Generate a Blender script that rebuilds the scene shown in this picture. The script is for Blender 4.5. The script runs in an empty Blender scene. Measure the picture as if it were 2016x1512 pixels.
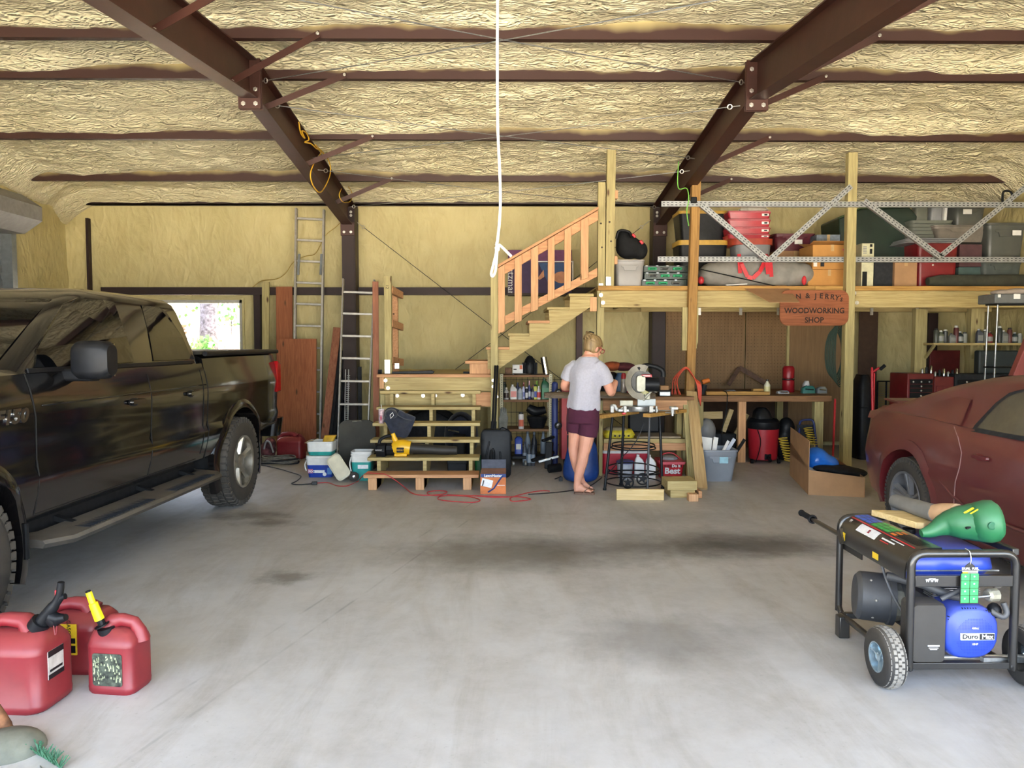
import bpy, bmesh, math, random
import numpy as np
from mathutils import Vector, Matrix, Euler
random.seed(7)
R = math.radians
SC = bpy.context.scene
COL = SC.collection

# ---------------------------------------------------------------- camera
FPX, CAMZ, PIT, YAW = 1515.0, 1.55, R(3.02), R(0.57)
cd = bpy.data.cameras.new('camera'); cam = bpy.data.objects.new('camera', cd); COL.objects.link(cam)
cd.sensor_width = 36; cd.lens = FPX / 2016 * 36; cd.clip_start = 0.05; cd.clip_end = 200
cam.location = (0, 0, CAMZ); cam.rotation_euler = (R(90) - PIT, 0, -YAW)
SC.camera = cam
FW = Vector((math.sin(YAW) * math.cos(PIT), math.cos(YAW) * math.cos(PIT), -math.sin(PIT)))
RT = Vector((math.cos(YAW), -math.sin(YAW), 0)); UP = RT.cross(FW)
def ray(px, py): return FW * FPX + RT * (px - 1008) + UP * (756 - py)
def at(px, py, Y):
    d = ray(px, py); t = Y / d.y; return Vector((d.x * t, Y, CAMZ + d.z * t))
def on(px, py, z=0.0):
    d = ray(px, py); t = (z - CAMZ) / d.z; return Vector((d.x * t, d.y * t, z))
def ax(px, py, X):
    d = ray(px, py); t = X / d.x; return Vector((X, d.y * t, CAMZ + d.z * t))

# ---------------------------------------------------------------- world, sun, exposure
W = bpy.data.worlds.new('world'); SC.world = W; W.use_nodes = True
wn = W.node_tree.nodes; wl = W.node_tree.links
sky = wn.new('ShaderNodeTexSky'); sky.sky_type = 'NISHITA'; sky.sun_disc = False
sky.sun_elevation = R(58); sky.sun_rotation = R(-20); sky.air_density = 1.0; sky.dust_density = 2.0
wn['Background'].inputs[1].default_value = 0.5
hz = wn.new('ShaderNodeMix'); hz.data_type = 'RGBA'; hz.inputs[0].default_value = .7; hz.inputs[7].default_value = (1.72, 1.85, 2.0, 1)   # high thin haze
wl.new(sky.outputs[0], hz.inputs[6]); wl.new(hz.outputs[2], wn['Background'].inputs[0])
sd = bpy.data.lights.new('sun', 'SUN'); sd.energy = 24.0; sd.angle = R(0.6); sd.color = (1, .97, .93)
so = bpy.data.objects.new('sun', sd); COL.objects.link(so); so.rotation_euler = (R(-30), R(10), 0)   # shines from beyond the far wall
pd = bpy.data.lights.new('door_daylight', 'AREA'); pd.shape = 'RECTANGLE'; pd.size = 11; pd.size_y = 3.0
pd.cycles.is_portal = True
po = bpy.data.objects.new('door_daylight', pd); COL.objects.link(po); po.location = (0.25, 0.12, 1.55); po.rotation_euler = (R(90), 0, 0)
SC.view_settings.view_transform = 'Standard'; SC.view_settings.look = 'None'
SC.view_settings.gamma = 1; SC.view_settings.use_curve_mapping = False
SC.view_settings.exposure = 3.0
SC.cycles.max_bounces = 10; SC.cycles.diffuse_bounces = 6; SC.cycles.glossy_bounces = 4
SC.cycles.transmission_bounces = 6; SC.cycles.transparent_max_bounces = 8
SC.cycles.sample_clamp_indirect = 6; SC.cycles.use_denoising = True
SC.cycles.caustics_reflective = False; SC.cycles.caustics_refractive = False

# ---------------------------------------------------------------- materials
def lin(c):
    c = c.lstrip('#'); o = []
    for i in (0, 2, 4):
        v = int(c[i:i + 2], 16) / 255
        o.append(v / 12.92 if v <= .04045 else ((v + .055) / 1.055) ** 2.4)
    return (*o, 1)
_M = {}
def nd(nt, t, **k):
    n = nt.nodes.new('ShaderNode' + t)
    for a, b in k.items(): setattr(n, a, b)
    return n
def mix(nt, f, a, b, mode='MIX'):
    m = nt.nodes.new('ShaderNodeMix'); m.data_type = 'RGBA'; m.blend_type = mode
    for s, v in ((0, f), (6, a), (7, b)):
        if isinstance(v, (int, float)): m.inputs[s].default_value = v
        elif isinstance(v, tuple): m.inputs[s].default_value = v
        else: nt.links.new(v, m.inputs[s])
    return m.outputs[2]
def ramp(nt, f, a, b, ca=(0, 0, 0, 1), cb=(1, 1, 1, 1)):
    r = nt.nodes.new('ShaderNodeValToRGB'); r.color_ramp.elements[0].position = a; r.color_ramp.elements[1].position = b
    r.color_ramp.elements[0].color = ca; r.color_ramp.elements[1].color = cb
    nt.links.new(f, r.inputs[0]); return r.outputs[0]
def noise(nt, vec, sc, det=4, rough=.55, dist=0):
    n = nt.nodes.new('ShaderNodeTexNoise'); n.inputs['Scale'].default_value = sc; n.inputs['Detail'].default_value = det
    n.inputs['Roughness'].default_value = rough; n.inputs['Distortion'].default_value = dist
    if vec is not None: nt.links.new(vec, n.inputs['Vector'])
    return n.outputs['Fac']
def mapping(nt, src, sc=(1, 1, 1), loc=(0, 0, 0)):
    m = nt.nodes.new('ShaderNodeMapping'); m.inputs['Scale'].default_value = sc; m.inputs['Location'].default_value = loc
    nt.links.new(src, m.inputs['Vector']); return m.outputs[0]
def base(name):
    m = bpy.data.materials.new(name); m.use_nodes = True; nt = m.node_tree
    return m, nt, nt.nodes['Principled BSDF'], nt.nodes.new('ShaderNodeTexCoord')
def bump(nt, bs, h, s, d=.01):
    b = nt.nodes.new('ShaderNodeBump'); b.inputs['Strength'].default_value = s; b.inputs['Distance'].default_value = d
    nt.links.new(h, b.inputs['Height']); nt.links.new(b.outputs[0], bs.inputs['Normal'])
def mat(name, col, rough=.5, metal=0, var=.12, sc=12, bmp=0, dust=0, coat=0, dustcol='#9a8f80', trans=0, emit=0, alpha=1, sheen=0):
    """general surface: colour with a little mottling, optional dust settling on faces that look up"""
    if name in _M: return _M[name]
    m, nt, bs, tc = base(name)
    c = lin(col); f = noise(nt, tc.outputs['Object'], sc, 4)
    d = tuple(x * (1 - var * 1.6) for x in c[:3]) + (1,); l = tuple(min(1, x * (1 + var)) for x in c[:3]) + (1,)
    o = mix(nt, ramp(nt, f, .3, .7), d, l)
    if dust:
        g = nd(nt, 'NewGeometry'); sp = nd(nt, 'SeparateXYZ'); nt.links.new(g.outputs['Normal'], sp.inputs[0])
        mr = nd(nt, 'MapRange'); mr.inputs[1].default_value = -.3; mr.inputs[2].default_value = 1; mr.inputs[3].default_value = dust * .25; mr.inputs[4].default_value = dust
        nt.links.new(sp.outputs[2], mr.inputs[0])
        mm = nd(nt, 'Math', operation='MULTIPLY'); nt.links.new(mr.outputs[0], mm.inputs[0]); nt.links.new(ramp(nt, noise(nt, tc.outputs['Object'], 3, 6, .7), .25, .7, (.45, .45, .45, 1)), mm.inputs[1])
        o = mix(nt, mm.outputs[0], o, lin(dustcol))
    nt.links.new(o, bs.inputs['Base Color'])
    bs.inputs['Roughness'].default_value = rough; bs.inputs['Metallic'].default_value = metal
    bs.inputs['Coat Weight'].default_value = coat; bs.inputs['Coat Roughness'].default_value = .06
    bs.inputs['Sheen Weight'].default_value = sheen
    if trans: bs.inputs['Transmission Weight'].default_value = trans
    if alpha < 1: bs.inputs['Alpha'].default_value = alpha
    if bmp: bump(nt, bs, noise(nt, tc.outputs['Object'], sc * 5, 4), bmp, .004)
    _M[name] = m; return m
def wood(name, col, dark, axis='x', rough=.7, knots=True):
    if name in _M: return _M[name]
    m, nt, bs, tc = base(name)
    oi = nd(nt, 'ObjectInfo')
    ad = nd(nt, 'VectorMath', operation='ADD'); nt.links.new(tc.outputs['Object'], ad.inputs[0])
    ml = nd(nt, 'VectorMath', operation='SCALE'); ml.inputs[0].default_value = (7, 5, 9); nt.links.new(oi.outputs['Random'], ml.inputs['Scale'])
    nt.links.new(ml.outputs[0], ad.inputs[1])
    s = {'x': (1.2, 22, 22), 'y': (22, 1.2, 22), 'z': (22, 22, 1.2)}[axis]
    g = noise(nt, mapping(nt, ad.outputs[0], s), 2.2, 5, .6, .6)
    o = mix(nt, ramp(nt, g, .35, .68), lin(dark), lin(col))
    lo = noise(nt, ad.outputs[0], 1.7, 2)
    hs = nd(nt, 'HueSaturation'); nt.links.new(o, hs.inputs['Color'])
    mr = nd(nt, 'MapRange'); mr.inputs[3].default_value = .8; mr.inputs[4].default_value = 1.12; nt.links.new(lo, mr.inputs[0]); nt.links.new(mr.outputs[0], hs.inputs['Value'])
    o = hs.outputs[0]
    if knots:
        v = nd(nt, 'TexVoronoi'); v.inputs['Scale'].default_value = 1.0
        sk = {'x': (2.2, 7, 7), 'y': (7, 2.2, 7), 'z': (7, 7, 2.2)}[axis]
        nt.links.new(mapping(nt, ad.outputs[0], sk), v.inputs['Vector'])
        o = mix(nt, ramp(nt, v.outputs['Distance'], .05, .13, (1, 1, 1, 1), (0, 0, 0, 1)), o, lin('#4d3015'))
    nt.links.new(o, bs.inputs['Base Color']); bs.inputs['Roughness'].default_value = rough
    bump(nt, bs, g, .25, .003)
    _M[name] = m; return m
def foam_mat(name, a, b, sx=(1, 1, 1), strength=.9, sc=9):
    if name in _M: return _M[name]
    m, nt, bs, tc = base(name)
    v = mapping(nt, tc.outputs['Object'], sx)
    n1 = noise(nt, v, sc, 6, .62, .9); n2 = noise(nt, tc.outputs['Object'], 1.1, 3)
    vo = nd(nt, 'TexVoronoi', feature='SMOOTH_F1'); vo.inputs['Scale'].default_value = sc * 1.6
    wv = nd(nt, 'VectorMath', operation='ADD'); nt.links.new(v, wv.inputs[0])
    nn = nd(nt, 'TexNoise'); nn.inputs['Scale'].default_value = sc * .6; nt.links.new(v, nn.inputs['Vector']); nt.links.new(nn.outputs['Color'], wv.inputs[1])
    nt.links.new(wv.outputs[0], vo.inputs['Vector'])
    ma = nd(nt, 'Math', operation='MULTIPLY_ADD'); nt.links.new(vo.outputs['Distance'], ma.inputs[0]); ma.inputs[1].default_value = -.9; nt.links.new(n1, ma.inputs[2])
    o = mix(nt, ramp(nt, n2, .3, .7), lin(a), lin(b)); o = mix(nt, ramp(nt, n1, .3, .6), mix(nt, .25, o, lin('#9c8350')), o)  # hollows of the bump noise mixed browner: crevice shade painted into the colour
    nt.links.new(o, bs.inputs['Base Color']); bs.inputs['Roughness'].default_value = .62
    bump(nt, bs, ma.outputs[0], strength, .06)
    _M[name] = m; return m

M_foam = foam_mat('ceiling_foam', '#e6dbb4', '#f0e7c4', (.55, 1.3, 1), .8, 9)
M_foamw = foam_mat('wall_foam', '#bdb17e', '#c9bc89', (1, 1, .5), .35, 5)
M_iron = mat('red_oxide_steel', '#3f221a', .5, .15, .15, 5, .1)
M_irond = mat('dark_oxide_steel', '#2a1714', .55, .15, .15, 5)
M_galv = mat('galvanised_steel', '#a9abab', .38, .85, .15, 40)
M_zinc = mat('zinc_bolt', '#c9c6be', .35, .8, .1, 40)
M_alu = mat('aluminium', '#a5a19a', .4, .6, .12, 20, dust=.3)
M_blk = mat('black_plastic', '#16171a', .45, 0, .2, 20)
M_blkm = mat('matt_black', '#1b1c1e', .8, 0, .2, 20)
M_dark = mat('charcoal', '#2a2c30', .6, 0, .2, 20)
M_white = mat('white_plastic', '#dcdcda', .45, 0, .05, 20)
M_grey = mat('grey_plastic', '#868a90', .45, 0, .08, 10, dust=.25)
M_gred = mat('red_plastic', '#7e1220', .42, 0, .1, 6, dust=.25, dustcol='#a8756e')
M_red = mat('red_paint', '#a01f27', .4, .0, .1, 8)
M_redd = mat('dull_red', '#6d1c22', .45, .0, .15, 8)
M_blue = mat('blue_paint', '#183fae', .35, 0, .12, 8, dust=.22)
M_card = mat('cardboard', '#a5805c', .85, 0, .08, 6)
M_cardo = mat('orange_cardboard', '#b98546', .8, 0, .08, 6)
M_chrome = mat('chrome', '#d8d8d8', .15, 1, .05, 10)
PT = dict(col='#b7a878', dark='#97855a')      # treated lumber, greenish yellow
W_x = wood('treated_lumber_x', '#c3b17c', '#a48f5b', 'x'); W_y = wood('treated_lumber_y', '#c3b17c', '#a48f5b', 'y'); W_z = wood('treated_lumber_z', '#bcae7a', '#9c8f60', 'z')
P_x = wood('pine_x', '#d3a275', '#b5825a', 'x'); P_y = wood('pine_y', '#d3a275', '#b5825a', 'y'); P_z = wood('pine_z', '#d6a87c', '#b98a60', 'z')
O_x = wood('amber_pine_x', '#c0964f', '#9c7237', 'x'); O_z = wood('amber_pine_z', '#ad8446', '#8a642f', 'z')
B_x = wood('brown_board_x', '#96704a', '#744f31', 'x'); B_z = wood('pegboard_brown', '#8a6c48', '#7c5f3e', 'z', knots=False)
G_x = wood('grey_slab_x', '#8d7f6e', '#675b4d', 'x')
for _m in ('black_plastic', 'matt_black', 'charcoal'): _M[_m].node_tree.nodes['Principled BSDF'].inputs['Specular IOR Level'].default_value = .22
PLY = wood('orange_plywood', '#a3623c', '#874b2a', 'z')

# ---------------------------------------------------------------- mesh builder
def vec(*a): return Vector(a)
class MB:
    def __init__(s): s.v = []; s.f = []
    def add(s, vs, fs):
        o = len(s.v); s.v += [tuple(p) for p in vs]; s.f += [tuple(i + o for i in f) for f in fs]; return s
    def box(s, x0, x1, y0, y1, z0, z1):
        return s.add([(x0, y0, z0), (x1, y0, z0), (x1, y1, z0), (x0, y1, z0), (x0, y0, z1), (x1, y0, z1), (x1, y1, z1), (x0, y1, z1)],
                     [(0, 3, 2, 1), (4, 5, 6, 7), (0, 1, 5, 4), (1, 2, 6, 5), (2, 3, 7, 6), (3, 0, 4, 7)])
    def obox(s, c, sz, rot=(0, 0, 0)):
        m = Euler(rot).to_matrix(); c = Vector(c); h = [x / 2 for x in sz]
        vs = [c + m @ Vector((a * h[0], b * h[1], d * h[2])) for d in (-1, 1) for a, b in ((-1, -1), (1, -1), (1, 1), (-1, 1))]
        return s.add(vs, [(0, 3, 2, 1), (4, 5, 6, 7), (0, 1, 5, 4), (1, 2, 6, 5), (2, 3, 7, 6), (3, 0, 4, 7)])
    def beam(s, p, q, w, h, up=(0, 0, 1)):
        p, q, up = Vector(p), Vector(q), Vector(up); d = (q - p).normalized()
        sd_ = d.cross(up)
        if sd_.length < 1e-4: sd_ = d.cross(Vector((0, 1, 0)))
        sd_.normalize(); u = sd_.cross(d)
        a, b = sd_ * w / 2, u * h / 2
        return s.add([p - a - b, p + a - b, p + a + b, p - a + b, q - a - b, q + a - b, q + a + b, q - a + b],
                     [(0, 3, 2, 1), (4, 5, 6, 7), (0, 1, 5, 4), (1, 2, 6, 5), (2, 3, 7, 6), (3, 0, 4, 7)])
    def loft(s, rings, cap=True, closed=True, loop=False):
        n = len(rings[0]); vs = [p for r in rings for p in r]; fs = []
        m = n if closed else n - 1; L = len(rings)
        for k in range(L if loop else L - 1):
            a, b = k * n, ((k + 1) % L) * n
            for i in range(m): j = (i + 1) % n; fs.append((a + i, a + j, b + j, b + i))
        if cap and not loop and closed: fs.append(tuple(range(n))[::-1]); fs.append(tuple((L - 1) * n + i for i in range(n)))
        return s.add(vs, fs)
    def tube(s, pts, r, n=6, loop=False):
        pts = [Vector(p) for p in pts]; rings = []; N = len(pts); prev = None
        for i, p in enumerate(pts):
            if loop: t = pts[(i + 1) % N] - pts[i - 1]
            else: t = pts[min(i + 1, N - 1)] - pts[max(i - 1, 0)]
            t.normalize()
            if prev is None:
                u = t.cross(Vector((0, 0, 1)))
                if u.length < .05: u = t.cross(Vector((0, 1, 0)))
            else: u = prev - t * prev.dot(t)
            u.normalize(); prev = u; w = t.cross(u); rr_ = r[i] if isinstance(r, (list, tuple)) else r
            rings.append([p + (u * math.cos(2 * math.pi * k / n) + w * math.sin(2 * math.pi * k / n)) * rr_ for k in range(n)])
        return s.loft(rings, loop=loop)
    def cyl(s, p, q, r, r2=None, n=14): return s.tube([p, q], [r, r if r2 is None else r2], n)
    def lathe(s, prof, c=(0, 0, 0), n=20, axis=(0, 0, 1), cap=True):
        c = Vector(c); a = Vector(axis).normalized(); u = a.cross(Vector((1, 0, 0)))
        if u.length < .1: u = a.cross(Vector((0, 1, 0)))
        u.normalize(); w = a.cross(u)
        return s.loft([[c + a * z + (u * math.cos(2 * math.pi * k / n) + w * math.sin(2 * math.pi * k / n)) * max(r, 1e-4) for k in range(n)] for r, z in prof], cap)
    def prism(s, poly, axis, a0, a1):
        def P(u, v, a): return {'x': (a, u, v), 'y': (u, a, v), 'z': (u, v, a)}[axis]
        return s.loft([[P(u, v, a0) for u, v in poly], [P(u, v, a1) for u, v in poly]])
    def sph(s, c, r, n=12, m=8):
        c = Vector(c); r = r if isinstance(r, (tuple, list)) else (r, r, r)
        return s.loft([[c + Vector((r[0] * math.sin(math.pi * j / m) * math.cos(2 * math.pi * i / n), r[1] * math.sin(math.pi * j / m) * math.sin(2 * math.pi * i / n), -r[2] * math.cos(math.pi * j / m))) for i in range(n)]
                       for j in [.02] + list(range(1, m)) + [m - .02]])
    def quad(s, a, b, c, d): return s.add([a, b, c, d], [(0, 1, 2, 3)])
    def xf(s, m): s.v = [tuple(m @ Vector(p)) for p in s.v]; return s
    def build(s, name, m, parent=None, sm=0, bev=0, kind=None, label=None, sub=0, seg=2):
        if parent is not None:
            inv = wm(parent).inverted(); vs = [tuple(inv @ Vector(p)) for p in s.v]
        else: vs = s.v
        me = bpy.data.meshes.new(name); me.from_pydata(vs, [], s.f)
        b = bmesh.new(); b.from_mesh(me); bmesh.ops.recalc_face_normals(b, faces=b.faces); b.to_mesh(me); b.free()
        if sm:
            me.shade_smooth()
            if sm < 180: me.set_sharp_from_angle(angle=R(sm))
        me.materials.append(m)
        o = bpy.data.objects.new(name, me); COL.objects.link(o)
        if parent is not None: o.parent = parent
        if bev:
            b = o.modifiers.new('bevel', 'BEVEL'); b.width = bev; b.segments = seg; b.limit_method = 'ANGLE'; b.angle_limit = R(40)
            if not sm: me.shade_smooth(); me.set_sharp_from_angle(angle=R(50))
        if sub: q = o.modifiers.new('subdivision', 'SUBSURF'); q.levels = sub; q.render_levels = sub
        if kind: o['kind'] = kind
        if label: o['label'] = label
        return o
def wm(o):
    m = Matrix.LocRotScale(o.location, o.rotation_euler, o.scale)
    return wm(o.parent) @ m if o.parent else m
def thing(name, label, cat, loc=(0, 0, 0), rz=0, group=None):
    o = bpy.data.objects.new(name, None); COL.objects.link(o); o.location = loc; o.rotation_euler = (0, 0, rz); o.empty_display_size = .05
    return tag(o, label, cat, group)
def tag(o, label, cat, group=None):
    o['label'] = label; o['category'] = cat
    if group: o['group'] = group
    return o
def struct(o): o['kind'] = 'structure'; return o
_kids = {}
def kids(o): return [c for c in COL.objects if c.parent == o]
def dup(root, loc=None, rz=None, label=None, group=None, scale=None, children=None):
    r = root.copy(); COL.objects.link(r)
    if loc is not None: r.location = loc
    if rz is not None: r.rotation_euler = (0, 0, rz)
    if scale is not None: r.scale = scale
    if label: r['label'] = label
    if group: r['group'] = group
    for ch in (children if children is not None else kids(root)):
        c = ch.copy(); COL.objects.link(c); c.parent = r
        for g in kids(ch):
            d = g.copy(); COL.objects.link(d); d.parent = c
    return r
def rr(cx, cy, z, w, d, r, n=4):
    out = []; r = min(r, w / 2 - 1e-4, d / 2 - 1e-4)
    for k, (sx, sy) in enumerate(((1, 1), (-1, 1), (-1, -1), (1, -1))):
        for i in range(n + 1):
            a = math.pi / 2 * (k + i / n); out.append(Vector((cx + sx * (w / 2 - r) + r * math.cos(a), cy + sy * (d / 2 - r) + r * math.sin(a), z)))
    return out
def text(name, s, size, m, parent, loc, rot=(R(90), 0, 0), ext=.001, bold=0, wide=1, align='CENTER', shear=0):
    cu = bpy.data.curves.new(name, 'FONT'); cu.body = s; cu.size = size; cu.extrude = ext; cu.align_x = align; cu.align_y = 'CENTER'; cu.offset = bold; cu.shear = shear; cu.resolution_u = 3
    t = bpy.data.objects.new('tmp', cu); me = bpy.data.meshes.new_from_object(t); bpy.data.objects.remove(t)
    mm = Matrix.LocRotScale(Vector(loc), Euler(rot), Vector((wide, 1, 1)))
    if parent is not None: mm = wm(parent).inverted() @ mm
    me.transform(mm); me.materials.clear(); me.materials.append(m); me.name = name
    o = bpy.data.objects.new(name, me); COL.objects.link(o)
    if parent is not None: o.parent = parent
    return o
def bez(pts, n=6, loop=False):
    """catmull-rom through the points"""
    P = [Vector(p) for p in pts]; out = []; N = len(P)
    for i in range(N if loop else N - 1):
        a, b, c, d = (P[(i - 1) % N], P[i], P[(i + 1) % N], P[(i + 2) % N]) if loop else (P[max(i - 1, 0)], P[i], P[i + 1], P[min(i + 2, N - 1)])
        for k in range(n):
            t = k / n; out.append(.5 * ((2 * b) + (c - a) * t + (2 * a - 5 * b + 4 * c - d) * t * t + (3 * b - a - 3 * c + d) * t ** 3))
    if not loop: out.append(P[-1])
    return out
def vnoise(u, v, seed):
    """smooth value noise on numpy arrays"""
    rs = np.random.RandomState(seed); T = rs.rand(256, 256)
    iu, iv = np.floor(u).astype(int), np.floor(v).astype(int); fu, fv = u - iu, v - iv
    fu = fu * fu * (3 - 2 * fu); fv = fv * fv * (3 - 2 * fv)
    g = lambda a, b: T[a % 256, b % 256]
    return (g(iu, iv) * (1 - fu) + g(iu + 1, iv) * fu) * (1 - fv) + (g(iu, iv + 1) * (1 - fu) + g(iu + 1, iv + 1) * fu) * fv
def npgrid(name, X, Y, Z, m, parent=None, sm=180):
    nu, nv = X.shape; vs = np.stack([X, Y, Z], -1).reshape(-1, 3)
    idx = np.arange(nu * nv).reshape(nu, nv)
    f = np.stack([idx[:-1, :-1], idx[1:, :-1], idx[1:, 1:], idx[:-1, 1:]], -1).reshape(-1, 4)
    me = bpy.data.meshes.new(name); me.vertices.add(len(vs)); me.vertices.foreach_set('co', vs.ravel())
    me.loops.add(f.size); me.loops.foreach_set('vertex_index', f.ravel().astype(np.int32))
    me.polygons.add(len(f)); me.polygons.foreach_set('loop_start', np.arange(0, f.size, 4, dtype=np.int32))
    me.update(calc_edges=True); me.validate(); me.shade_smooth(); me.materials.append(m)
    o = bpy.data.objects.new(name, me); COL.objects.link(o)
    if parent is not None: o.parent = parent
    return o
# ================================================================ building shell
XL, XR, YB, YF, YR = -6.5, 6.95, 11.6, 0.2, 7.03
def ptop(Y): return 4.08 - .107 * abs(Y - YR)          # underside of the purlins
PUR = [10.43, 8.94, 7.41, 6.37, 4.95, 3.5, 2.0]
# floor with stains
def floor_mat():
    m, nt, bs, tc = base('concrete'); ob = tc.outputs['Object']
    n1 = noise(nt, ob, .8, 6, .65); n2 = noise(nt, ob, 9, 8, .7); n3 = noise(nt, mapping(nt, ob, (1.2, .25, 1)), 2.5, 6, .7, .8)
    o = mix(nt, ramp(nt, n1, .32, .68), lin('#a3a09d'), lin('#bebdbd'))
    o = mix(nt, ramp(nt, n3, .45, .75), o, lin('#9a958e')); 
    mm = nd(nt, 'Math', operation='MULTIPLY'); nt.links.new(ramp(nt, n2, .35, .75), mm.inputs[0]); mm.inputs[1].default_value = .3
    o = mix(nt, mm.outputs[0], o, lin('#d0d0d0'))
    n4 = noise(nt, ob, 38, 4, .7); sp4 = nd(nt, 'Math', operation='MULTIPLY'); nt.links.new(ramp(nt, n4, .60, .72), sp4.inputs[0]); nt.links.new(ramp(nt, noise(nt, ob, 1.3, 4), .45, .7, (.05, .05, .05, 1), (.5, .5, .5, 1)), sp4.inputs[1]); o = mix(nt, sp4.outputs[0], o, lin('#6a655e'))
    # worn spill marks at their own places on the slab
    for cx, cy, rx, ry, f, c in ((1.15, 5.85, 1.7, .6, .6, '#3a3732'), (1.95, 5.8, .8, .5, .65, '#2f2c28'), (.25, 5.6, 1.6, .6, .6, '#4d483f'), (-1.45, 5.05, .26, .2, .6, '#4b463e'), (-2.3, 6.9, .5, .26, .6, '#504a41'), (-2.0, 6.6, .4, .18, .6, '#504a41'), (.85, 4.0, .8, .5, .45, '#6a6764'), (-.15, 6.9, .8, .5, .35, '#6a655c'), (1.4, 6.8, .9, .5, .25, '#5d584f')):
        sb = nd(nt, 'VectorMath', operation='SUBTRACT'); nt.links.new(ob, sb.inputs[0]); sb.inputs[1].default_value = (cx, cy, 0)
        mu = nd(nt, 'VectorMath', operation='MULTIPLY'); nt.links.new(sb.outputs[0], mu.inputs[0]); mu.inputs[1].default_value = (1 / rx, 1 / ry, 0)
        le = nd(nt, 'VectorMath', operation='LENGTH'); nt.links.new(mu.outputs[0], le.inputs[0])
        ad = nd(nt, 'Math', operation='MULTIPLY_ADD'); nt.links.new(noise(nt, ob, 1.6 / rx, 6, .7), ad.inputs[0]); ad.inputs[1].default_value = 2.1; nt.links.new(le.outputs['Value'], ad.inputs[2])
        hf = nd(nt, 'Math', operation='MULTIPLY'); nt.links.new(ad.outputs[0], hf.inputs[0]); hf.inputs[1].default_value = .5; rm = ramp(nt, hf.outputs[0], .62, .98, (f, f, f, 1), (0, 0, 0, 1)); o = mix(nt, rm, o, lin(c))
    # faint tyre scuffs
    for x0, sl in ((-1.55, .28), (-1.35, .28)):
        wv = nd(nt, 'SeparateXYZ'); nt.links.new(ob, wv.inputs[0])
        a = nd(nt, 'Math', operation='MULTIPLY_ADD'); nt.links.new(wv.outputs[1], a.inputs[0]); a.inputs[1].default_value = -sl; nt.links.new(wv.outputs[0], a.inputs[2])
        b = nd(nt, 'Math', operation='ADD'); nt.links.new(a.outputs[0], b.inputs[0]); b.inputs[1].default_value = -x0 + sl * 3
        c = nd(nt, 'Math', operation='ABSOLUTE'); nt.links.new(b.outputs[0], c.inputs[0])
        rm = ramp(nt, c.outputs[0], .004, .012, (.3, .3, .3, 1), (0, 0, 0, 1))
        m2 = nd(nt, 'Math', operation='MULTIPLY'); nt.links.new(rm, m2.inputs[0]); nt.links.new(ramp(nt, noise(nt, ob, 2.5, 3), .45, .6), m2.inputs[1])
        o = mix(nt, m2.outputs[0], o, lin('#55524d'))
    nt.links.new(o, bs.inputs['Base Color']); bs.inputs['Roughness'].default_value = .5; bs.inputs['Specular IOR Level'].default_value = .4
    bump(nt, bs, n2, .12, .004); return m
fl = struct(MB().box(XL - .3, XR + .3, YF - .1, YB + .3, -.15, 0).build('floor', floor_mat()))
# sprayed-foam ceiling: a lumpy sheet between the purlins, thick and thin along each of them
nx, ny = 560, 370
xs = np.linspace(XL - .05, XR + .05, nx)[:, None] * np.ones((1, ny)); ys = np.linspace(YF, YB + .02, ny)[None, :] * np.ones((nx, 1))
base_z = 4.08 - .107 * np.abs(ys - YR) + .15
lump = (vnoise(xs * 3.3, ys * 7, 1) - .5) * .05 + (vnoise(xs * 8 + vnoise(xs * 3, ys * 3, 9) * 3, ys * 17, 2) - .5) * .034 + (vnoise(xs * 1.1, ys * 2.2, 3) - .5) * .05 + (vnoise(xs * 17 + 5, ys * 33, 4) - .5) * .014
z = base_z + lump
for k, py in enumerate(PUR):
    d = ys - py                                            # near face of each purlin: the foam edge wanders up and down it
    edge = .035 + .1 * vnoise(xs * .9 + k * 7, ys * 0 + k, 5) + .03 * vnoise(xs * 5, ys * 0 + k + .5, 6)
    if py < YR: wgt = np.exp(-(np.clip(np.abs(d + .02) - .02, 0, None) / .14) ** 2)
    else: wgt = np.exp(-(np.clip(-d - .02, 0, None) / .16) ** 2) * (d < .06)
    fy = 4.08 - .107 * np.abs(ys - YR) + np.clip(edge, .02, .16) + lump * .3
    z = z * (1 - wgt) + fy * wgt
ev = np.clip((ys - (YB - .35)) / .3, 0, 1); z = z * (1 - ev) + (3.60 + lump * .3) * ev
sl = np.clip((XL + .45 - xs) / .45, 0, 1) ** 1.5; sr = np.clip((xs - XR + .45) / .45, 0, 1) ** 1.5
z = z - .28 * sl - .28 * sr
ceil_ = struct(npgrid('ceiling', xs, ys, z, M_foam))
# purlins with overspray
def purl_mat():
    m, nt, bs, tc = base('oversprayed_steel'); ob = tc.outputs['Object']
    g = nd(nt, 'SeparateXYZ'); nt.links.new(ob, g.inputs[0])
    n = noise(nt, mapping(nt, ob, (1.3, 0, 0)), 1.2, 3)
    ad = nd(nt, 'Math', operation='MULTIPLY_ADD'); nt.links.new(n, ad.inputs[0]); ad.inputs[1].default_value = .2; nt.links.new(g.outputs[2], ad.inputs[2])
    f = ramp(nt, ad.outputs[0], .17, .27)
    o = mix(nt, f, lin('#361c16'), lin('#b3a473')); nt.links.new(o, bs.inputs['Base Color']); bs.inputs['Roughness'].default_value = .55; return m
M_purl = purl_mat()
for py in PUR:
    z0 = ptop(py); o = bpy.data.objects.new('purlin', bpy.data.meshes.new('purlin')); 
    b = MB().box(XL - .02, XR + .02, -.004, .004, 0, .24)  .box(XL - .02, XR + .02, -.0, .06, 0, .006).box(XL - .02, XR + .02, .054, .06, 0, .022)
    p = b.build('purlin', M_purl); p.location = (0, py, z0); p.parent = ceil_
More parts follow.
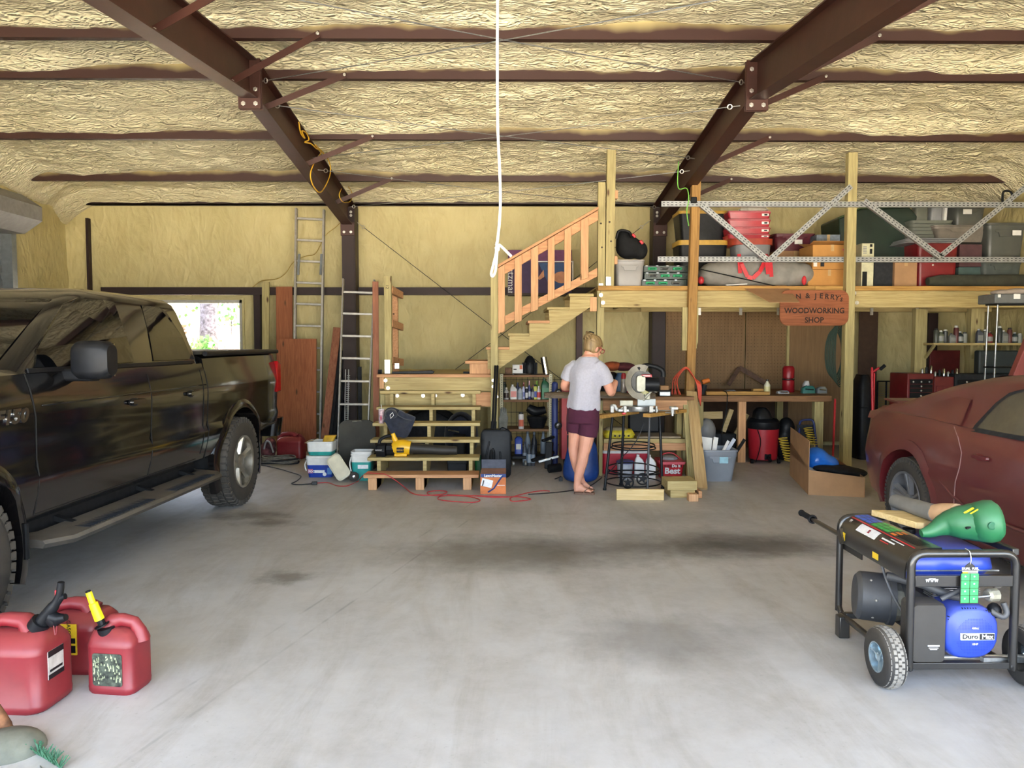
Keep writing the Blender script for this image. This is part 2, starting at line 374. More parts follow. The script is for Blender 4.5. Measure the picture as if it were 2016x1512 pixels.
es = MB().box(XL + .35, XR - .4, YB - .10, YB - .02, 3.585, 3.605).box(XL + .35, XR - .4, YB - .10, YB - .095, 3.585, 3.66).build('eave_strut', M_irond, ceil_)
# walls
def foam_wall(name, fn, u0, u1, v0, v1, nu, nv, m=M_foamw, amp=.03, holes=(), sx=1.0, sz=1.0):
    us = np.linspace(u0, u1, nu)[:, None] * np.ones((1, nv)); vs = np.linspace(v0, v1, nv)[None, :] * np.ones((nu, 1))
    d = (vnoise(us * 1.7, vs * 1.2, 11) - .5) * amp * 2 + (vnoise(us * 6 * sx, vs * 4 * sz, 12) - .5) * amp * .8 + (vnoise(us * 15, vs * 12, 13) - .5) * amp * .3
    return us, vs, d
WX0, WX1, WZ0, WZ1 = at(285, 700, YB).x, at(478, 700, YB).x, at(400, 732, YB).z, at(400, 590, YB).z      # window opening
def patch(us, vs, d, mk, name, parent=None, m=M_foamw):
    X, Y, Z = mk(us, vs, d); return npgrid(name, X, Y, Z, m, parent)
wb = struct(MB().box(XL - .3, WX0, YB + .12, YB + .2, 0, 4.2).box(WX1, XR + .3, YB + .12, YB + .2, 0, 4.2).box(WX0, WX1, YB + .12, YB + .2, 0, WZ0).box(WX0, WX1, YB + .12, YB + .2, WZ1, 4.2).build('wall_back', mat('wall_sheet', '#d8d4cc', .5)))
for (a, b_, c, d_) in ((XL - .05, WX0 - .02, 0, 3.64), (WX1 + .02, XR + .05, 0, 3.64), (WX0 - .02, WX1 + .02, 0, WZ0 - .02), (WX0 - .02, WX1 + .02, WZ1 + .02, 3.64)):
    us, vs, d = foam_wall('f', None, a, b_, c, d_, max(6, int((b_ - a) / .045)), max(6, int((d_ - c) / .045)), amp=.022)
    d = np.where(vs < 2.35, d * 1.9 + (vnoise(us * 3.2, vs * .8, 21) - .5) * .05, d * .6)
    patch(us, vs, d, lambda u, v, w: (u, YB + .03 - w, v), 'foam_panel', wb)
# reveal of the window in foam
rv = MB()
for (x0, x1, z0_, z1_) in ((WX0 - .03, WX0, WZ0, WZ1), (WX1, WX1 + .03, WZ0, WZ1), (WX0 - .03, WX1 + .03, WZ1, WZ1 + .03), (WX0 - .03, WX1 + .03, WZ0 - .03, WZ0)): rv.box(x0, x1, YB + .0, YB + .14, z0_, z1_)
rv.build('window_reveal', M_foamw, wb)
us, vs, d = foam_wall('l', None, YF, YB + .05, 0, 3.75, 200, 80)
wlft = struct(MB().box(XL - .25, XL - .12, YF, 10.15, 0, .05).box(XL - .25, XL - .12, YF - .1, YB + .2, 0, 4.2).build('wall_left', _M['wall_sheet']))
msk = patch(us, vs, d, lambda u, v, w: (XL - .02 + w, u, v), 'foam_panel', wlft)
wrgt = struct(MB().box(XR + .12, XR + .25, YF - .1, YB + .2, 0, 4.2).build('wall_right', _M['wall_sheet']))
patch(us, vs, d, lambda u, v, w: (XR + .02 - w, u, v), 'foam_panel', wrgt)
wf = struct(MB().box(XL - .25, -5.3, YF - .1, YF, 0, 4.2)  .box(5.8, XR + .25, YF - .1, YF, 0, 4.2).box(-5.3, 5.8, YF - .1, YF, 2.95, 4.2).build('wall_front', M_foamw))
YE = 4.08 - .107 * (YR - YF + .5)
roof = struct(MB().prism([(YF - .5, YE + .25), (YR, 4.33), (YB + .5, 4.33 - .107 * 5.07), (YB + .5, 4.4 - .107 * 5.07), (YR, 4.45), (YF - .5, YE + .37)], 'x', XL - .35, XR + .35).build('roof', M_galv))
# corner column, girts, jambs on the back wall
gz0, gz1 = at(600, 581, YB - .05).z, at(600, 566, YB - .05).z
for a, b_ in ((at(205, 570, YB).x, at(1180, 570, YB).x), (at(1180, 570, YB).x, XR - .05)):
    MB().box(a, b_, YB - .10, YB - .02, gz0, gz1).box(a, b_, YB - .13, YB - .10, gz0, gz0 + .012).build('girt', M_irond, wb)
MB().box(at(174, 500, YB).x, at(179, 500, YB).x, YB - .06, YB + .02, 1.9, 3.4).build('corner_post', M_irond, wb)
MB().box(at(503, 600, YB).x, at(516, 600, YB).x, YB - .09, YB + .02, .0, gz0).build('jamb_post', M_irond, wb)
MB().box(at(1134, 600, YB).x, at(1146, 600, YB).x, YB - .09, YB + .02, .0, gz0).build('jamb_post', M_iron, wb)
# rolling door in the left wall
dr = MB(); yd0, yd1 = 4.6, 10.05
for k in range(34): dr.box(XL + .0, XL + .012 + .012 * (k % 2), yd0, yd1, k * .085, k * .085 + .083)
dr = struct(dr.build('door_1', mat('door_slats', '#8c8f90', .45, .4)))
MB().box(XL - .02, XL + .16, yd1, yd1 + .1, 0, 3.0).build('door_track', mat('door_track', '#6f7578', .5, .4), dr)
hd = MB()
cz = 3.22
for a0, ln in ((0, 1),):
    hd.prism([(XL - .05, cz - .26), (XL + .32, cz - .26), (XL + .55, cz - .1), (XL + .55, cz + .08), (XL + .3, cz + .24), (XL - .05, cz + .3)], 'y', 4.4, yd1 + .02)
hd.build('door_hood', mat('door_hood', '#8d8b8c', .5, .3), dr, sm=30)

# window_1
w1 = struct(MB().box(WX0, WX1, YB + .05, YB + .11, WZ1 - .05, WZ1).box(WX0, WX1, YB + .05, YB + .11, WZ0, WZ0 + .05).box(WX0, WX0 + .06, YB + .05, YB + .11, WZ0, WZ1).box(WX1 - .06, WX1, YB + .05, YB + .11, WZ0, WZ1).build('window_1', mat('window_frame', '#b9b6ae', .5), bev=.004))
gm, gnt, gbs, gtc = base('window_glass'); gbs.inputs['Base Color'].default_value = (1, 1, 1, 1); gbs.inputs['Roughness'].default_value = 0; gbs.inputs['Transmission Weight'].default_value = 1; gbs.inputs['IOR'].default_value = 1.02
MB().box(WX0 + .05, WX1 - .05, YB + .078, YB + .082, WZ0 + .04, WZ1 - .04).build('pane', gm, w1)
# ================================================================ outdoors (seen through the window, and lighting the room)
gr = struct(MB().box(-30, 30, -40, YF - .1, -.2, -.02).build('ground', mat('gravel_apron', '#b5ac9c', .9, 0, .15, 3, .3)))
g2 = struct(MB().box(-30, 30, YB + .2, 16.5, -.4, -.02).build('ground', _M['gravel_apron']))
us = np.linspace(-22, 10, 60)[:, None] * np.ones((1, 30)); vs = np.linspace(16.4, 40, 30)[None, :] * np.ones((60, 1))
hl = struct(npgrid('hill', us, vs, .95 + (vs - 16.4) * .11 + (vnoise(us * .8, vs * .8, 31) - .5) * .5, mat('leaf_litter', '#a8977a', .9, 0, .25, 3, .4)))
rw = struct(MB().box(-22, 10, 16.2, 16.5, -.1, 1.0).build('retaining_wall', mat('limestone', '#d8d2c2', .9, 0, .12, 4, .3)))
tp = at(409, 640, 18.5)
tr = thing('tree', 'grey barked tree trunk standing outside the window', 'tree', (tp.x, 18.5, 1.1))
MB().tube([(tp.x, 18.5, .9), (tp.x + .02, 18.5, 2), (tp.x + .05, 18.5, 5), (tp.x + .2, 18.5, 8)], [.24, .2, .18, .12], 16).build('trunk', mat('bark', '#45434c', .9, 0, .5, 14, 1.0), tr, sm=180)
MB().tube([(tp.x + .05, 18.5, 5), (tp.x + 1.2, 18.3, 7)], [.1, .05], 8).build('branch', _M['bark'], tr, sm=180)
lf = MB(); 
for k in range(260):
    a, b_, c = random.gauss(tp.x + .4, 1.3), random.gauss(18.5, 1.2), random.gauss(8.2, .8); lf.obox((a, b_, c), (.28, .2, .01), (random.random() * 3, random.random() * 3, random.random() * 3))
M_leaf = mat('leaf', '#3b6a24', .6, 0, .3, 3)
lf.build('foliage', M_leaf, tr, kind='stuff')
lpt = thing('log_pile', 'stacked split logs heaped beside the tree outside the window', 'firewood', (at(370, 640, 17.8).x, 17.8, 1.1))
M_log = wood('split_log', '#6b5238', '#2e2317', 'x', knots=False)
for r_ in range(6):
    for c in range(7):
        p = at(372, 640, 17.9); p.x -= .98
        MB().cyl((p.x - .62 + c * .2 + (r_ % 2) * .09, 17.5 + random.random() * .1, 1.2 + r_ * .155), (p.x - .5 + c * .2, 18.3, 1.2 + r_ * .155 + random.uniform(-.03, .03)), .085, n=7).build('log', M_log, lpt)
for nm, px, py, Y, lab in (('shrub', 455, 612, 19.5, 'leafy green shrub on the bank beyond the window'), ('ground_plant', 405, 678, 15.8, 'small pale plant at the foot of the bank outside the window')):
    p = at(px, py, Y); sh = thing(nm, lab, 'plant', (p.x, Y, p.z - .4)); b = MB(); sc_ = .55 if nm == 'shrub' else .16
    for k in range(220 if nm == 'shrub' else 60): b.obox((random.gauss(p.x, sc_), random.gauss(Y, sc_ * .6), max(p.z - .35, random.gauss(p.z, sc_ * .5))), (.09, .07, .005), (random.random() * 3, random.random() * 3, random.random() * 3))
    b.build('leaves', M_leaf, sh, kind='stuff'); MB().tube([(p.x, Y, p.z - .6), (p.x, Y, p.z)], .015, 6).build('stem', _M['bark'], sh)
a, b_ = at(433, 676, 14.5), at(475, 695, 14.5)
cr = thing('planter_box', 'pale wooden planter box standing outside the window', 'planter', ((a.x + b_.x) / 2 + .1, 14.6, 0))
for k in range(5): MB().box(a.x + k * .13, a.x + k * .13 + .122, 14.48, 14.5, .0, a.z).build('board', P_z, cr)
MB().box(a.x, a.x + .65, 14.5, 14.95, .0, a.z - .03).build('soil_box', P_x, cr); MB().box(a.x - .02, a.x + .67, 14.46, 14.98, a.z, a.z + .03).build('rim', P_x, cr)

# ================================================================ steel frames
def ibeam_yz(X, pts_bot, pts_top, fw=.15, ft=.012, wt=.01):
    b = MB()
    for (p, q) in zip(pts_bot[:-1], pts_bot[1:]): b.beam((X, *p), (X, *q), fw, ft)
    for (p, q) in zip(pts_top[:-1], pts_top[1:]): b.beam((X, *p), (X, *q), fw, ft)
    b.prism([*pts_bot, *pts_top[::-1]], 'x', X - wt / 2, X + wt / 2); return b
def bolt(p, ax_, parent, r=.014):
    p = Vector(p); a = Vector(ax_).normalized(); return MB().lathe([(r * 1.5, 0), (r * 1.5, .003), (r, .003), (r, .014)], p, 6, a).build('bolt', M_zinc, parent)
frames = []
for X, lab, sgn in ((-2.27, 'red oxide steel frame over the truck side of the room', 1), (2.27, 'red oxide steel frame running above the storage loft', 1)):
    fr = thing('steel_portal', lab, 'steel frame', (X, YB - .2, 0)); frames.append(fr)
    zb = lambda Y: ptop(Y) - .34 if Y > YR - .001 else ptop(Y) - .34
    # column: I section, flange to the room
    kz = 3.2
    cb = MB().box(X - .09, X + .09, YB - .31, YB - .30, 0, kz + .05).box(X - .09, X + .09, YB - .02, YB - .01, 0, 3.6).box(X - .006, X + .006, YB - .3, YB - .02, 0, 3.5)
    cb.box(X + (.06 if X < 0 else -.1), X + (.1 if X < 0 else -.06), YB - .29, YB - .03, 0, 3.55)
    cb.build('column', M_irond, fr)
    MB().box(X - .12, X + .12, YB - .40, YB - .22, 0, .015).build('base_plate', M_irond, fr)
    ibeam_yz(X, [(YB - .3, kz + .07), (YB - .62, zb(YB - .62) - .02), (YR + .01, zb(YR))], [(YB - .05, ptop(YB) - .02), (YR + .01, ptop(YR) - .01)]).build('rafter', M_iron, fr)
    ibeam_yz(X, [(YR - .01, zb(YR)), (YF, zb(YF))], [(YR - .01, ptop(YR) - .01), (YF, ptop(YF) - .01)]).build('rafter', M_iron, fr)
    # ridge splice
    sp = MB().box(X - .1, X + .1, YR - .03, YR - .012, zb(YR) - .1, ptop(YR)).box(X - .1, X + .1, YR + .012, YR + .03, zb(YR) - .1, ptop(YR)).build('splice_plate', M_iron, fr, bev=.003)
    for dx in (-.055, .055):
        for zz in (zb(YR) - .055, zb(YR) + .07, ptop(YR) - .08): bolt((X + dx, YR - .03, zz), (0, -1, 0), sp)
    kp = MB().box(X - .1, X + .1, YB - .34, YB - .31, kz - .09, kz + .1).build('knee_plate', M_iron, fr, bev=.003)
    ke = MB().box(X - .1, X + .1, YB - .325, YB - .31, kz + .1, 3.52).build('end_plate', M_irond, fr)
    for dx in (-.05, .05): bolt((X + dx, YB - .34, kz - .04), (0, -1, 0), kp)
    for zz in (kz + .2, 3.45): bolt((X + .05, YB - .325, zz), (0, -1, 0), ke); bolt((X - .05, YB - .325, zz), (0, -1, 0), ke)
    for py in PUR[:6]:
        b = MB(); p = Vector((X + .03, py - .12 if py > YR else py + .1, zb(py) + .03)); q = Vector((X + .78, py - .02, ptop(py) + .03))
        b.beam(p, q, .006, .055).beam(p + Vector((0, .025, .025)), q + Vector((0, .025, .025)), .055, .006)
        br = b.build('flange_brace', M_iron, fr); bolt(p + Vector((.01, -.01, 0)), (0, -1, 0), br, .01); bolt(q + Vector((-.01, -.01, 0)), (0, -1, 0), br, .01)
# cable bracing between the frames: each is its own cable with an eye bolt at both ends
def cable(p, q, lab, r=.0045):
    p, q = Vector(p), Vector(q); t = thing('brace_cable', lab, 'cable', p, group=None); mid = (p + q) / 2 + Vector((0, 0, -.02)); d = (q - p).normalized()
    c = MB().tube(bez([p + d * .1, mid, q - d * .1], 6), r, 5).build('cable', M_galv if q.z > 3.4 else M_dark, t)
    for s_, e in ((1, p), (-1, q)):
        dd = d * s_; b = MB().cyl(e - dd * .08, e + dd * .07, .006, n=6)
        u = dd.cross(Vector((0, 1, .2))).normalized() * .022; w = dd * .022
        b.tube([e + dd * .09 + u * math.cos(a) + w * math.sin(a) for a in [k * math.pi / 5 for k in range(10)]], .005, 5, loop=True)
        b.build('eye_bolt', M_zinc, t)
EDG = .02
def rz_(Y, f=.1): return ptop(Y) - f
LX, RX = -2.27 + .01, 2.27 - .01
cable((LX, 7.25, rz_(7.25)), (RX, 4.5, rz_(4.5)), 'long galvanised cable crossing overhead nearest the open door, rising to the loft frame')
cable((RX, 7.25, rz_(7.25)), (LX, 4.5, rz_(4.5)), 'long galvanised cable crossing overhead nearest the open door, from the truck frame')
cable((LX, 7.5, rz_(7.5, .2)), (RX, 9.25, rz_(9.25)), 'galvanised cable in the middle overhead cross, from the truck frame ridge')
cable((RX, 7.5, rz_(7.5, .2)), (LX, 9.25, rz_(9.25)), 'galvanised cable in the middle overhead cross, from the loft frame ridge')
cable((LX, 9.5, rz_(9.5, .16)), (RX, 11.3, rz_(11.3)), 'thin cable in the overhead cross nearest the back wall, ending above the loft')
cable((RX, 9.5, rz_(9.5, .16)), (LX, 11.3, rz_(11.3)), 'thin cable in the overhead cross nearest the back wall, ending above the ladders')
a, b_ = at(706, 440, YB - .15), at(1010, 672, YB - .15); d = (b_ - a)
cable(a, a + d * 2.2, 'dark wall brace cable slanting down from the steel column by the ladders')
a, b_ = at(1272, 440, YB - .15), at(885, 735, YB - .15)
cable(a, a + (b_ - a) * 1.15, 'dark wall brace cable slanting down behind the stairs from the loft column')

M_yc = mat('yellow_cable', '#d9ab2a', .5)
yc = thing('yellow_lead', 'yellow extension lead knotted and looped over the steel portal above the truck', 'lead', at(615, 270, 9.4))
q = lambda px, py, X_=-2.17: ax(px, py, X_)
MB().tube(bez([q(588, 240), q(592, 262), q(600, 272), q(594, 258), q(603, 262), q(608, 275), q(600, 280), q(612, 283), q(622, 292), q(632, 300), q(618, 322), q(611, 345), q(618, 368), q(632, 378), q(648, 350), q(650, 325), q(640, 305), q(620, 285)], 6), .0075, 6).build('cable', M_yc, yc, sm=180)
MB().tube(bez([q(672, 372, -2.1), q(668, 385, -2.1), q(676, 398, -2.1), q(690, 396, -2.1), q(693, 380, -2.1), q(686, 368, -2.1)], 6), .006, 6).build('cable', M_yc, yc, sm=180)
yw = thing('wall_wire', 'thin yellow wire sagging across the foam wall behind the long ladder', 'wire', at(500, 565, YB - .06))
MB().tube(bez([at(px, py, YB - .06) for px, py in ((497, 566), (515, 553), (545, 549), (562, 538), (578, 516), (600, 505), (620, 500), (632, 480), (642, 462), (660, 448), (672, 437))], 5), .006, 5).build('wire', mat('dull_yellow_wire', '#a78d3e', .6), yw, sm=180)
# ================================================================ stairs, landing, loft
def board(root, name, m, x0, x1, y0, y1, z0, z1, bev=.003): return MB().box(min(x0, x1), max(x0, x1), y0, y1, min(z0, z1), max(z0, z1)).build(name, m, root, bev=bev)
X = lambda px, Y: at(px, 700, Y).x
Z = lambda py, Y, px=1008: at(px, py, Y).z
def F(*_): pass
# lower flight
st = thing('lower_staircase', 'seven step lumber staircase rising from the floor to the landing', 'stairs', (-.9, 8.2, 0))
TY = [8.07 + .25 * i for i in range(6)]; TZ = [.165, .31, .475, .635, .80, .975]
TX = [(713, 942), (721, 943), (727, 944), (732, 945), (740, 946), (747, 946)]
for i in range(6):
    board(st, 'tread', P_x if i == 0 else W_x, X(TX[i][0], TY[i]), X(TX[i][1], TY[i]), TY[i], TY[i] + .27, TZ[i] - .036, TZ[i], .005)
SXs = [X(735, 8.2), X(828, 8.2), X(921, 8.2)]
for k, sx_ in enumerate(SXs):
    pts = [(TY[0] + .05, 0), (TY[0] + .05, TZ[0] - .036)]
    for i in range(6):
        zt = TZ[i] - .036; pts += [(TY[i] + .05, zt)] if i else []
        pts += [(TY[min(i + 1, 5)] + (.05 if i < 5 else .27), zt)]
    pts += [(TY[5] + .27, .6), (TY[0] + .5, 0)]
    MB().prism(pts, 'x', sx_ - .02 + .02, sx_ + .02 + .02).build('stringer', W_x, st)
    MB().box(sx_ - .05, sx_ + .04, TY[0] + .02, TY[0] + .34, 0, TZ[0] - .037).build('foot_block', P_z, st, bev=.004)
# landing
lx0, lx1, ly = X(745, 9.45), X(968, 9.45), 9.45
ld = thing('stair_landing', 'lumber landing platform where the two flights of stairs meet', 'landing', ((lx0 + lx1) / 2, 10.3, 0))
for k in range(9):
    yy = ly - .03 + k * .205; 
    if yy + .2 < YB - .12: board(ld, 'deck_board', P_x if k == 0 else W_x, lx0 - .02, lx1, yy, yy + .2, 1.135, 1.172)
lz = Z(770, 9.45)
board(ld, 'fascia', W_x, lx0 + .07, lx1, ly, ly + .04, lz, 1.134); board(ld, 'rim_block', P_z, lx0 + .01, lx0 + .065, ly, ly + .04, lz + .03, 1.134)
board(ld, 'back_fascia', W_x, lx0 + .07, lx1 + .02, ly + .06, ly + .10, Z(802, 9.5), lz - .004)
board(ld, 'side_fascia', P_x, X(930, 9.4), X(981, 9.4), 9.41, 9.448, Z(800, 9.43), Z(772, 9.43))
for xx in (lx0 + .1, (lx0 + lx1) / 2, lx1 - .1): board(ld, 'joist', W_y, xx, xx + .04, ly + .1, YB - .14, .92, 1.134)
for xx, yy in ((lx0, YB - .3), (lx1 - .09, YB - .3), (lx0, ly + .1)): board(ld, 'post', W_z, xx, xx + .09, yy, yy + .09, 0, .92)
for px, py in ((759, 749), (764, 764), (782, 779), (833, 779), (857, 779), (911, 778)):
    p = at(px, py, 9.45 if py < 770 else 9.51); bolt(p, (0, -1, 0), ld, .017)
# posts at the left of the landing
pa = thing('landing_post', 'tall treated post standing at the corner of the landing beside the ladder', 'post', (X(764, 9.6), 9.6, 0))
board(pa, 'post', W_z, X(757, 9.6), X(771, 9.6), 9.60, 9.69, 1.173, Z(543, 9.6))
text('pencil_marks', '12', .05, M_blkm, pa, (X(763, 9.59), 9.598, Z(565, 9.6)), (R(90), R(90), 0))
for py in (575, 640, 712):
    zz = Z(py, 9.8); b = MB().beam((X(772, 9.7), 9.66, zz + .02), (X(790, 10.1), 10.2, zz - .02), .04, .09); b.build('cross_block', P_x, pa, bev=.003)
board(pa, 'rear_stud', P_y, X(770, 10.25), X(784, 10.25), 10.22, 10.3, 1.173, Z(578, 10.2))
MB().box(X(757, 9.59), X(768, 9.59), 9.58, 9.6, 1.173, Z(708, 9.59)).build('post_anchor', M_zinc, pa, bev=.002)
MB().box(X(777, 9.59), X(786, 9.59), 9.58, 9.6, Z(726, 9.59), Z(715, 9.59)).build('post_anchor', M_zinc, pa, bev=.002)
ps = thing('reddish_stud', 'reddish lumber stud standing between the short ladder and the landing', 'lumber', (X(741, 9.75), 9.75, 0))
MB().beam((X(738, 9.7), 9.76, 0), (X(741, 9.9), 9.88, Z(555, 9.9)), .075, .04).build('stud', wood('reddish_pine_z', '#a86f52', '#875039', 'z'), ps, bev=.003)
ps['label'] = 'reddish lumber stud standing between the short ladder and the landing'
# newel post carrying the landing corner and upper flight
npst = thing('newel_post', 'treated newel post rising from the floor beside the landing to the stair rail', 'post', (X(973, 9.36), 9.36, 0))
board(npst, 'post', W_z, X(966, 9.3), X(980.5, 9.3), 9.3, 9.39, 0, Z(521, 9.3), .005)
for px, py in ((971, 749), (971, 761), (978, 781)): bolt(at(px, py, 9.3), (0, -1, 0), npst, .014)
# upper flight
uf = thing('upper_staircase', 'upper lumber staircase climbing from the landing to the loft with a pine rail', 'stairs', (X(1075, 9.6), 9.6, 1.17))
uy0, uy1 = 9.42, 10.3
stp = [(960, 1003, 683), (1003, 1042, 656), (1042, 1082, 631), (1080, 1121, 604.5), (1122, 1168, 578)]
for k, (a, b_, py) in enumerate(stp):
    zt = Z(py, uy0); board(uf, 'tread', P_x if k in (0, 2) else W_x, X(a, uy0) - .02, X(b_, uy0), uy0 - .02, uy1, zt - .034, zt, .004)
board(uf, 'tread', P_x, X(918, 9.8), X(962, 9.8), 9.45 + .02, uy1, 1.30, 1.335, .004)
board(uf, 'riser_block', P_z, X(925, 9.6), X(966, 9.6), 9.5, 9.6, 1.173, 1.299, .004)
def stringer(y0, y1):
    pts = []
    for (a, b_, py) in stp:
        zt = Z(py, uy0) - .036; pts += [(X(a, uy0), zt), (X(b_, uy0) - .0, zt)]
    pts += [(X(1168, uy0), Z(600, uy0)), (X(981, uy0), Z(727, uy0)), (X(960, uy0), Z(727, uy0))]
    MB().prism(pts, 'y', y0, y1).build('stringer', W_x, uf)
stringer(uy0, uy0 + .04); stringer(uy1 - .05, uy1 - .01)
board(uf, 'end_block', P_z, X(1161, uy0), X(1168, uy0) + .04, uy0 - .005, uy0 + .03, Z(613, uy0), Z(585, uy0))
ry = 9.33
def rail(p, q, th, y0, y1, name, m): MB().prism([(p[0], p[1] - th), (q[0], q[1] - th), (q[0], q[1]), (p[0], p[1])], 'y', y0, y1).build(name, m, uf, bev=.003)
P0 = (X(981, ry), Z(521, ry)); P1 = (X(1176, ry), Z(407, ry))
rail(P0, P1, .035, ry - .04, ry + .06, 'cap_rail', P_x)
rail((P0[0], P0[1] - .04), (P1[0], P1[1] - .04), .12, ry + .0, ry + .035, 'top_rail', P_x)
rail((X(983, ry), Z(628, ry)), (X(1175, ry), Z(527, ry)), .105, ry + .0, ry + .035, 'bottom_rail', P_x)
slo = (P1[1] - P0[1]) / (P1[0] - P0[0])
for i, (a, b_, bt) in enumerate(((981, 994, 652), (1013, 1027, 632), (1045, 1059, 610), (1078, 1091, 588), (1110, 1123, 567), (1142, 1157, 547))):
    xa, xb = X(a, ry), X(b_, ry); zt = P0[1] + slo * (xa - P0[0]) - .045; zt2 = P0[1] + slo * (xb - P0[0]) - .045; zb_ = Z(bt, ry)
    MB().prism([(xa, zb_ - .03), (xb, zb_ + .0), (xb, zt2), (xa, zt)], 'y', ry - .037, ry - .001).build('baluster', P_z, uf, bev=.003)
# a short latch cord on the wall side
# loft posts
def post(name, lab, pxb0, pxb1, pxt, py0, py1, Y, m=None, d=.09):
    t = thing(name, lab, 'post', (X(pxb0, Y), Y, 0)); w = X(pxb1, Y) - X(pxb0, Y)
    z0 = 0 if py0 is None else Z(py0, Y); z1 = Z(py1, Y)
    MB().beam((X(pxb0, Y) + w / 2, Y + d / 2, z0), (X(pxt, Y) + w / 2, Y + d / 2, z1), w, d, (0, 1, 0)).build('post', m or W_z, t, bev=.004); return t
LFY = 9.55; ZD = Z(563, LFY); ZD0 = Z(572, LFY); ZB0 = Z(605, LFY)
posts = [post('loft_post', 'treated post standing behind the woman, carrying the near end of the loft beam', 1175, 1189, 1175, None, 572, LFY + .03),
         post('loft_post', 'shorter treated post at the head of the stairs with a latch hook', 1176, 1190, 1176, 566, 358, LFY - .02),
         post('loft_post', 'tallest treated post at the loft corner beside the stair head', 1191, 1208, 1193, 563, 293, LFY - .02),
         post('loft_post', 'amber knotty post in front of the workbench, reaching the steel rafter', 1349, 1366, 1359, None, 350, LFY - .13, O_z),
         post('loft_post', 'tall treated post between the red car and the wooden shop sign', 1664, 1682, 1662, None, 298, LFY - .12)]
for (px, py) in ((1183, 440), (1185, 487), (1200, 437), (1203, 475)): MB().sph(at(px, py, LFY - .02), (.012, .004, .012), 8, 5).build('knot', M_irond, posts[1] if px < 1190 else posts[2])
for py in (383, 512): MB().box(X(1208, LFY), X(1214, LFY), LFY - .02, LFY + .07, Z(py + 8, LFY), Z(py - 8, LFY)).build('block', P_z, posts[2], bev=.002)
MB().box(X(1191, LFY), X(1201, LFY), LFY - .045, LFY - .022, ZD + .002, Z(545, LFY)).build('post_anchor', M_zinc, posts[2], bev=.002)
MB().box(X(1177, LFY), X(1186, LFY), LFY - .045, LFY - .022, ZD + .002, Z(558, LFY)).build('post_anchor', M_zinc, posts[1], bev=.002)
for s_, px0, px1, py1 in ((3, 1339, 1349, 690), (3, 1366, 1370, 686)):
    board(posts[s_], 'side_cleat', W_z, X(px0, LFY), X(px1, LFY), LFY - .1, LFY - .06, Z(py1, LFY), ZB0)
board(posts[4], 'side_cleat', W_z, X(1656, LFY), X(1663, LFY), LFY - .1, LFY - .0, 0, ZB0 - .0)
# loft platform
lf_ = thing('storage_loft', 'lumber loft platform built across the back corner above the workbench', 'loft', (4, 10.4, ZB0))
lx = X(1176, LFY); xr = XR - .06
board(lf_, 'front_beam', W_x, X(1182, LFY), X(1540, LFY), LFY, LFY + .04, ZB0, ZD0 - .002); board(lf_, 'front_beam', W_x, X(1540, LFY) + .003, xr, LFY, LFY + .04, ZB0, ZD0 - .002)
board(lf_, 'edge_board', O_x, lx, X(1600, LFY), LFY - .03, LFY + .2, ZD0, ZD); board(lf_, 'edge_board', O_x, X(1600, LFY) + .003, xr, LFY - .03, LFY + .2, ZD0, ZD)
for k in range(9): board(lf_, 'deck_sheet', W_y, lx + k * .64, min(xr, lx + k * .64 + .637), LFY + .203, YB - .11, ZD - .02, ZD)
k = 0
while lx + .05 + k * .41 < xr - .1: board(lf_, 'joist', W_y, lx + .05 + k * .41, lx + .09 + k * .41, LFY + .042, YB - .15, ZB0 + .06, ZD - .021); k += 1
board(lf_, 'ledger', W_x, lx, xr, YB - .15, YB - .11, ZB0 + .02, ZD - .021); board(lf_, 'mid_beam', W_x, X(1260, 10.9), xr, 10.85, 10.89, ZB0 - .0, ZB0 + .058)
board(lf_, 'side_ledger', W_y, xr + .002, xr + .04, LFY, YB - .12, ZB0 + .02, ZD - .021)
for px, py in ((1183, 581), (1187, 596), (1363, 581), (1358, 592), (1682, 577), (1687, 596)): bolt(at(px, py, LFY), (0, -1, 0), lf_, .018)
for px in (1376, 1457, 1531, 1714, 1803): MB().box(X(px, 10.84) - .02, X(px, 10.84) + .02, 10.835, 10.85, Z(620, 10.84), Z(606, 10.84)).build('joist_clip', M_zinc, lf_)
# slotted steel guard rails on the loft
ga = thing('guard_rail', 'galvanised slotted steel guard rail zigzagging along the loft edge', 'railing', (X(1302, 9.5), 9.5, ZD))
M_rail = mat('dull_galvanised', '#a0a2a2', .55, .6, .15, 30)
def angle(p, q, name='rail', w=.062):
    p, q = Vector(p), Vector(q); d = (q - p).normalized(); n_ = Vector((0, -1, 0)); u = d.cross(n_).normalized()
    b = MB().beam(p, q, .004, w, (0, 0, 1)) if abs(d.z) < .1 else MB().beam(p, q, w, .004, (0, 1, 0))
    b.beam(p + u * w / 2 + Vector((0, .02, 0)), q + u * w / 2 + Vector((0, .02, 0)), .004 if abs(d.z) > .1 else .045, .045 if abs(d.z) > .1 else .004, (0, 1, 0) if abs(d.z) > .1 else (0, 0, 1))
    o = b.build(name, M_rail, ga); L = (q - p).length; s_ = MB(); k = .03
    while k < L - .02:
        c = p + d * k; 
        for o_ in (-.014, .014):
            cc = c + u * o_ + Vector((0, -.0045, 0)); s_.add([cc - d * .012 - u * .004, cc + d * .012 - u * .004, cc + d * .012 + u * .004, cc - d * .012 + u * .004], [(0, 1, 2, 3)])
        k += .05
    s_.build('slots', M_blkm, o, kind='stuff'); return o
gy = LFY - .035
angle(at(1302, 401, gy - .12), (xr, gy - .12, Z(401, gy - .12))); angle(at(1295, 510, gy + .0), (xr, gy + .0, Z(510, gy + .0)))
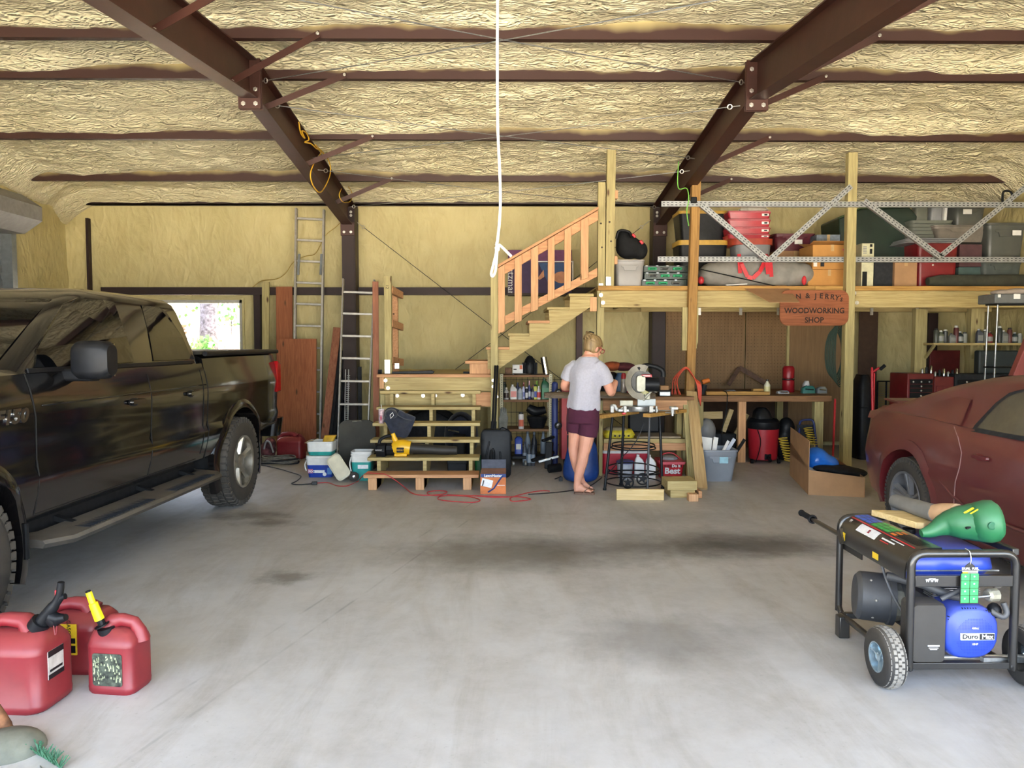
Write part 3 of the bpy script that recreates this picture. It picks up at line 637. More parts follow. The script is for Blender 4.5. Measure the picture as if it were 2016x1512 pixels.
for a, b_ in (((1381, 402), (1512, 512)), ((1516, 510), (1676, 366)), ((1702, 395), (1853, 506)), ((1852, 504), (2024, 364))): angle(at(*a, gy - .15), at(*b_, gy - .15), 'diagonal')
MB().obox(at(1366, 394, LFY - .17), (.075, .03, .075)).build('tape_case', M_blk, ga, bev=.01)
hb = MB().tube(bez([at(1359, 395, LFY - .18), at(1354, 405, LFY - .18), at(1352, 420, LFY - .17), at(1355, 450, LFY - .16)], 5), .006, 5)
cs = thing('marking_string', 'bright green string hanging from the rafter down the amber post', 'string', at(1338, 340, LFY - .2))
MB().tube(bez([at(1336, 318, LFY - .25), at(1335, 369, LFY - .25), at(1352, 371, LFY - .2), at(1356, 393, LFY - .18), at(1352, 415, LFY - .17), at(1356, 445, LFY - .16)], 5), .006, 5).build('string', mat('lime_string', '#86d35a', .6), cs, sm=180)
# ================================================================ wall-side items by the ladders
ply = thing('plywood_sheet', 'tall narrow orange plywood sheet leaning on the back wall behind the long ladder', 'plywood', (X(560, 11.4), 11.4, 0))
MB().beam((X(561, 11.4), 11.34, 0), (X(561, 11.4), 11.42, Z(565, 11.45)), X(577, 11.4) - X(545, 11.4), .02, (0, 1, 0)).build('sheet', PLY, ply)
ply2 = thing('plywood_sheet', 'wide orange plywood sheet covering the foot of the long ladder', 'plywood', (X(584, 11.2), 11.1, 0))
MB().beam((X(584, 11.1), 11.02, 0), (X(584, 11.1), 11.12, Z(667, 11.1)), X(623, 11.1) - X(545, 11.1), .02, (0, 1, 0)).build('sheet', PLY, ply2)
stud = thing('pine_stud', 'pale pine stud leaning on the wall beside the plywood sheets', 'lumber', (X(525, 11.45), 11.4, 0))
MB().beam((X(525, 11.45), 11.34, 0), (X(527, 11.45), 11.42, Z(556, 11.45)), .1, .04, (0, 1, 0)).build('stud', W_z, stud)
def ladder(lab, p0, p1, q0, q1, rungs, w=.05, th=.028, cap=0):
    t = thing('ladder', lab, 'ladder', (Vector(p0) + Vector(p1)) / 2)
    for a, b_ in ((p0, q0), (p1, q1)):
        a, b_ = Vector(a), Vector(b_); MB().beam(a, b_, th, w, (0, 1, 0)).build('side_rail', M_alu, t, bev=.003)
    for z in rungs:
        f = (z - p0[2]) / (q0[2] - p0[2]); a = Vector(p0).lerp(Vector(q0), f); b_ = Vector(p1).lerp(Vector(q1), f)
        MB().beam(a, b_, .03, .03).build('rung', M_alu, t, bev=.003)
    return t
def LP(px, py, Y): p = at(px, py, Y); return (p.x, Y, p.z)
b0 = at(577, 868, 11.2); b1 = at(631, 868, 11.2)
l1 = ladder('tall aluminium extension ladder leaning on the wall behind the plywood', (X(577, 11.2), 11.17, 0), (X(629, 11.2), 11.17, 0), LP(583.5, 410, 11.42), LP(638, 413, 11.42), [Z(y, 11.3) for y in (428, 471, 513, 556, 598, 641, 684, 727, 770, 813, 850)], .07, .03)
for px in (588, 632):
    MB().beam(at(px - 1, 541, 11.28), at(px + 1, 500, 11.3), .03, .02, (0, 1, 0)).build('rung_lock', _M['door_track'], l1)
l2 = ladder('short bright aluminium ladder leaning beside the landing, in front of the steel column', (X(664, 10.5), 10.45, 0), (X(722, 10.5), 10.45, 0), LP(676, 549, 10.9), LP(737, 551, 10.9), [Z(y, 10.7) for y in (573.5, 616.5, 661, 705, 749.5, 794, 838, 880)], .06, .022)
# black long stock, trellis and steel angle behind the ladders
bk = thing('stock_bundle', 'bundle of long black boards leaning on the wall between the two ladders', 'boards', (X(650, 11.0), 11.0, 0))
for k, (a, b_, y) in enumerate(((636, 665, 645), (642, 668, 655), (648, 670, 690), (654, 672, 720), (660, 676, 760))):
    MB().beam((X(a, 10.9), 10.82 + .03 * k, 0), (X(b_, 11.3), 11.28 + .03 * k, Z(y, 11.3)), .11, .02, (0, 1, 0)).build('board', M_blk if k else wood('reddish_pine_z', '', '', 'z'), bk, bev=.002)
for k, px in enumerate((679, 697)):
    tl = thing('steel_trellis' if k == 0 else 'dark_channel', 'white perforated shelf standard leaning behind the short ladder' if k == 0 else 'dark perforated steel channel standing beside the steel column', 'shelf rail', (X(px, 11.1), 11.1, 0))
    if k == 0:
        for dx in (0, .045): MB().beam((X(676, 11.1) + dx, 11.1, 0), (X(680, 11.2) + dx, 11.2, Z(727, 11.2)), .008, .02).build('strip', M_white, tl)
        for z in np.arange(.3, 1.1, .03): MB().beam((X(676, 11.1) + (z / 1.15) * .03, 11.1 + .09 * z, z), (X(676, 11.1) + (z / 1.15) * .03 + .045, 11.1 + .09 * z, z), .008, .008).build('cross_bar', M_white, tl)
    else:
        MB().box(X(704, 11.15), X(711, 11.15), 11.15, 11.18, 0, Z(722, 11.15)).build('channel', M_dark, tl)
# ================================================================ pegboard and benches
pb = 0
for a, b_, lab in ((1310, 1466, 'pegboard sheet on the back wall nearest the steel column'), (1468, 1547, 'pegboard sheet on the back wall behind the hand tools'), (1553, 1660, 'brown hardboard sheet on the back wall behind the red gas cylinder'), (1690, 1727, 'narrow dark brown board on the wall beyond the tall post')):
    y0 = 11.44; t = thing('pegboard', lab, 'pegboard', (X((a + b_) / 2, y0), y0, .1)); x0, x1 = X(a, y0), X(b_, y0)
    z0, z1 = (.08, Z(607, y0)); o = MB().box(x0, x1, y0, y0 + .012, z0, z1).build('sheet', B_z if a < 1600 else mat('dark_hardboard', '#4a3527', .8), t)
    if a < 1550:
        h = MB(); r_ = .008
        for u in np.arange(x0 + .03, x1 - .02, .05):
            for v in np.arange(.95, z1 - .02, .05): h.add([(u - r_ / 2, y0 - .001, v - r_ / 2), (u + r_ / 2, y0 - .001, v - r_ / 2), (u + r_ / 2, y0 - .001, v + r_ / 2), (u - r_ / 2, y0 - .001, v + r_ / 2)], [(0, 1, 2, 3)])
        h.build('peg_holes', M_blkm, o, kind='stuff')
sd2 = thing('wall_stud', 'pale wall stud showing between two pegboard sheets', 'lumber', (X(1550, 11.43), 11.43, 0)); board(sd2, 'stud', W_z, X(1547.5, 11.43), X(1552.5, 11.43), 11.40, 11.452, 0, Z(607, 11.43))
for px0, px1, yy, lab in ((1801, 1824, 10.3, 'rough wall post beside the gridded wire shelf'), (1910, 1936, 10.3, 'wall post between the two runs of bottle shelf')):
    t = thing('wall_post', lab, 'post', (X(px0, yy), yy, 0)); board(t, 'post', W_z, X(px0, yy), X(px1, yy), yy, yy + .1, 0, ZB0 + .02)
sc1 = thing('steel_channel', 'dark steel channel column beside the bottle shelf', 'column', (X(1835, 11.4), 11.4, 0)); MB().box(X(1826, 11.4), X(1845, 11.4), 11.4, 11.5, 0, 2.0).build('channel', M_irond, sc1)
# bench B
BZ = Z(779, 9.9)
bb = thing('workbench', 'long brown workbench standing against the pegboard wall', 'workbench', (3.3, 10.5, 0))
bx0, bx1 = X(1369, 9.9), X(1637, 9.9)
for k in range(6): board(bb, 'top_board', B_x, bx0, bx1, 9.9 + k * .25, 9.9 + k * .25 + .246, BZ - .03, BZ)
board(bb, 'apron', B_x, bx0, bx1 - .0, 9.86, 9.898, Z(791, 9.88), BZ - .002)
board(bb, 'leg', P_z, X(1456, 9.92), X(1471, 9.92), 9.92, 9.98, 0, BZ - .031); board(bb, 'leg', W_z, X(1606, 9.92), X(1624, 9.92), 9.92, 10.01, 0, BZ - .031)
board(bb, 'leg', W_z, bx0 + .03, bx0 + .12, 9.92, 10.01, 0, BZ - .031)
for xx in (bx0 + .05, bx1 - .2): board(bb, 'leg', W_z, xx, xx + .09, 11.28, 11.37, 0, BZ - .031)
board(bb, 'back_panel', mat('dark_hardboard', ''), bx0 + .1, bx1, 11.38, 11.39, .02, BZ - .05)
# bench A
AZ = Z(788, 8.95)
ba = thing('workbench', 'pine workbench with a lower shelf standing behind the saw', 'workbench', (1.7, 9.3, 0))
ax0, ax1 = X(1186, 8.95), X(1358, 8.95)
for k in range(3): board(ba, 'top_board', B_x, ax0, ax1 + .06, 8.95 + k * .17, 8.95 + k * .17 + .166, AZ - .0, AZ + .038)
board(ba, 'apron', P_x, ax0, ax1 - .02, 8.96, 9.0, Z(808, 8.95), AZ - .002)
SZ = Z(864, 8.95)
board(ba, 'shelf_rail', W_x, ax0 + .02, ax1, 8.93, 8.965, Z(872, 8.95), SZ); board(ba, 'shelf_rail', P_x, ax0 + .02, ax1 - .04, 8.93, 8.965, Z(887, 8.95), Z(872, 8.95) - .002)
for k in range(3): board(ba, 'shelf_board', W_x, ax0 + .02, ax1, 8.967 + k * .16, 8.967 + k * .16 + .157, SZ - .03, SZ - .001)
board(ba, 'leg', W_z, X(1180, 8.95), X(1187, 8.95), 8.93, 9.02, 0, AZ - .002); board(ba, 'leg', O_z, X(1352, 8.95), X(1361, 8.95), 8.92, 8.96, .0, SZ - .05); board(ba, 'leg', W_z, ax1 - .04, ax1 + .02, 9.4, 9.46, 0, AZ - .002); board(ba, 'leg', W_z, ax0, ax0 + .06, 9.4, 9.46, 0, AZ - .002)
board(ba, 'leg', W_z, X(1347, 9.05), X(1353, 9.05), 9.05, 9.1, 0, AZ - .002)
# shop sign
sg = thing('shop_sign', 'rounded wooden plaque reading woodworking shop hanging from the loft beam', 'sign', at(1603, 640, 9.36))
p0, p1 = at(1535, 641, 9.36), at(1672, 571, 9.36); w, h = p1.x - p0.x, p1.z - p0.z; cx, cz_ = (p0.x + p1.x) / 2, (p0.z + p1.z) / 2
ring = rr(cx, cz_, 0, w, h, .1, 6); MB().prism([(p.x, p.y) for p in ring], 'y', 9.36, 9.385).build('plaque', wood('sign_cedar', '#9c5c38', '#79401f', 'x', knots=False), sg, bev=.004)
M_ink = mat('burnt_lettering', '#2b1a12', .8)
a = at(1616, 586, 9.358)
for i, (s_, px, py, rt) in enumerate(zip("N&JERRY'S", (1572, 1590, 1606, 1617, 1628, 1639, 1648, 1654, 1656.5), (584, 582.5, 583, 583, 584, 585, 587, 586, 590), (6, 3, 0, -3, -5, -8, -12, -12, -14))):
    text('lettering', s_, .085 if s_ not in "'S" else .065, M_ink, sg, at(px, py, 9.358), (R(90), R(-rt), 0), .001, .002)
text('lettering', 'WOODWORKING', .092, M_ink, sg, at(1603.5, 612, 9.358), (R(90), 0, 0), .001, .002, .96); text('lettering', 'SHOP', .092, M_ink, sg, at(1603, 630.5, 9.358), (R(90), 0, 0), .001, .002)
cf = thing('cardboard_flap', 'brown cardboard sheet jutting over the loft edge, half hiding the shop sign', 'cardboard', at(1500, 570, 9.3))
q = [at(1450, 566, 9.62), at(1548, 565, 9.62), at(1574, 595.5, 9.12), at(1515, 595.5, 9.12)]; q = [Vector((p.x, p.y, p.z)) for p in q]
q[0].z = q[1].z = ZD + .012; q[0].x = X(1452, 9.62)
MB().loft([[p for p in q], [p + Vector((0, 0, .006)) for p in q]]).build('sheet', M_card, cf)
wp = thing('white_lath', 'thin white strip lying on the loft edge beside the cardboard', 'strip', at(1440, 560, 9.6)); MB().beam((X(1425, 9.6), 9.56, ZD + .012), (X(1468, 9.6), 9.60, ZD + .03), .03, .012).build('strip', M_white, wp)
# hanging pull rope
rp = thing('pull_rope', 'white knotted rope hanging from overhead in the middle of the room', 'rope', at(981, 480, 4.6))
M_rope = mat('white_rope', '#efece4', .7, 0, .05, 60)
yr = 4.6
MB().tube(bez([(at(979, 0, yr).x, yr, ptop(4.6) + .1), at(979.5, 0, yr), at(979, 120, yr), at(980, 250, yr), at(984, 340, yr), at(985, 400, yr), at(983, 440, yr), at(979, 478, yr)], 8), .0085, 8).build('rope', M_rope, rp, sm=180)
MB().tube(bez([at(978, 476, yr), at(976, 500, yr), at(970, 525, yr), at(967, 539, yr), at(970, 544, yr), at(975, 535, yr), at(978, 510, yr), at(979, 480, yr)], 6), .0075, 8).build('loop', M_rope, rp, sm=180)
MB().tube(bez([at(976, 480, yr - .01), at(981, 484, yr - .015), at(976, 488, yr - .015), at(981, 492, yr - .01), at(982, 482, yr - .02), at(990, 488, yr - .01), at(999, 497, yr - .01), at(1007, 505, yr - .01)], 6), .008, 8).build('knot_tail', M_rope, rp, sm=180)
# ================================================================ vehicles
def carpaint(name, col, dustc, dust, rough=.12, coat=1.0):
    m, nt, bs, tc = base(name)
    g = nd(nt, 'NewGeometry'); sp = nd(nt, 'SeparateXYZ'); nt.links.new(g.outputs['Normal'], sp.inputs[0])
    mr = nd(nt, 'MapRange'); mr.inputs[1].default_value = -.1; mr.inputs[2].default_value = 1; mr.inputs[3].default_value = dust * .3; mr.inputs[4].default_value = dust; nt.links.new(sp.outputs[2], mr.inputs[0])
    mm = nd(nt, 'Math', operation='MULTIPLY'); nt.links.new(mr.outputs[0], mm.inputs[0])
    nt.links.new(ramp(nt, noise(nt, mapping(nt, tc.outputs['Object'], (1, .5, 1)), 3.5, 7, .7, .5), .3, .7, (.35, .35, .35, 1)), mm.inputs[1])
    nt.links.new(mix(nt, mm.outputs[0], lin(col), lin(dustc)), bs.inputs['Base Color'])
    r2 = nd(nt, 'MapRange'); r2.inputs[3].default_value = rough; r2.inputs[4].default_value = .8; nt.links.new(mm.outputs[0], r2.inputs[0]); nt.links.new(r2.outputs[0], bs.inputs['Roughness'])
    c2 = nd(nt, 'MapRange'); c2.inputs[3].default_value = coat; c2.inputs[4].default_value = 0; nt.links.new(mm.outputs[0], c2.inputs[0]); nt.links.new(c2.outputs[0], bs.inputs['Coat Weight']); bs.inputs['Coat Roughness'].default_value = .07
    _M[name] = m; return m
M_tpaint = carpaint('black_car_paint', '#08080a', '#544f48', .10, .12, .6); M_cpaint = carpaint('dusty_red_car_paint', '#560d15', '#7f605c', .5, .32, .5)
M_tint = mat('tinted_glass', '#07080a', .03, 0, 0); M_tint.node_tree.nodes['Principled BSDF'].inputs['Specular IOR Level'].default_value = .9
M_tire = mat('tyre_rubber', '#1f1f20', .8, 0, .15, 12, .2, dust=.25); M_tread = mat('tyre_tread', '#333231', .85, 0, .2, 30, .2, dust=.3)
def wheel(root, c, r, w, side, rim_m, rr_=.55, spokes=6, tread=True, blocks=44, two=False, hub=.07):
    """axle along x; side = +1 when the outer face looks to +x"""
    c = Vector(c); a = Vector((side, 0, 0))
    pr = [(rr_ * r, -w * .5), (r * .82, -w * .5), (r * .95, -w * .44), (r * .985, -w * .34), (r, 0), (r * .985, w * .34), (r * .95, w * .44), (r * .82, w * .53), (rr_ * r * 1.05, w * .5), (rr_ * r, w * .4), (rr_ * r, -w * .4)]
    t = MB().loft([[c + a * z + Vector((0, math.cos(2 * math.pi * k / 48) * q, math.sin(2 * math.pi * k / 48) * q)) for k in range(48)] for q, z in pr], loop=True).build('tyre', M_tire, root, sm=50)
    if tread:
        b = MB()
        for k in range(blocks):
            for j, (o, l) in enumerate(((-.36, .2), (-.12, .2), (.12, .2), (.36, .2))):
                an = 2 * math.pi * (k + .5 * (j % 2) + .1 * j) / blocks
                b.obox(c + a * (o * w) + Vector((0, math.cos(an) * r * (1.004 if abs(o) < .3 else .992), math.sin(an) * r * (1.004 if abs(o) < .3 else .992))), (w * l, 2 * math.pi * r / blocks * .72, r * .03), (an - math.pi / 2, 0, .25 * (1 if j % 2 else -1)))
            an = 2 * math.pi * k / blocks
            for e in (1, -1): b.obox(c + a * (.475 * w * e) + Vector((0, math.cos(an) * r * .93, math.sin(an) * r * .93)), (w * .04, 2 * math.pi * r / blocks * .6, r * .09), (an - math.pi / 2, 0, 0))
        b.build('tread', M_tread, t, kind='stuff')
    R_ = rr_ * r
    rim = MB().loft([[c + a * z + Vector((0, math.cos(2 * math.pi * k / 40) * q, math.sin(2 * math.pi * k / 40) * q)) for k in range(40)] for q, z in [(R_ * 1.03, w * .47), (R_ * 1.03, w * .52), (R_ * .95, w * .5), (R_ * .9, w * .1), (R_ * .5, -w * .1), (.02, -w * .1)]], cap=False).build('rim', rim_m, root, sm=40)
    for k in range(spokes):
        an = 2 * math.pi * k / spokes + .3
        for o in ((-.13, .13) if two else (0,)):
            d = Vector((0, math.cos(an + o), math.sin(an + o))); n_ = Vector((0, -math.sin(an), math.cos(an)))
            hw = (.1 if two else .17) * R_
            ring = lambda q, ww, z, th: [c + a * (z - th) + d * q - n_ * ww, c + a * z + d * q - n_ * ww * .5, c + a * z + d * q + n_ * ww * .5, c + a * (z - th) + d * q + n_ * ww]
            MB().loft([ring(R_ * .2, hw * .8, w * .36, .03), ring(R_ * .6, hw * .7, w * .4, .03), ring(R_ * .98, hw * 1.1, w * .47, .03)]).build('spoke', rim_m, rim, sm=30)
    MB().lathe([(hub, w * .28), (hub, w * .4), (hub * .7, w * .44), (0.001, w * .44)], c, 20, a).build('hub', rim_m, rim, sm=40)
    return t
def boolean_cut(o, cyl):
    c = cyl.build('cutter', M_blk); m = o.modifiers.new('b', 'BOOLEAN'); m.operation = 'DIFFERENCE'; m.object = c; m.solver = 'EXACT'
    c.parent = o.parent
    bpy.context.view_layer.update(); dg = bpy.context.evaluated_depsgraph_get(); me = bpy.data.meshes.new_from_object(o.evaluated_get(dg)); o.modifiers.clear(); o.data = me
    bpy.data.objects.remove(c); me.shade_smooth(); me.set_sharp_from_angle(angle=R(32))
def ringsym(half, y): return [Vector((x, y, z)) for x, z in half] + [Vector((-x, y, z)) for x, z in half[::-1] if x > 1e-6]
# ---- pickup: built at the origin (rear axle), nose towards -y
tk = thing('pickup_truck', 'black four-door pickup truck parked along the rolling door with a dusty running board', 'truck')
TKM = dict(loc=(-3.505, 7.4, 0), rz=R(-2.0))
def t_half(w, zt, zb=.52): return [(0, zb), (w * .86, zb), (w * .95, zb + .05), (w * .985, .70), (w, .80), (w * .985, .86), (w * .993, 1.0), (w, 1.14), (w * .995, 1.2), (w * .975, 1.30), (w * .95, zt - .025), (w * .90, zt), (0, zt + .02)]
stn = [(-4.60, .80, 1.15, .6), (-4.52, .90, 1.2, .55), (-4.2, .965, 1.3, .5), (-3.7, .99, 1.37, .5), (-3.3, .995, 1.40, .5), (-3.0, 1.0, 1.41, .52), (-2.2, 1.0, 1.405, .52), (-1.5, 1.0, 1.405, .52), (-.78, 1.0, 1.405, .52)]
bd = MB().loft([ringsym(t_half(w, zt, zb), y) for y, w, zt, zb in stn]).build('body', M_tpaint, tk, sm=32)
ac = lambda y, r, s: MB().cyl((s * .62, y, .43), (s * 1.2, y, .43), r, n=40)
for s in (1, -1): boolean_cut(bd, ac(-3.68, .50, s))
bedb = MB().loft([ringsym(t_half(w, zt, zb), y) for y, w, zt, zb in [(-.765, .995, 1.445, .52), (0, 1.0, 1.45, .55), (.7, .995, 1.45, .6), (1.08, .985, 1.45, .62), (1.18, .95, 1.44, .68)]]).build('cargo_bed', M_tpaint, tk, sm=32)
for s in (1, -1): boolean_cut(bedb, ac(0, .51, s))
MB().loft([rr(0, .2, 1.455, 1.86, 1.92, .04), rr(0, .2, 1.485, 1.84, 1.9, .04)]).build('bed_cover', mat('bed_cover', '#26241f', .6, 0, .1, 6), tk, sm=30)
MB().tube([(.972, -.76, 1.462), (.975, .2, 1.465), (.965, 1.12, 1.462)], .022, 8).build('rail_cap', M_blk, tk, sm=60)
# greenhouse
def gring(z, yf, yr_, w, r=.16): return rr(0, (yf + yr_) / 2, z, 2 * w, yr_ - yf, r, 5)
G = [(1.38, -3.2, -.77, .95), (1.44, -3.1, -.775, .935), (1.66, -2.72, -.81, .865), (1.80, -2.46, -.83, .815), (1.865, -2.3, -.85, .785), (1.90, -2.2, -.90, .74), (1.93, -2.05, -1.05, .62), (1.945, -1.8, -1.3, .35)]
MB().loft([gring(z, a, b_, w, .13) for z, a, b_, w in G]).build('cab', M_tpaint, tk, sm=38)
def side_pt(y, z, off=.012):
    for (z0, _, _, w0), (z1, _, _, w1) in zip(G[:-1], G[1:]):
        if z0 <= z <= z1: return Vector((w0 + (w1 - w0) * (z - z0) / (z1 - z0) + off, y, z))
    return Vector((G[0][3] + off, y, z))
def pane_side(name, poly, m, parent, sx=1, th=.01, f=side_pt, off=.006):
    a = [f(y, z, off) for y, z in poly]; b_ = [f(y, z, off - th) for y, z in poly]
    a = [Vector((p.x * sx, p.y, p.z)) for p in a]; b_ = [Vector((p.x * sx, p.y, p.z)) for p in b_]
    return MB().loft([b_, a]).build(name, m, parent)
def strip(name, m, parent, sx, f, ys, lo, hi, off, n=3, th=.012):
    A = []
    for o_ in (off - th, off):
        A.append([[f(y, lo(y) + (hi(y) - lo(y)) * k / n, o_) for k in range(n + 1)] for y in ys])
    b = MB()
    for g in A:
        b.add([Vector((p.x * sx, p.y, p.z)) for r_ in g for p in r_], [(i * (n + 1) + j, i * (n + 1) + j + 1, (i + 1) * (n + 1) + j + 1, (i + 1) * (n + 1) + j) for i in range(len(ys) - 1) for j in range(n)])
    return b.build(name, m, parent, sm=180)
def pl(pts):
    ys = [p[0] for p in pts]; zs = [p[1] for p in pts]; return lambda y: float(np.interp(y, ys, zs))
fwp = [(-2.98, 1.415), (-2.9, 1.52), (-2.68, 1.68), (-2.48, 1.80), (-2.3, 1.845), (-2.0, 1.85), (-1.86, 1.845), (-1.87, 1.6), (-1.88, 1.42), (-2.4, 1.41)]
rwp = [(-1.60, 1.42), (-1.54, 1.6), (-1.48, 1.84), (-1.2, 1.835), (-1.12, 1.8), (-.99, 1.6), (-.96, 1.45), (-1.0, 1.42)]
for sx in (1, -1):
    pane_side('side_window', fwp, M_tint, tk, sx); pane_side('side_window', rwp, M_tint, tk, sx)
    pane_side('window_seal', [(-3.05, 1.385), (-.93, 1.385), (-.94, 1.41), (-3.05, 1.41)], M_blk, tk, sx, off=.012)
# windscreen and rear glass on the slopes
def gz(z):
    for (z0, a0, b0, w0), (z1, a1, b1, w1) in zip(G[:-1], G[1:]):
        if z0 <= z <= z1: t = (z - z0) / (z1 - z0); return a0 + (a1 - a0) * t, w0 + (w1 - w0) * t
ws = []
for z in (1.43, 1.55, 1.7, 1.84):
    a, w = gz(z); ws.append([(s_ * (w - .12), a - .012 + .10 * (1 - (1 - abs(s_)) ** .5) * 0, z) for s_ in (-1, -.5, 0, .5, 1)])
MB().add([p for r_ in ws for p in r_], [(i * 5 + j, i * 5 + j + 1, (i + 1) * 5 + j + 1, (i + 1) * 5 + j) for i in range(3) for j in range(4)]).build('windscreen', M_tint, tk, sm=180)
# side details (both sides where they would be seen)
def bodyside(z, w=1.0):
    h = t_half(w, 1.405)[2:]; 
    for (x0, z0), (x1, z1) in zip(h[:-1], h[1:]):
        if z0 <= z <= z1: return x0 + (x1 - x0) * (z - z0) / (z1 - z0)
    return w * .95
M_seam = mat('seam_shadow_gap', '#050505', .9)
def seam(pts): MB().tube([Vector((bodyside(z) + .0005, y, z)) for y, z in pts], .0045, 5).build('door_seam', M_seam, tk)
def zr(a, b_, n=10): return [a + (b_ - a) * i / n for i in range(n + 1)]
seam([(-3.06 + .02 * math.sin(z * 3), z) for z in zr(.58, 1.38)]); seam([(-1.75, z) for z in zr(.58, 1.40)])
seam([(-.86 - .1 * max(0, .8 - z) , z) for z in zr(.62, 1.40)]); seam([(y, .585) for y in zr(-3.04, -.95)]); seam([(-.772, z) for z in zr(.56, 1.39)])
for y in (-1.98, -1.08):
    hd_ = MB().loft([rr(0, 0, 0, .19, .035, .015, 3), rr(0, 0, .022, .18, .03, .014, 3)]).xf(Matrix.Translation((bodyside(1.13) + .012, y, 1.145)) @ Euler((R(90), 0, R(90))).to_matrix().to_4x4()).build('door_handle', M_tpaint, tk, sm=40)
    MB().sph((bodyside(1.13), y - .02, 1.142), (.006, .075, .03), 12, 6).build('handle_cup', M_blk, tk, sm=180)
# character crease
MB().tube([(bodyside(1.2) - .001, y, 1.2) for y in zr(-3.0, -.8)], .006, 6).build('body_crease', M_tpaint, tk, sm=180)
# mirror
mr_ = MB().loft([[Vector((x, y, z)) for y, z in [(p.x, p.y) for p in rr(-2.70 + dy, 1.45, 0, .17 * sc_, .27 * sc_, .05)]] for x, sc_, dy in ((1.02, .7, 0), (1.05, .84, 0), (1.13, .87, .0), (1.21, .83, .0), (1.24, .68, .0))]).build('mirror', M_blk, tk, sm=50)
MB().loft([[Vector((x, y, z)) for y, z in [(p.x, p.y) for p in rr(-2.68, 1.36 + 0, 0, .11, .075, .02)]] for x in (.93, 1.12)]).build('mirror_arm', M_blk, mr_, sm=50)
MB().box(1.04, 1.22, -2.645, -2.635, 1.35, 1.55).build('mirror_glass', M_chrome, mr_)
text('badge_lettering', 'F150', .105, M_chrome, tk, (bodyside(1.02) + .006, -3.27, 1.155), (R(90), 0, R(90)), .005, .004, 1.25, shear=.25)
# wheel arch lips
for yc, r0, nm in ((-3.68, .50, 'arch_flare'), (0, .51, 'arch_flare')):
    b = MB(); rings = []
    for k in range(25):
        an = R(-22) + R(224) * k / 24; d = Vector((0, math.cos(an), math.sin(an))); c = Vector((0, yc, .43))
        if (c + d * r0).z < .5 and 0: continue
        xw = bodyside(max(.6, min(1.2, .43 + math.sin(an) * r0))); rings.append([c + d * r0 + Vector((xw - .08, 0, 0)), c + d * r0 + Vector((xw + .022, 0, 0)), c + d * (r0 + .045) + Vector((xw + .02, 0, 0)), c + d * (r0 + .085) + Vector((xw + .001, 0, 0)), c + d * (r0 + .085) + Vector((xw - .05, 0, 0))])
    b.loft(rings).build(nm, M_tpaint, tk, sm=40)
    MB().tube([Vector((.60, yc + math.cos(a_) * (r0 + .01), .43 + math.sin(a_) * (r0 + .01))) for a_ in [R(-20) + R(220) * k / 20 for k in range(21)]], .03, 6).build('wheel_well', M_blkm, tk)
    MB().loft([[Vector((x, yc + math.cos(a_) * (r0 + .02), .43 + math.sin(a_) * (r0 + .02))) for a_ in [math.pi * k / 16 for k in range(17)]] for x in (.55, .97)], cap=False, closed=False).build('wheel_well', M_blkm, tk, sm=60)
for yc in (-3.68, 0):
    for s in (1, -1): wheel(tk, (s * .87, yc, .42), .42, .27, s, mat('machined_alloy', '#9c968a', .35, .7, .3, 6), .58, 6)
MB().cyl((-.8, 0, .42), (.8, 0, .42), .05, n=10).build('rear_axle', M_blkm, tk); MB().box(-.45, -.35, -4.2, 1.1, .5, .6).box(.35, .45, -4.2, 1.1, .5, .6).build('chassis_rail', M_blkm, tk)
# running board
MB().box(-.74, .80, -3.0, -.62, .34, .53).build('underbody', M_blkm, tk)
rb = MB().loft([[Vector((x, y, z)) for x, z in ((.86 + i, .40), (1.085 + i, .385), (1.10 + i, .41), (1.085 + i, .43), (.87 + i, .45))] for y, i in ((-3.02, -.10), (-2.88, 0), (-.75, 0), (-.62, -.08))]).build('running_board', mat('dusty_step', '#2b2b2a', .7, 0, .2, 8, .1, dust=.4), tk, sm=40)
st_ = MB()
for k in range(24): st_.box(.95, 1.075, -2.7 + k * .035, -2.688 + k * .035, .434, .44).box(.95, 1.075, -1.55 + k * .03, -1.54 + k * .03, .434, .44)
st_.build('step_ribs', M_dark, rb, kind='stuff')
for y in (-2.6, -1.6, -.9): MB().beam((.7, y, .5), (.95, y, .42), .05, .03).build('step_bracket', M_blkm, rb)
MB().box(.80, .99, -3.16, -3.14, .36, .56).build('mud_flap', M_blkm, tk)
# tail lamp, bumper, light bar slashes
M_lamp = mat('tail_lamp_red', '#a01218', .15, 0, .1)
MB().prism([(1.04, 1.02), (1.186, 1.02), (1.19, 1.33), (1.08, 1.36)], 'x', .85, .988).build('tail_lamp', M_lamp, tk, bev=.01)
MB().loft([rr(0, 1.27, .52, 1.86, .22, .08), rr(0, 1.28, .72, 1.92, .24, .08)]).build('rear_bumper', M_tpaint, tk, sm=40)
MB().loft([rr(0, -4.62, .48, 1.7, .2, .08), rr(0, -4.62, .75, 1.86, .22, .08)]).build('front_bumper', M_chrome, tk, sm=40)
tk.location = TKM['loc']; tk.rotation_euler = (0, 0, TKM['rz'])

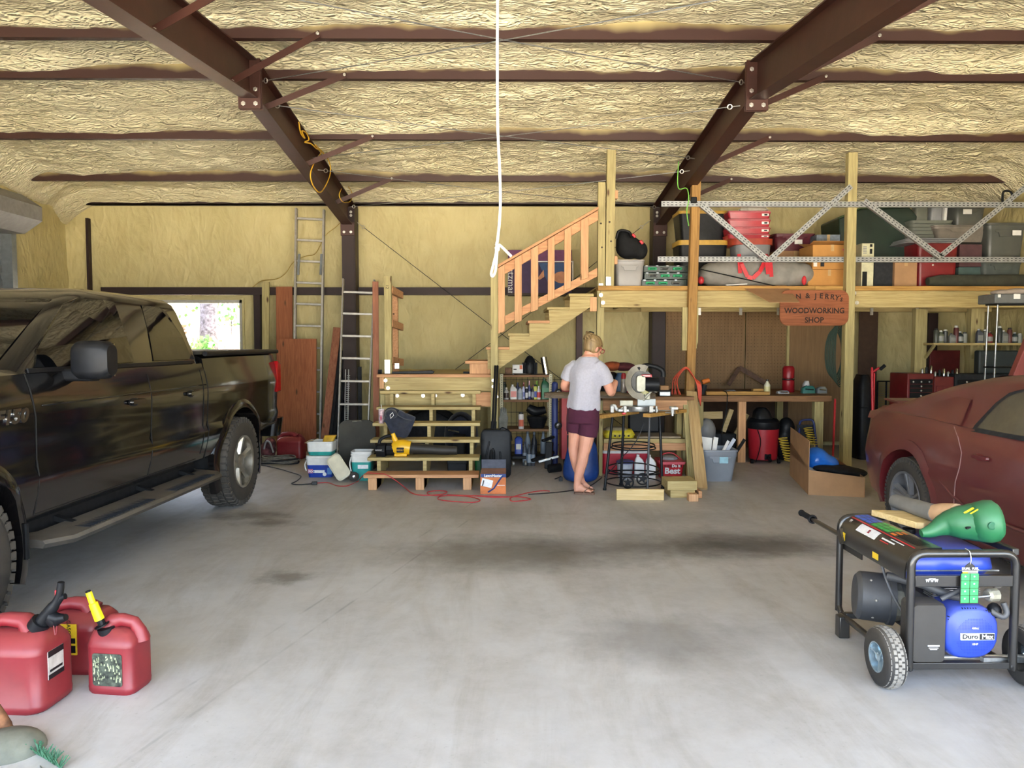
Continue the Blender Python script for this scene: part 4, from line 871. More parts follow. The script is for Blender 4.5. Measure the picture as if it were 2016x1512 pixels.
# ---- red coupe, nose towards -y, rear axle at the origin, visible side -x
cc = thing('red_coupe', 'dusty red fastback coupe parked nose out in front of the loft', 'car')
def c_half(w, zt, zb, sh): return [(0, zb), (w * .8, zb), (w * .93, zb + .04), (w * .97, zb + .16), (w * .985, .50), (w, .60), (w * .985, .70), (w * .96, .80), (w * .945, sh - .06), (w * .90, sh), (w * .80, zt), (w * .4, zt + .02), (0, zt + .03)]
S = [(1.02, .56, .93, .42, .90), (.98, .70, .97, .35, .93), (.9, .81, 1.0, .29, .955), (.75, .875, 1.0, .25, .965), (.5, .915, .99, .22, .975), (.2, .935, .985, .2, .985), (-.2, .94, .98, .17, .985), (-.7, .935, .965, .15, .965), (-1.3, .93, .95, .15, .95), (-2.0, .925, .94, .15, .945), (-2.7, .93, .93, .17, .91), (-3.2, .9, .84, .2, .82), (-3.5, .8, .76, .26, .74), (-3.62, .6, .68, .34, .66)]
cb_ = MB().loft([ringsym(c_half(w, zt, zb, sh), y) for y, w, zt, zb, sh in S]).build('body', M_cpaint, cc, sm=40)
for yc in (0, -2.72):
    for s in (1, -1): boolean_cut(cb_, MB().cyl((s * .58, yc, .335), (s * 1.2, yc, .335), .395, n=40))
GS = [(.80, .80, .70, .985), (.6, .79, .69, 1.05), (.35, .79, .66, 1.13), (0, .80, .63, 1.225), (-.4, .81, .61, 1.30), (-.8, .81, .60, 1.345), (-1.2, .81, .60, 1.355), (-1.5, .80, .6, 1.32), (-1.85, .79, .6, 1.14), (-2.15, .78, .6, .95)]
def g_half(wb, wr, zr_): return [(0, .9), (wb + .04, .9), (wb + .02, .96), (wr + (wb - wr) * .25, zr_ - .07 if zr_ > 1.05 else zr_ - .01), (wr, zr_ - .03), (wr * .85, zr_), (0, zr_ + .015)]
MB().loft([ringsym(g_half(wb, wr, zr_), y) for y, wb, wr, zr_ in GS]).build('roof', M_cpaint, cc, sm=48)
def c_side(y, z, off=.01):
    for (y0, b0, r0, z0), (y1, b1, r1, z1) in zip(GS[:-1], GS[1:]):
        if y0 >= y >= y1:
            t = (y - y0) / (y1 - y0); wb = b0 + (b1 - b0) * t; wr = r0 + (r1 - r0) * t; zz = z0 + (z1 - z0) * t
            xa, za, xb, zb_ = wb + .02, .96, wr + (wb - wr) * .25, zz - .07
            if z <= za: return Vector((wb + .03 + off, y, z))
            return Vector((xa + (xb - xa) * min(1, (z - za) / max(.02, zb_ - za)) + off, y, z))
    return Vector((.8, y, z))
for sx in (-1, 1):
    yy_ = [-1.95 + .0775 * k for k in range(17)]
    strip('window_seal', M_dark, cc, sx, c_side, yy_, lambda y: .95, pl([(-1.96, .96), (-1.72, 1.1), (-1.45, 1.255), (-1.0, 1.262), (-.85, 1.22), (-.74, 1.1), (-.7, .96)]), .012)
    strip('side_window', mat('coupe_glass', '#3c3b34', .1, 0, .15, 4, dust=.2), cc, sx, c_side, [-1.88 + .07 * k for k in range(17)], lambda y: .978, pl([(-1.89, .985), (-1.7, 1.09), (-1.42, 1.235), (-1.0, 1.24), (-.88, 1.2), (-.79, 1.1), (-.76, .985)]), .018)
    strip('quarter_panel', M_cpaint, cc, sx, c_side, [-.56 + .06 * k for k in range(13)], lambda y: .975, pl([(-.56, 1.0), (-.52, 1.15), (-.3, 1.16), (.0, 1.08), (.16, .98)]), .014)
GB = [(.62, 1.052), (.3, 1.155), (0, 1.242), (-.35, 1.31)]
MB().add([(s_ * .40, y, z + .006) for y, z in GB for s_ in (-1, 0, 1)], [(i * 3 + j, i * 3 + j + 1, i * 3 + j + 4, i * 3 + j + 3) for i in range(3) for j in range(2)]).build('rear_window', M_tint, cc, sm=180)
def cbs(z):
    h = c_half(.938, .97, .16, .97)[2:10]
    for (x0, z0), (x1, z1) in zip(h[:-1], h[1:]):
        if z0 <= z <= z1: return x0 + (x1 - x0) * (z - z0) / (z1 - z0)
    return .9
sm_ = mat('seam_dust_line', '#8d6a66', .7)
MB().tube([(-cbs(z) - .001, y, z) for y, z in ((-.52, .96), (-.63, .9), (-.70, .8), (-.72, .7), (-.70, .6), (-.66, .45), (-.64, .3), (-.66, .2))], .0035, 5).build('door_seam', sm_, cc)
MB().tube([(-cbs(z) - .001, y, z) for y, z in ((-.66, .2), (-1.2, .19), (-1.9, .2), (-2.0, .5), (-2.0, .9))], .0035, 5).build('door_seam', M_seam, cc)
MB().loft([rr(0, 0, 0, .17, .03, .012, 3), rr(0, 0, .018, .16, .025, .011, 3)]).xf(Matrix.Translation((-cbs(.8) - .004, -.92, .80)) @ Euler((R(90), 0, R(-90))).to_matrix().to_4x4()).build('door_handle', M_cpaint, cc, sm=40)
MB().sph((-cbs(.8) + .003, -.89, .795), (.006, .06, .026), 12, 6).build('handle_cup', M_redd, cc, sm=180)
MB().tube([(-cbs(.42) - .004, y, .42 + .16 * max(0, 1 + (y + .5) / .5) ** 2 * .9) for y in (-2.0, -1.5, -1.1, -.8, -.62, -.52, -.45)], .012, 6).build('body_crease', M_cpaint, cc, sm=180)
for yc in (0, -2.72):
    rings = []
    for k in range(23):
        an = R(-14) + R(208) * k / 22; d = Vector((0, math.cos(an), math.sin(an))); c = Vector((0, yc, .335)); z_ = max(.2, min(.9, .335 + math.sin(an) * .4)); xw = cbs(z_)
        rings.append([c + d * .39 - Vector((xw - .06, 0, 0)), c + d * .39 - Vector((xw + .012, 0, 0)), c + d * .42 - Vector((xw + .01, 0, 0)), c + d * .47 - Vector((xw - .002, 0, 0)), c + d * .46 - Vector((xw - .04, 0, 0))])
    MB().loft(rings).build('wheel_arch', M_cpaint, cc, sm=40)
    MB().loft([[Vector((x, yc + math.cos(a_) * .4, .335 + math.sin(a_) * .4)) for a_ in [math.pi * (k - 1) / 14 for k in range(17)]] for x in (-.55, -.9)], cap=False, closed=False).build('wheel_well', M_dark, cc, sm=60)
    for s in (-1, 1): wheel(cc, (s * .8, yc, .33), .33, .235, s, mat('dusty_alloy', '#6e7178', .5, .4, .15, 8, dust=.3), .66, 5, True, 60, two=True, hub=.045)
MB().cyl((-.7, 0, .33), (.7, 0, .33), .04, n=8).build('rear_axle', M_blkm, cc)
MB().loft([[Vector((x, y, z)) for y, z in ((.72, 1.03), (.95, 1.045), (.97, 1.06), (.74, 1.05))] for x in (-.62, 0, .62)]).build('spoiler', M_cpaint, cc, sm=40)
MB().loft([rr(0, .92, .35, 1.3, .24, .1), rr(0, .94, .55, 1.5, .22, .1), rr(0, .92, .66, 1.52, .2, .1)]).build('rear_bumper', M_cpaint, cc, sm=60)
for s in (-1, 1):
    for k in range(3): MB().box(s * .45 - .03 + k * .09 * s, s * .45 + .03 + k * .09 * s, .985, 1.012, .72, .88).build('tail_lamp', M_lamp, cc, bev=.004)
cc.location = (4.04, 5.92, 0)
# ================================================================ generator and what lies on it
def tube_path(pts, r, n=8, rad=.05):
    """polyline with rounded corners"""
    P = [Vector(p) for p in pts]; out = [P[0]]
    for a, b_, c in zip(P[:-2], P[1:-1], P[2:]):
        u = (a - b_).normalized() * rad; w = (c - b_).normalized() * rad
        for k in range(6):
            t = k / 5; out.append((b_ + u) * (1 - t) ** 2 + b_ * 2 * t * (1 - t) + (b_ + w) * t * t)
    out.append(P[-1]); return MB().tube(out, r, n)
gx0, gx1, gy0, gy1, gz0_, gz1_ = 1.785, 2.25, 3.37, 4.09, .115, .622
gn = thing('generator', 'black framed portable generator with blue engine cover and tank on knobbly wheels', 'generator', (2.0, 3.73, 0))
M_gblk = mat('gloss_black_frame', '#101113', .3, .1, .1, 10, coat=.4, dust=.12)
for y in (gy0, gy1): tube_path([(gx0, y, gz0_), (gx0, y, gz1_), (gx1, y, gz1_), (gx1, y, gz0_)], .0185, 8, .06).build('frame_hoop', M_gblk, gn, sm=60)
for x in (gx0, gx1): MB().tube(bez([(x, gy1, gz0_ + .03), (x, gy1 - .03, gz0_), (x, gy1 - .1, gz0_ - .01), (x, gy0 + .05, gz0_ - .01), (x, gy0, gz0_)], 5), .016, 8).build('bottom_rail', M_gblk, gn, sm=60)
MB().beam((gx1, gy0, gz1_ + .005), (gx1, gy1, gz1_ + .005), .03, .03).build('top_rail', M_gblk, gn, bev=.004)
for y, w, h in ((gy0 + .01, .03, .03), (gy1 - .08, .03, .03), (3.7, .06, .012)): MB().beam((gx0, y, gz0_), (gx1, y, gz0_), w, h).build('cross_member', M_gblk, gn, bev=.003)
MB().box(gx0 + .015, gx1 - .015, gy0 - .01, gy0 + .014, .475, .525).build('front_bar', M_gblk, gn, bev=.003)
MB().box(gx0 + .015, gx0 + .02, gy1 - .22, gy1, .45, .53).build('rear_gusset', M_gblk, gn)
MB().box(1.745, 1.80, gy1 - .11, gy1 - .05, gz0_ - .115, gz0_ - .0).build('rubber_foot', M_gblk, gn, bev=.006)
MB().box(2.22, 2.28, gy1 - .11, gy1 - .05, gz0_ - .115, gz0_ - .0).build('rubber_foot', M_gblk, gn, bev=.006)
# control panel hood on the left side, a curved sheet
prof = [(1.772, .505), (1.772, .54), (1.776, .565), (1.79, .595), (1.815, .62), (1.85, .636), (1.89, .640), (1.935, .640)]
cpn = MB().loft([[Vector((x, y, z)) for x, z in prof] + [Vector((x + .006, y, z - .012)) for x, z in prof[::-1]] for y in (gy0 + .03, gy1 - .02)]).build('control_panel', M_gblk, gn, sm=50)
def pp(t):
    L = [0]; 
    for a, b_ in zip(prof[:-1], prof[1:]): L.append(L[-1] + math.hypot(b_[0] - a[0], b_[1] - a[1]))
    s = t * L[-1]
    for i in range(len(L) - 1):
        if L[i] <= s <= L[i + 1] + 1e-9:
            f = (s - L[i]) / (L[i + 1] - L[i]); a, b_ = prof[i], prof[i + 1]; tx, tz = b_[0] - a[0], b_[1] - a[1]; q = math.hypot(tx, tz)
            return a[0] + tx * f - tz / q * .0012, a[1] + tz * f + tx / q * .0012
def sticker(name, t0, t1, y0, y1, m, n=4):
    vs = []; 
    for k in range(n + 1):
        x, z = pp(t0 + (t1 - t0) * k / n); vs += [(x, y0, z), (x, y1, z)]
    return MB().add(vs, [(2 * k, 2 * k + 1, 2 * k + 3, 2 * k + 2) for k in range(n)]).build(name, m, cpn, sm=180)
MS = {k: mat('sticker_' + k, c, .4, 0, .08, 40) for k, c in (('blue', '#3f63c8'), ('green', '#35a852'), ('red', '#c22b35'), ('white', '#dfe0e2'), ('yellow', '#e2bd2c'), ('black', '#131417'), ('brown', '#8c5a3c'), ('orange', '#d9762f'))}
for i in range(3):
    for j in range(3): sticker('label_tile', .64 + .1 * i, .725 + .1 * i, 3.885 + .06 * j, 3.938 + .06 * j, MS['blue'])
for i in range(3):
    for j in range(3): sticker('label_tile', .64 + .1 * i, .725 + .1 * i, 3.70 + .06 * j, 3.753 + .06 * j, MS['green'])
for i in range(3): sticker('label_tile', .64 + .1 * i, .70 + .1 * i, 3.63, 3.68, MS['orange'])
sticker('red_stripe', .575, .60, 3.43, 4.06, MS['red']); sticker('white_label', .36, .55, 3.72, 3.92, MS['white']); sticker('flame_mark', .42, .50, 3.80, 3.82, MS['red'])
sticker('logo_label', .44, .55, 3.95, 4.04, MS['black']); sticker('round_mark', .46, .54, 4.01, 4.035, MS['white']); sticker('warning_label', .04, .2, 4.0, 4.04, MS['yellow']); sticker('warning_label', .03, .15, 3.64, 3.70, MS['yellow'])
sticker('text_lines', .45, .48, 3.56, 3.68, MS['white']); sticker('text_lines', .40, .42, 3.60, 3.68, MS['red']); sticker('text_lines', .52, .54, 3.5, 3.62, MS['white'])
for k in range(9): sticker('groove', .66 + .028 * k, .672 + .028 * k, 3.44, 3.64, M_blkm, 1)
# tank
tnk = MB().loft([rr(2.015, 3.71, .455, .34, .42, .06), rr(2.015, 3.71, .50, .40, .48, .07), rr(2.015, 3.71, .525, .43, .52, .07), rr(2.015, 3.71, .575, .42, .51, .08), rr(2.015, 3.71, .60, .37, .46, .08), rr(2.015, 3.71, .607, .28, .36, .08)]).build('fuel_tank', M_blue, gn, sm=60)
MB().lathe([(.03, .605), (.03, .63), (.0, .632)], (2.0, 3.8, 0), 16).build('tank_cap', M_blk, tnk, sm=40)
MB().box(1.80, 2.23, 3.45, 3.97, .518, .524).build('tank_flange', M_galv, tnk)
# recoil cover (blue) : lathe about y, squared at the left
ring = []
for k in range(24):
    a = math.pi * 2 * k / 24; x = math.cos(a); z = math.sin(a)
    ring.append((2.065 + .122 * (abs(x) ** (.55 if x < 0 else .9)) * (1 if x > 0 else -1), .265 + .122 * (abs(z) ** .75) * (1 if z > 0 else -1)))
rc = MB().loft([[Vector((2.065 + (x - 2.065) * s, y, .265 + (z - .265) * s)) for x, z in ring] for y, s in ((3.56, 1), (3.40, 1), (3.375, .96), (3.36, .84))]).build('recoil_cover', M_blue, gn, sm=50)
for k in range(6): MB().obox((2.02 + .012 * k, 3.372, .363), (.004, .01, .03), (0, R(-12), 0)).build('vent_slot', M_blkm, rc)
for k in range(4): MB().obox((2.115 + .011 * k, 3.372, .355), (.004, .01, .026), (0, R(-12), 0)).build('vent_slot', M_blkm, rc)
for k in range(4): MB().obox((1.963, 3.385, .30 + .012 * k), (.012, .03, .004), (0, R(15), 0)).build('vent_slot', M_blkm, rc)
dt = MB()
for i in range(26):
    for j in range(26):
        x, z = 1.985 + i * .0068, .165 + j * .0068
        if math.hypot(x - 2.07, z - .25) < .085 and not (.232 < z < .275): dt.add([(x, 3.3585, z), (x + .003, 3.3585, z), (x + .003, 3.3585, z + .003), (x, 3.3585, z + .003)], [(0, 1, 2, 3)])
dt.build('vent_holes', mat('dark_blue', '#12309a', .6), rc, kind='stuff')
MB().box(2.005, 2.155, 3.352, 3.359, .238, .268).build('name_plate', MS['white'], rc); MB().box(2.088, 2.153, 3.350, 3.353, .240, .266).build('name_plate_dark', MS['black'], rc)
text('lettering', 'Duro', .028, MS['black'], rc, (2.046, 3.3505, .2535), wide=1.15, bold=.0004); text('lettering', 'Max', .028, MS['white'], rc, (2.121, 3.349, .2535), wide=1.05, bold=.0006)
text('lettering', '420cc', .013, MS['white'], rc, (2.07, 3.355, .290)); text('lettering', '18HP', .013, MS['white'], rc, (2.07, 3.355, .218))
# black cover left of it
bc = MB().loft([[Vector((x, y, z)) for x, z in [(p.x, p.y) for p in rr(1.873, .26, 0, .152 * s, .27 * s, .02)]] for y, s in ((3.47, 1), (3.385, 1), (3.37, .95))]).build('air_cleaner_cover', mat('worn_black_cover', '#17181a', .5, 0, .2, 10, dust=.25), gn, sm=40)
MB().box(1.868, 1.92, 3.367, 3.371, .203, .209).build('cover_label', MS['white'], bc); MB().box(1.873, 1.915, 3.367, 3.371, .195, .198).build('cover_label', MS['white'], bc); MB().box(1.878, 1.91, 3.367, 3.371, .189, .191).build('cover_label', MS['white'], bc)
# alternator
M_alt = mat('alternator_grey', '#3c4046', .55, .2, .15, 10, dust=.2)
MB().lathe([(.02, -.025), (.10, -.02), (.116, -.005), (.12, .0), (.122, .125), (.130, .13), (.130, .155), (.1, .16)], (1.785, 3.86, .275), 32, (.96, -.28, -.05)).build('alternator', M_alt, gn, sm=35)
MB().lathe([(.105, 0), (.1, .03), (.07, .08)], (1.925, 3.81, .265), 10, (.96, -.28, -.05)).build('bell_housing', mat('cast_alloy', '#a9a695', .5, .6, .2, 20), gn, sm=30)
for a in range(6): MB().sph((1.80 + .01, 3.83 + .105 * math.cos(a), .275 + .105 * math.sin(a)), .008, 8, 5).build('screw', M_zinc, gn)
MB().box(1.95, 2.2, 3.56, 3.95, .14, .36).build('engine_block', M_alt, gn, bev=.02)
for k in range(7): MB().box(1.97, 2.19, 3.52, 3.60, .37 + .009 * k, .373 + .009 * k).build('cooling_fin', M_galv, gn)
MB().tube(bez([(1.80, 3.6, .45), (1.9, 3.5, .445), (2.0, 3.46, .41), (2.06, 3.44, .40)], 5), .02, 10).build('intake_pipe', M_alt, gn, sm=60)
MB().tube([(1.95, 3.42, .40), (2.06, 3.40, .465)], .012, 8).build('tank_strut', M_alt, gn, sm=60)
MB().lathe([(.022, 0), (.03, .01), (.03, .05), (.015, .06)], (2.15, 3.41, .42), 10, (1, .2, 0)).build('carburettor', mat('cast_alloy', ''), gn, sm=30); MB().tube([(2.06, 3.4, .41), (2.16, 3.39, .425)], .004, 6).build('choke_rod', M_galv, gn)
MB().lathe([(.02, 0), (.028, .02), (.02, .05)], (2.20, 3.45, .46), 8, (1, 0, .3)).build('regulator', M_zinc, gn, sm=30)
MB().tube(bez([(2.15, 3.38, .36), (2.19, 3.36, .34), (2.21, 3.36, .36), (2.20, 3.37, .40)], 5), .013, 8).build('recoil_handle', M_alt, gn, sm=60); MB().sph((2.18, 3.40, .355), (.03, .03, .035), 10, 7).build('throttle', M_blk, gn, sm=60)
MB().tube(bez([(1.80, 3.7, .56), (1.81, 3.66, .45), (1.83, 3.6, .35), (1.86, 3.5, .25)], 6), .007, 6).build('wire_loom', M_alt, gn, sm=60)
MB().beam((2.12, 3.38, .14), (2.33, 3.42, .12), .02, .02).build('axle_arm', M_galv, gn); MB().cyl((1.70, 3.43, .13), (2.38, 3.43, .13), .011, n=10).build('axle', M_zinc, gn, sm=60)
for s, x in ((-1, 1.71), (1, 2.36)):
    wheel(gn, (x, 3.43, .132), .132, .085, s, mat('zinc_rim', '#b9cbd4', .25, .8, .1, 10), .5, 3, False, hub=.02)
    kb = MB()
    for k in range(30):
        for j in range(5):
            an = 2 * math.pi * (k + .5 * (j % 2)) / 30; o = (-.34, -.17, 0, .17, .34)[j] * .085; rr2 = .1345 - .004 * abs(j - 2) ** 1.3
            kb.obox((x + o, 3.43 + math.cos(an) * rr2, .132 + math.sin(an) * rr2), (.014, .02, .006), (an - math.pi / 2, 0, 0))
    kb.build('tyre_knobs', mat('dusty_knobs', '#8b867e', .9, 0, .15, 30), gn, kind='stuff')
# fold-down lift handle pointing away from the camera
MB().tube([(1.775, 4.02, .53), (1.775, 4.45, .53)], .013, 8).build('lift_handle', M_gblk, gn, sm=60); MB().tube([(1.775, 4.43, .53), (1.775, 4.6, .53)], [.017] * 2, 10).build('handle_grip', M_blkm, gn, sm=60)
MB().lathe([(.026, 0), (.026, .012)], (1.775, 4.43, .53), 14, (0, 1, 0)).build('grip_collar', M_blkm, gn); MB().sph((1.775, 4.60, .53), .02, 10, 7).build('grip_end', M_blkm, gn, sm=60)
MB().beam((1.775, 4.02, .50), (1.775, 4.06, .56), .03, .04).build('handle_bracket', M_gblk, gn)
# emblem on the front bar
eb = MB(); 
for x, w in ((1.853, .018), (1.872, .014), (1.891, .018)): eb.prism([(x - w / 2, .51), (x + w / 2, .51), (x + w / 4, .497), (x, .504), (x - w / 4, .497)], 'y', gy0 - .013, gy0 - .0105)
eb.box(1.858, 1.888, gy0 - .013, gy0 - .0105, .507, .514); eb.build('emblem', MS['white'], gn)
# hanging tag
tg = thing('hang_tag', 'black hanging tag with eight green squares reading dual fuel, wired to the generator rail', 'tag', (2.03, 3.34, .5))
yt = gy0 - .025
tb = MB().prism([(1.99, .405), (2.072, .405), (2.072, .535), (2.05, .575), (2.031, .59), (2.012, .575), (1.99, .535)], 'y', yt - .0015, yt + .0015).build('card', MS['black'], tg)
for i in range(4):
    for j in range(2): MB().box(1.993 + .040 * j, 2.029 + .040 * j, yt - .003, yt - .0015, .410 + .033 * i, .440 + .033 * i).build('green_square', mat('tag_green', '#2fae57', .5, 0, .05, 10), tb)
    for j in range(2): text('square_icon', '* ', .02, MS['white'], tb, (2.013 + .04 * j, yt - .0035, .424 + .033 * i), ext=.0003)
text('lettering', 'DUAL  FUEL', .014, MS['white'], tb, (2.031, yt - .003, .562), bold=.0005); MB().box(1.996, 2.066, yt - .003, yt - .0015, .5485, .5525).build('white_bar', MS['white'], tb); MB().box(1.998, 2.022, yt - .003, yt - .0015, .541, .546).build('yellow_bar', MS['yellow'], tb); MB().box(2.022, 2.066, yt - .003, yt - .0015, .541, .546).build('grey_bar', M_galv, tb)
MB().tube(bez([(2.031, yt, .58), (2.033, yt - .003, .60), (2.031, yt + .005, .635), (2.022, gy0 - .0, .645)], 4), .002, 5).build('wire_tie', M_zinc, tg)
# plank and leaf blower on top
pk = thing('pine_offcut', 'pale pine offcut lying on top of the generator', 'wood block', (2.02, 3.86, .645))
MB().prism([(1.915, 4.02), (2.10, 3.99), (2.16, 3.80), (2.03, 3.72), (1.995, 3.73)], 'z', .645, .677).build('plank', wood('raw_pine_x', '#dcc491', '#c5a870', 'x', knots=False), pk, bev=.004)
gb = thing('green_leaf_blower', 'dusty green electric leaf blower lying on the generator with its grey nozzle pointing back', 'leaf blower', (2.15, 3.55, .64))
M_gr = mat('dusty_green_plastic', '#15623a', .5, 0, .1, 6, dust=.25, dustcol='#6f8a72')
MB().lathe([(.01, -.075), (.06, -.07), (.09, -.045), (.098, 0), (.094, .03), (.075, .05), (.03, .06)], (2.20, 3.50, .735), 24, (.95, -.25, .15)).build('fan_housing', M_gr, gb, sm=60)
MB().tube(bez([(2.17, 3.53, .725), (2.10, 3.56, .715), (2.05, 3.58, .70), (1.985, 3.58, .67), (1.94, 3.58, .66)], 5), [.09, .088, .085, .08, .078, .075, .07, .065, .062, .058, .052, .048, .042, .036, .033, .03, .028, .025, .022, .02, .018], 14).build('handle_body', M_gr, gb, sm=60)
MB().tube(bez([(2.12, 3.60, .745), (2.10, 3.68, .735), (2.09, 3.74, .72)], 5), [.05, .05, .049, .048, .047, .046, .045, .044, .043, .042, .042], 16).build('nozzle_collar', mat('tan_collar', '#c09c78', .6), gb, sm=60)
MB().tube([(2.09, 3.72, .722), (2.095, 4.12, .70)], [.043, .038], 18).build('nozzle', mat('grey_nozzle', '#6d6e6e', .7, 0, .15, 8, dust=.2), gb, sm=60)
for k in range(2): MB().obox((2.10 + .026 * k, 3.478 - .0 * k, .79 - .006 * k), (.012, .045, .006), (R(-40), R(10), R(30))).build('yellow_stripe', MS['yellow'], gb)
MB().lathe([(.018, 0), (.018, .006), (.012, .008)], (2.165, 3.414, .735), 16, (0, -1, 0)).build('screw_boss', mat('dark_green', '#14583a', .6), gb); MB().obox((2.105, 3.475, .715), (.04, .012, .008), (0, R(-15), R(10))).build('cord_slot', M_blkm, gb)
# ================================================================ petrol cans in the foreground
def can(name, lab, w, d, h, loc, rz, hnd=.5, lab_m=None):
    t = thing(name, lab, 'petrol can', group=None)
    r = .22 * d
    MB().loft([rr(0, 0, 0, w * .93, d * .93, r), rr(0, 0, .012, w * .99, d * .99, r), rr(0, 0, h * .1, w, d, r), rr(0, 0, h * .105, w * .992, d * .992, r), rr(0, 0, h * .66, w * .992, d * .992, r), rr(0, 0, h * .68, w, d, r), rr(w * .0, 0, h * .76, w * .96, d * .9, r), rr(w * .03, 0, h * .84, w * .84, d * .66, r * .8), rr(w * .1, 0, h * .89, w * .62, d * .5, r * .6)]).build('body', M_gred, t, sm=50)
    hw = d * .17
    ring = lambda x, z, tx, tz, s=1: [Vector((x, 0, z)) + Vector((tz, 0, -tx)) * (.035 * s * math.sin(a)) + Vector((0, hw * s * math.cos(a), 0)) for a in [2 * math.pi * k / 12 for k in range(12)]]
    P = [(-w * .46, h * .70), (-w * .44, h * .84), (-w * .33, h * .955), (-w * .1, h * .985), (w * .1, h * .97), (w * .2, h * .86)]; rg = []
    for i, (x, z) in enumerate(P):
        a, b_ = P[max(0, i - 1)], P[min(len(P) - 1, i + 1)]; q = math.hypot(b_[0] - a[0], b_[1] - a[1]); rg.append(ring(x, z, (b_[0] - a[0]) / q, (b_[1] - a[1]) / q, (1.15, .9, .8, .85, 1.0, 1.5)[i]))
    MB().loft(rg).build('handle', M_gred, t, sm=60)
    return t
def place(t, loc, rz=0): t.location = loc; t.rotation_euler = (0, 0, rz); return t
cA = can('petrol_can', 'largest red plastic petrol can with a black nozzle, cut off by the picture edge', .36, .26, .37, 0, 0)
MB().tube([(.10, -.02, .335), (.125, -.02, .365)], .042, 16).build('screw_collar', M_blk, cA, sm=50)
sp_ = MB().tube(bez([(.115, -.02, .35), (.15, -.02, .395), (.185, -.02, .44), (.205, -.02, .48), (.215, -.02, .535)], 4), [.03, .03, .029, .028, .027, .026, .025, .024, .02, .018, .017, .016, .016, .015, .015, .014, .014], 12).build('spout', M_blk, cA, sm=50)
MB().tube([(.18, -.02, .42), (.215, -.02, .47), (.232, -.02, .475)], .013, 8).tube([(.165, -.02, .385), (.20, -.02, .375), (.235, -.025, .385)], [.028, .024, .015], 10).tube([(.165, -.02, .38), (.18, -.02, .36), (.195, -.02, .35)], [.03, .026, .012], 10).build('trigger', M_blk, sp_, sm=60)
MB().tube(bez([(.185, -.035, .36), (.19, -.035, .32), (.195, -.035, .315), (.20, -.035, .35)], 4), .003, 5).build('tether', M_redd, sp_); MB().obox((.20, -.02, .485), (.02, .02, .035)).build('safety_tab', MS['red'], sp_, bev=.004)
MB().box(.176, .182, -.07, .03, .13, .25).build('label', mat('faded_label', '#b9b2ac', .6, 0, .15, 30), cA)
for a in ((-.07, .03, .225, .25), (-.07, .03, .13, .15), (-.06, .02, .16, .17)): MB().box(.1815, .1835, *a).build('label_print', MS['black'], cA)
place(cA, (-2.10, 3.28, 0), R(-4))
cB = can('petrol_can', 'red plastic petrol can behind the largest one, with a yellow and black warning label', .30, .24, .31, 0, 0)
MB().box(-.02, .055, -.1255, -.1195, .10, .245).build('label', MS['yellow'], cB); MB().box(-.015, .05, -.1265, -.125, .11, .145).build('label_print', MS['black'], cB); MB().box(-.015, .05, -.1265, -.125, .155, .18).build('label_print', MS['black'], cB); text('lettering', 'GASOLINE', .026, MS['black'], cB, (.02, -.1268, .205), (R(90), R(90), 0))
MB().tube([(-.10, .0, .29), (-.10, 0, .32)], .03, 12).build('cap', M_blk, cB)
place(cB, (-2.04, 3.66, 0), R(-3))
cC = can('petrol_can', 'smallest red petrol can with a bright yellow spout and a worn label', .225, .175, .315, 0, 0)
MB().tube([(.035, .03, .25), (.04, .035, .285)], .036, 18).tube([(.05, .045, .295), (.052, .046, .30)], .032, 18).build('screw_collar', M_blk, cC, sm=40)
MB().tube([(.05, .045, .30), (.062, .05, .335)], .016, 10).build('neck', M_blk, cC)
M_yel = mat('bright_yellow_plastic', '#f2df1a', .4, 0, .03, 10)
ys_ = MB().tube([(.058, .05, .325), (.080, .06, .40), (.082, .061, .402), (.096, .066, .452)], [.021, .019, .014, .013], 16).build('spout', M_yel, cC, sm=50); MB().tube([(.0965, .066, .451), (.0985, .067, .458)], .0115, 12).build('spout_bore', M_blk, ys_)
lm = mat('worn_label', '#40463a', .7, 0, .9, 40); MB().loft([[Vector((p.x, .0885, p.y)) for p in rr(.0, .115, 0, .14, .145, .012)], [Vector((p.x, .0905, p.y)) for p in rr(.0, .115, 0, .14, .145, .012)]]).build('label', lm, cC)
sp2 = MB()
for k in range(60): x, z = random.uniform(-.065, .065), random.uniform(.05, .17); sp2.add([(x, 0.0912, z), (x + .006, 0.0912, z), (x + .005, 0.0912, z + random.uniform(.004, .02)), (x, 0.0912, z + .01)], [(0, 1, 2, 3)])
sp2.build('label_print', mat('scuffed_print', '#a9b08a', .7, 0, .4, 40), cC)
place(cC, (-1.735, 3.42, 0), R(172))
# trimmer head in the corner
td = thing('garden_trimmer', 'weathered garden trimmer head with rusty shaft and green line at the picture corner', 'garden tool', (-1.93, 2.95, 0))
gc0 = at(12, 1502, 2.86); MB().sph((gc0.x, 2.88, 0), (.13, .12, .075), 20, 10).build('guard', mat('weathered_grey', '#6b6c60', .8, 0, .3, 9, .3), td, sm=180)
MB().tube(bez([at(-60, 1330, 3.0), at(-10, 1395, 2.98), at(12, 1428, 2.96), at(27, 1448, 2.94)], 5), [.022] * 11 + [.018] * 3 + [.014] * 2, 10).build('shaft', mat('rusty_brown', '#7c5234', .85, 0, .4, 20), td, sm=60)
MB().tube(bez([at(24, 1444, 2.93), at(45, 1462, 2.9), at(66, 1490, 2.86), on(84, 1516, .005)], 6), .0035, 6).build('wire', M_galv, td)
gl = MB()
for k in range(90):
    t_ = random.random(); p = on(62 + 58 * t_, 1478 + 36 * t_, .0); x, y = p.x, p.y; gl.tube([(x, y, .002), (x + random.uniform(-.02, .03), y + random.uniform(-.03, .03), random.uniform(.02, .05))], .0022, 4)
gl.build('bristles', mat('green_bristle', '#3f6e52', .7), td, kind='stuff')

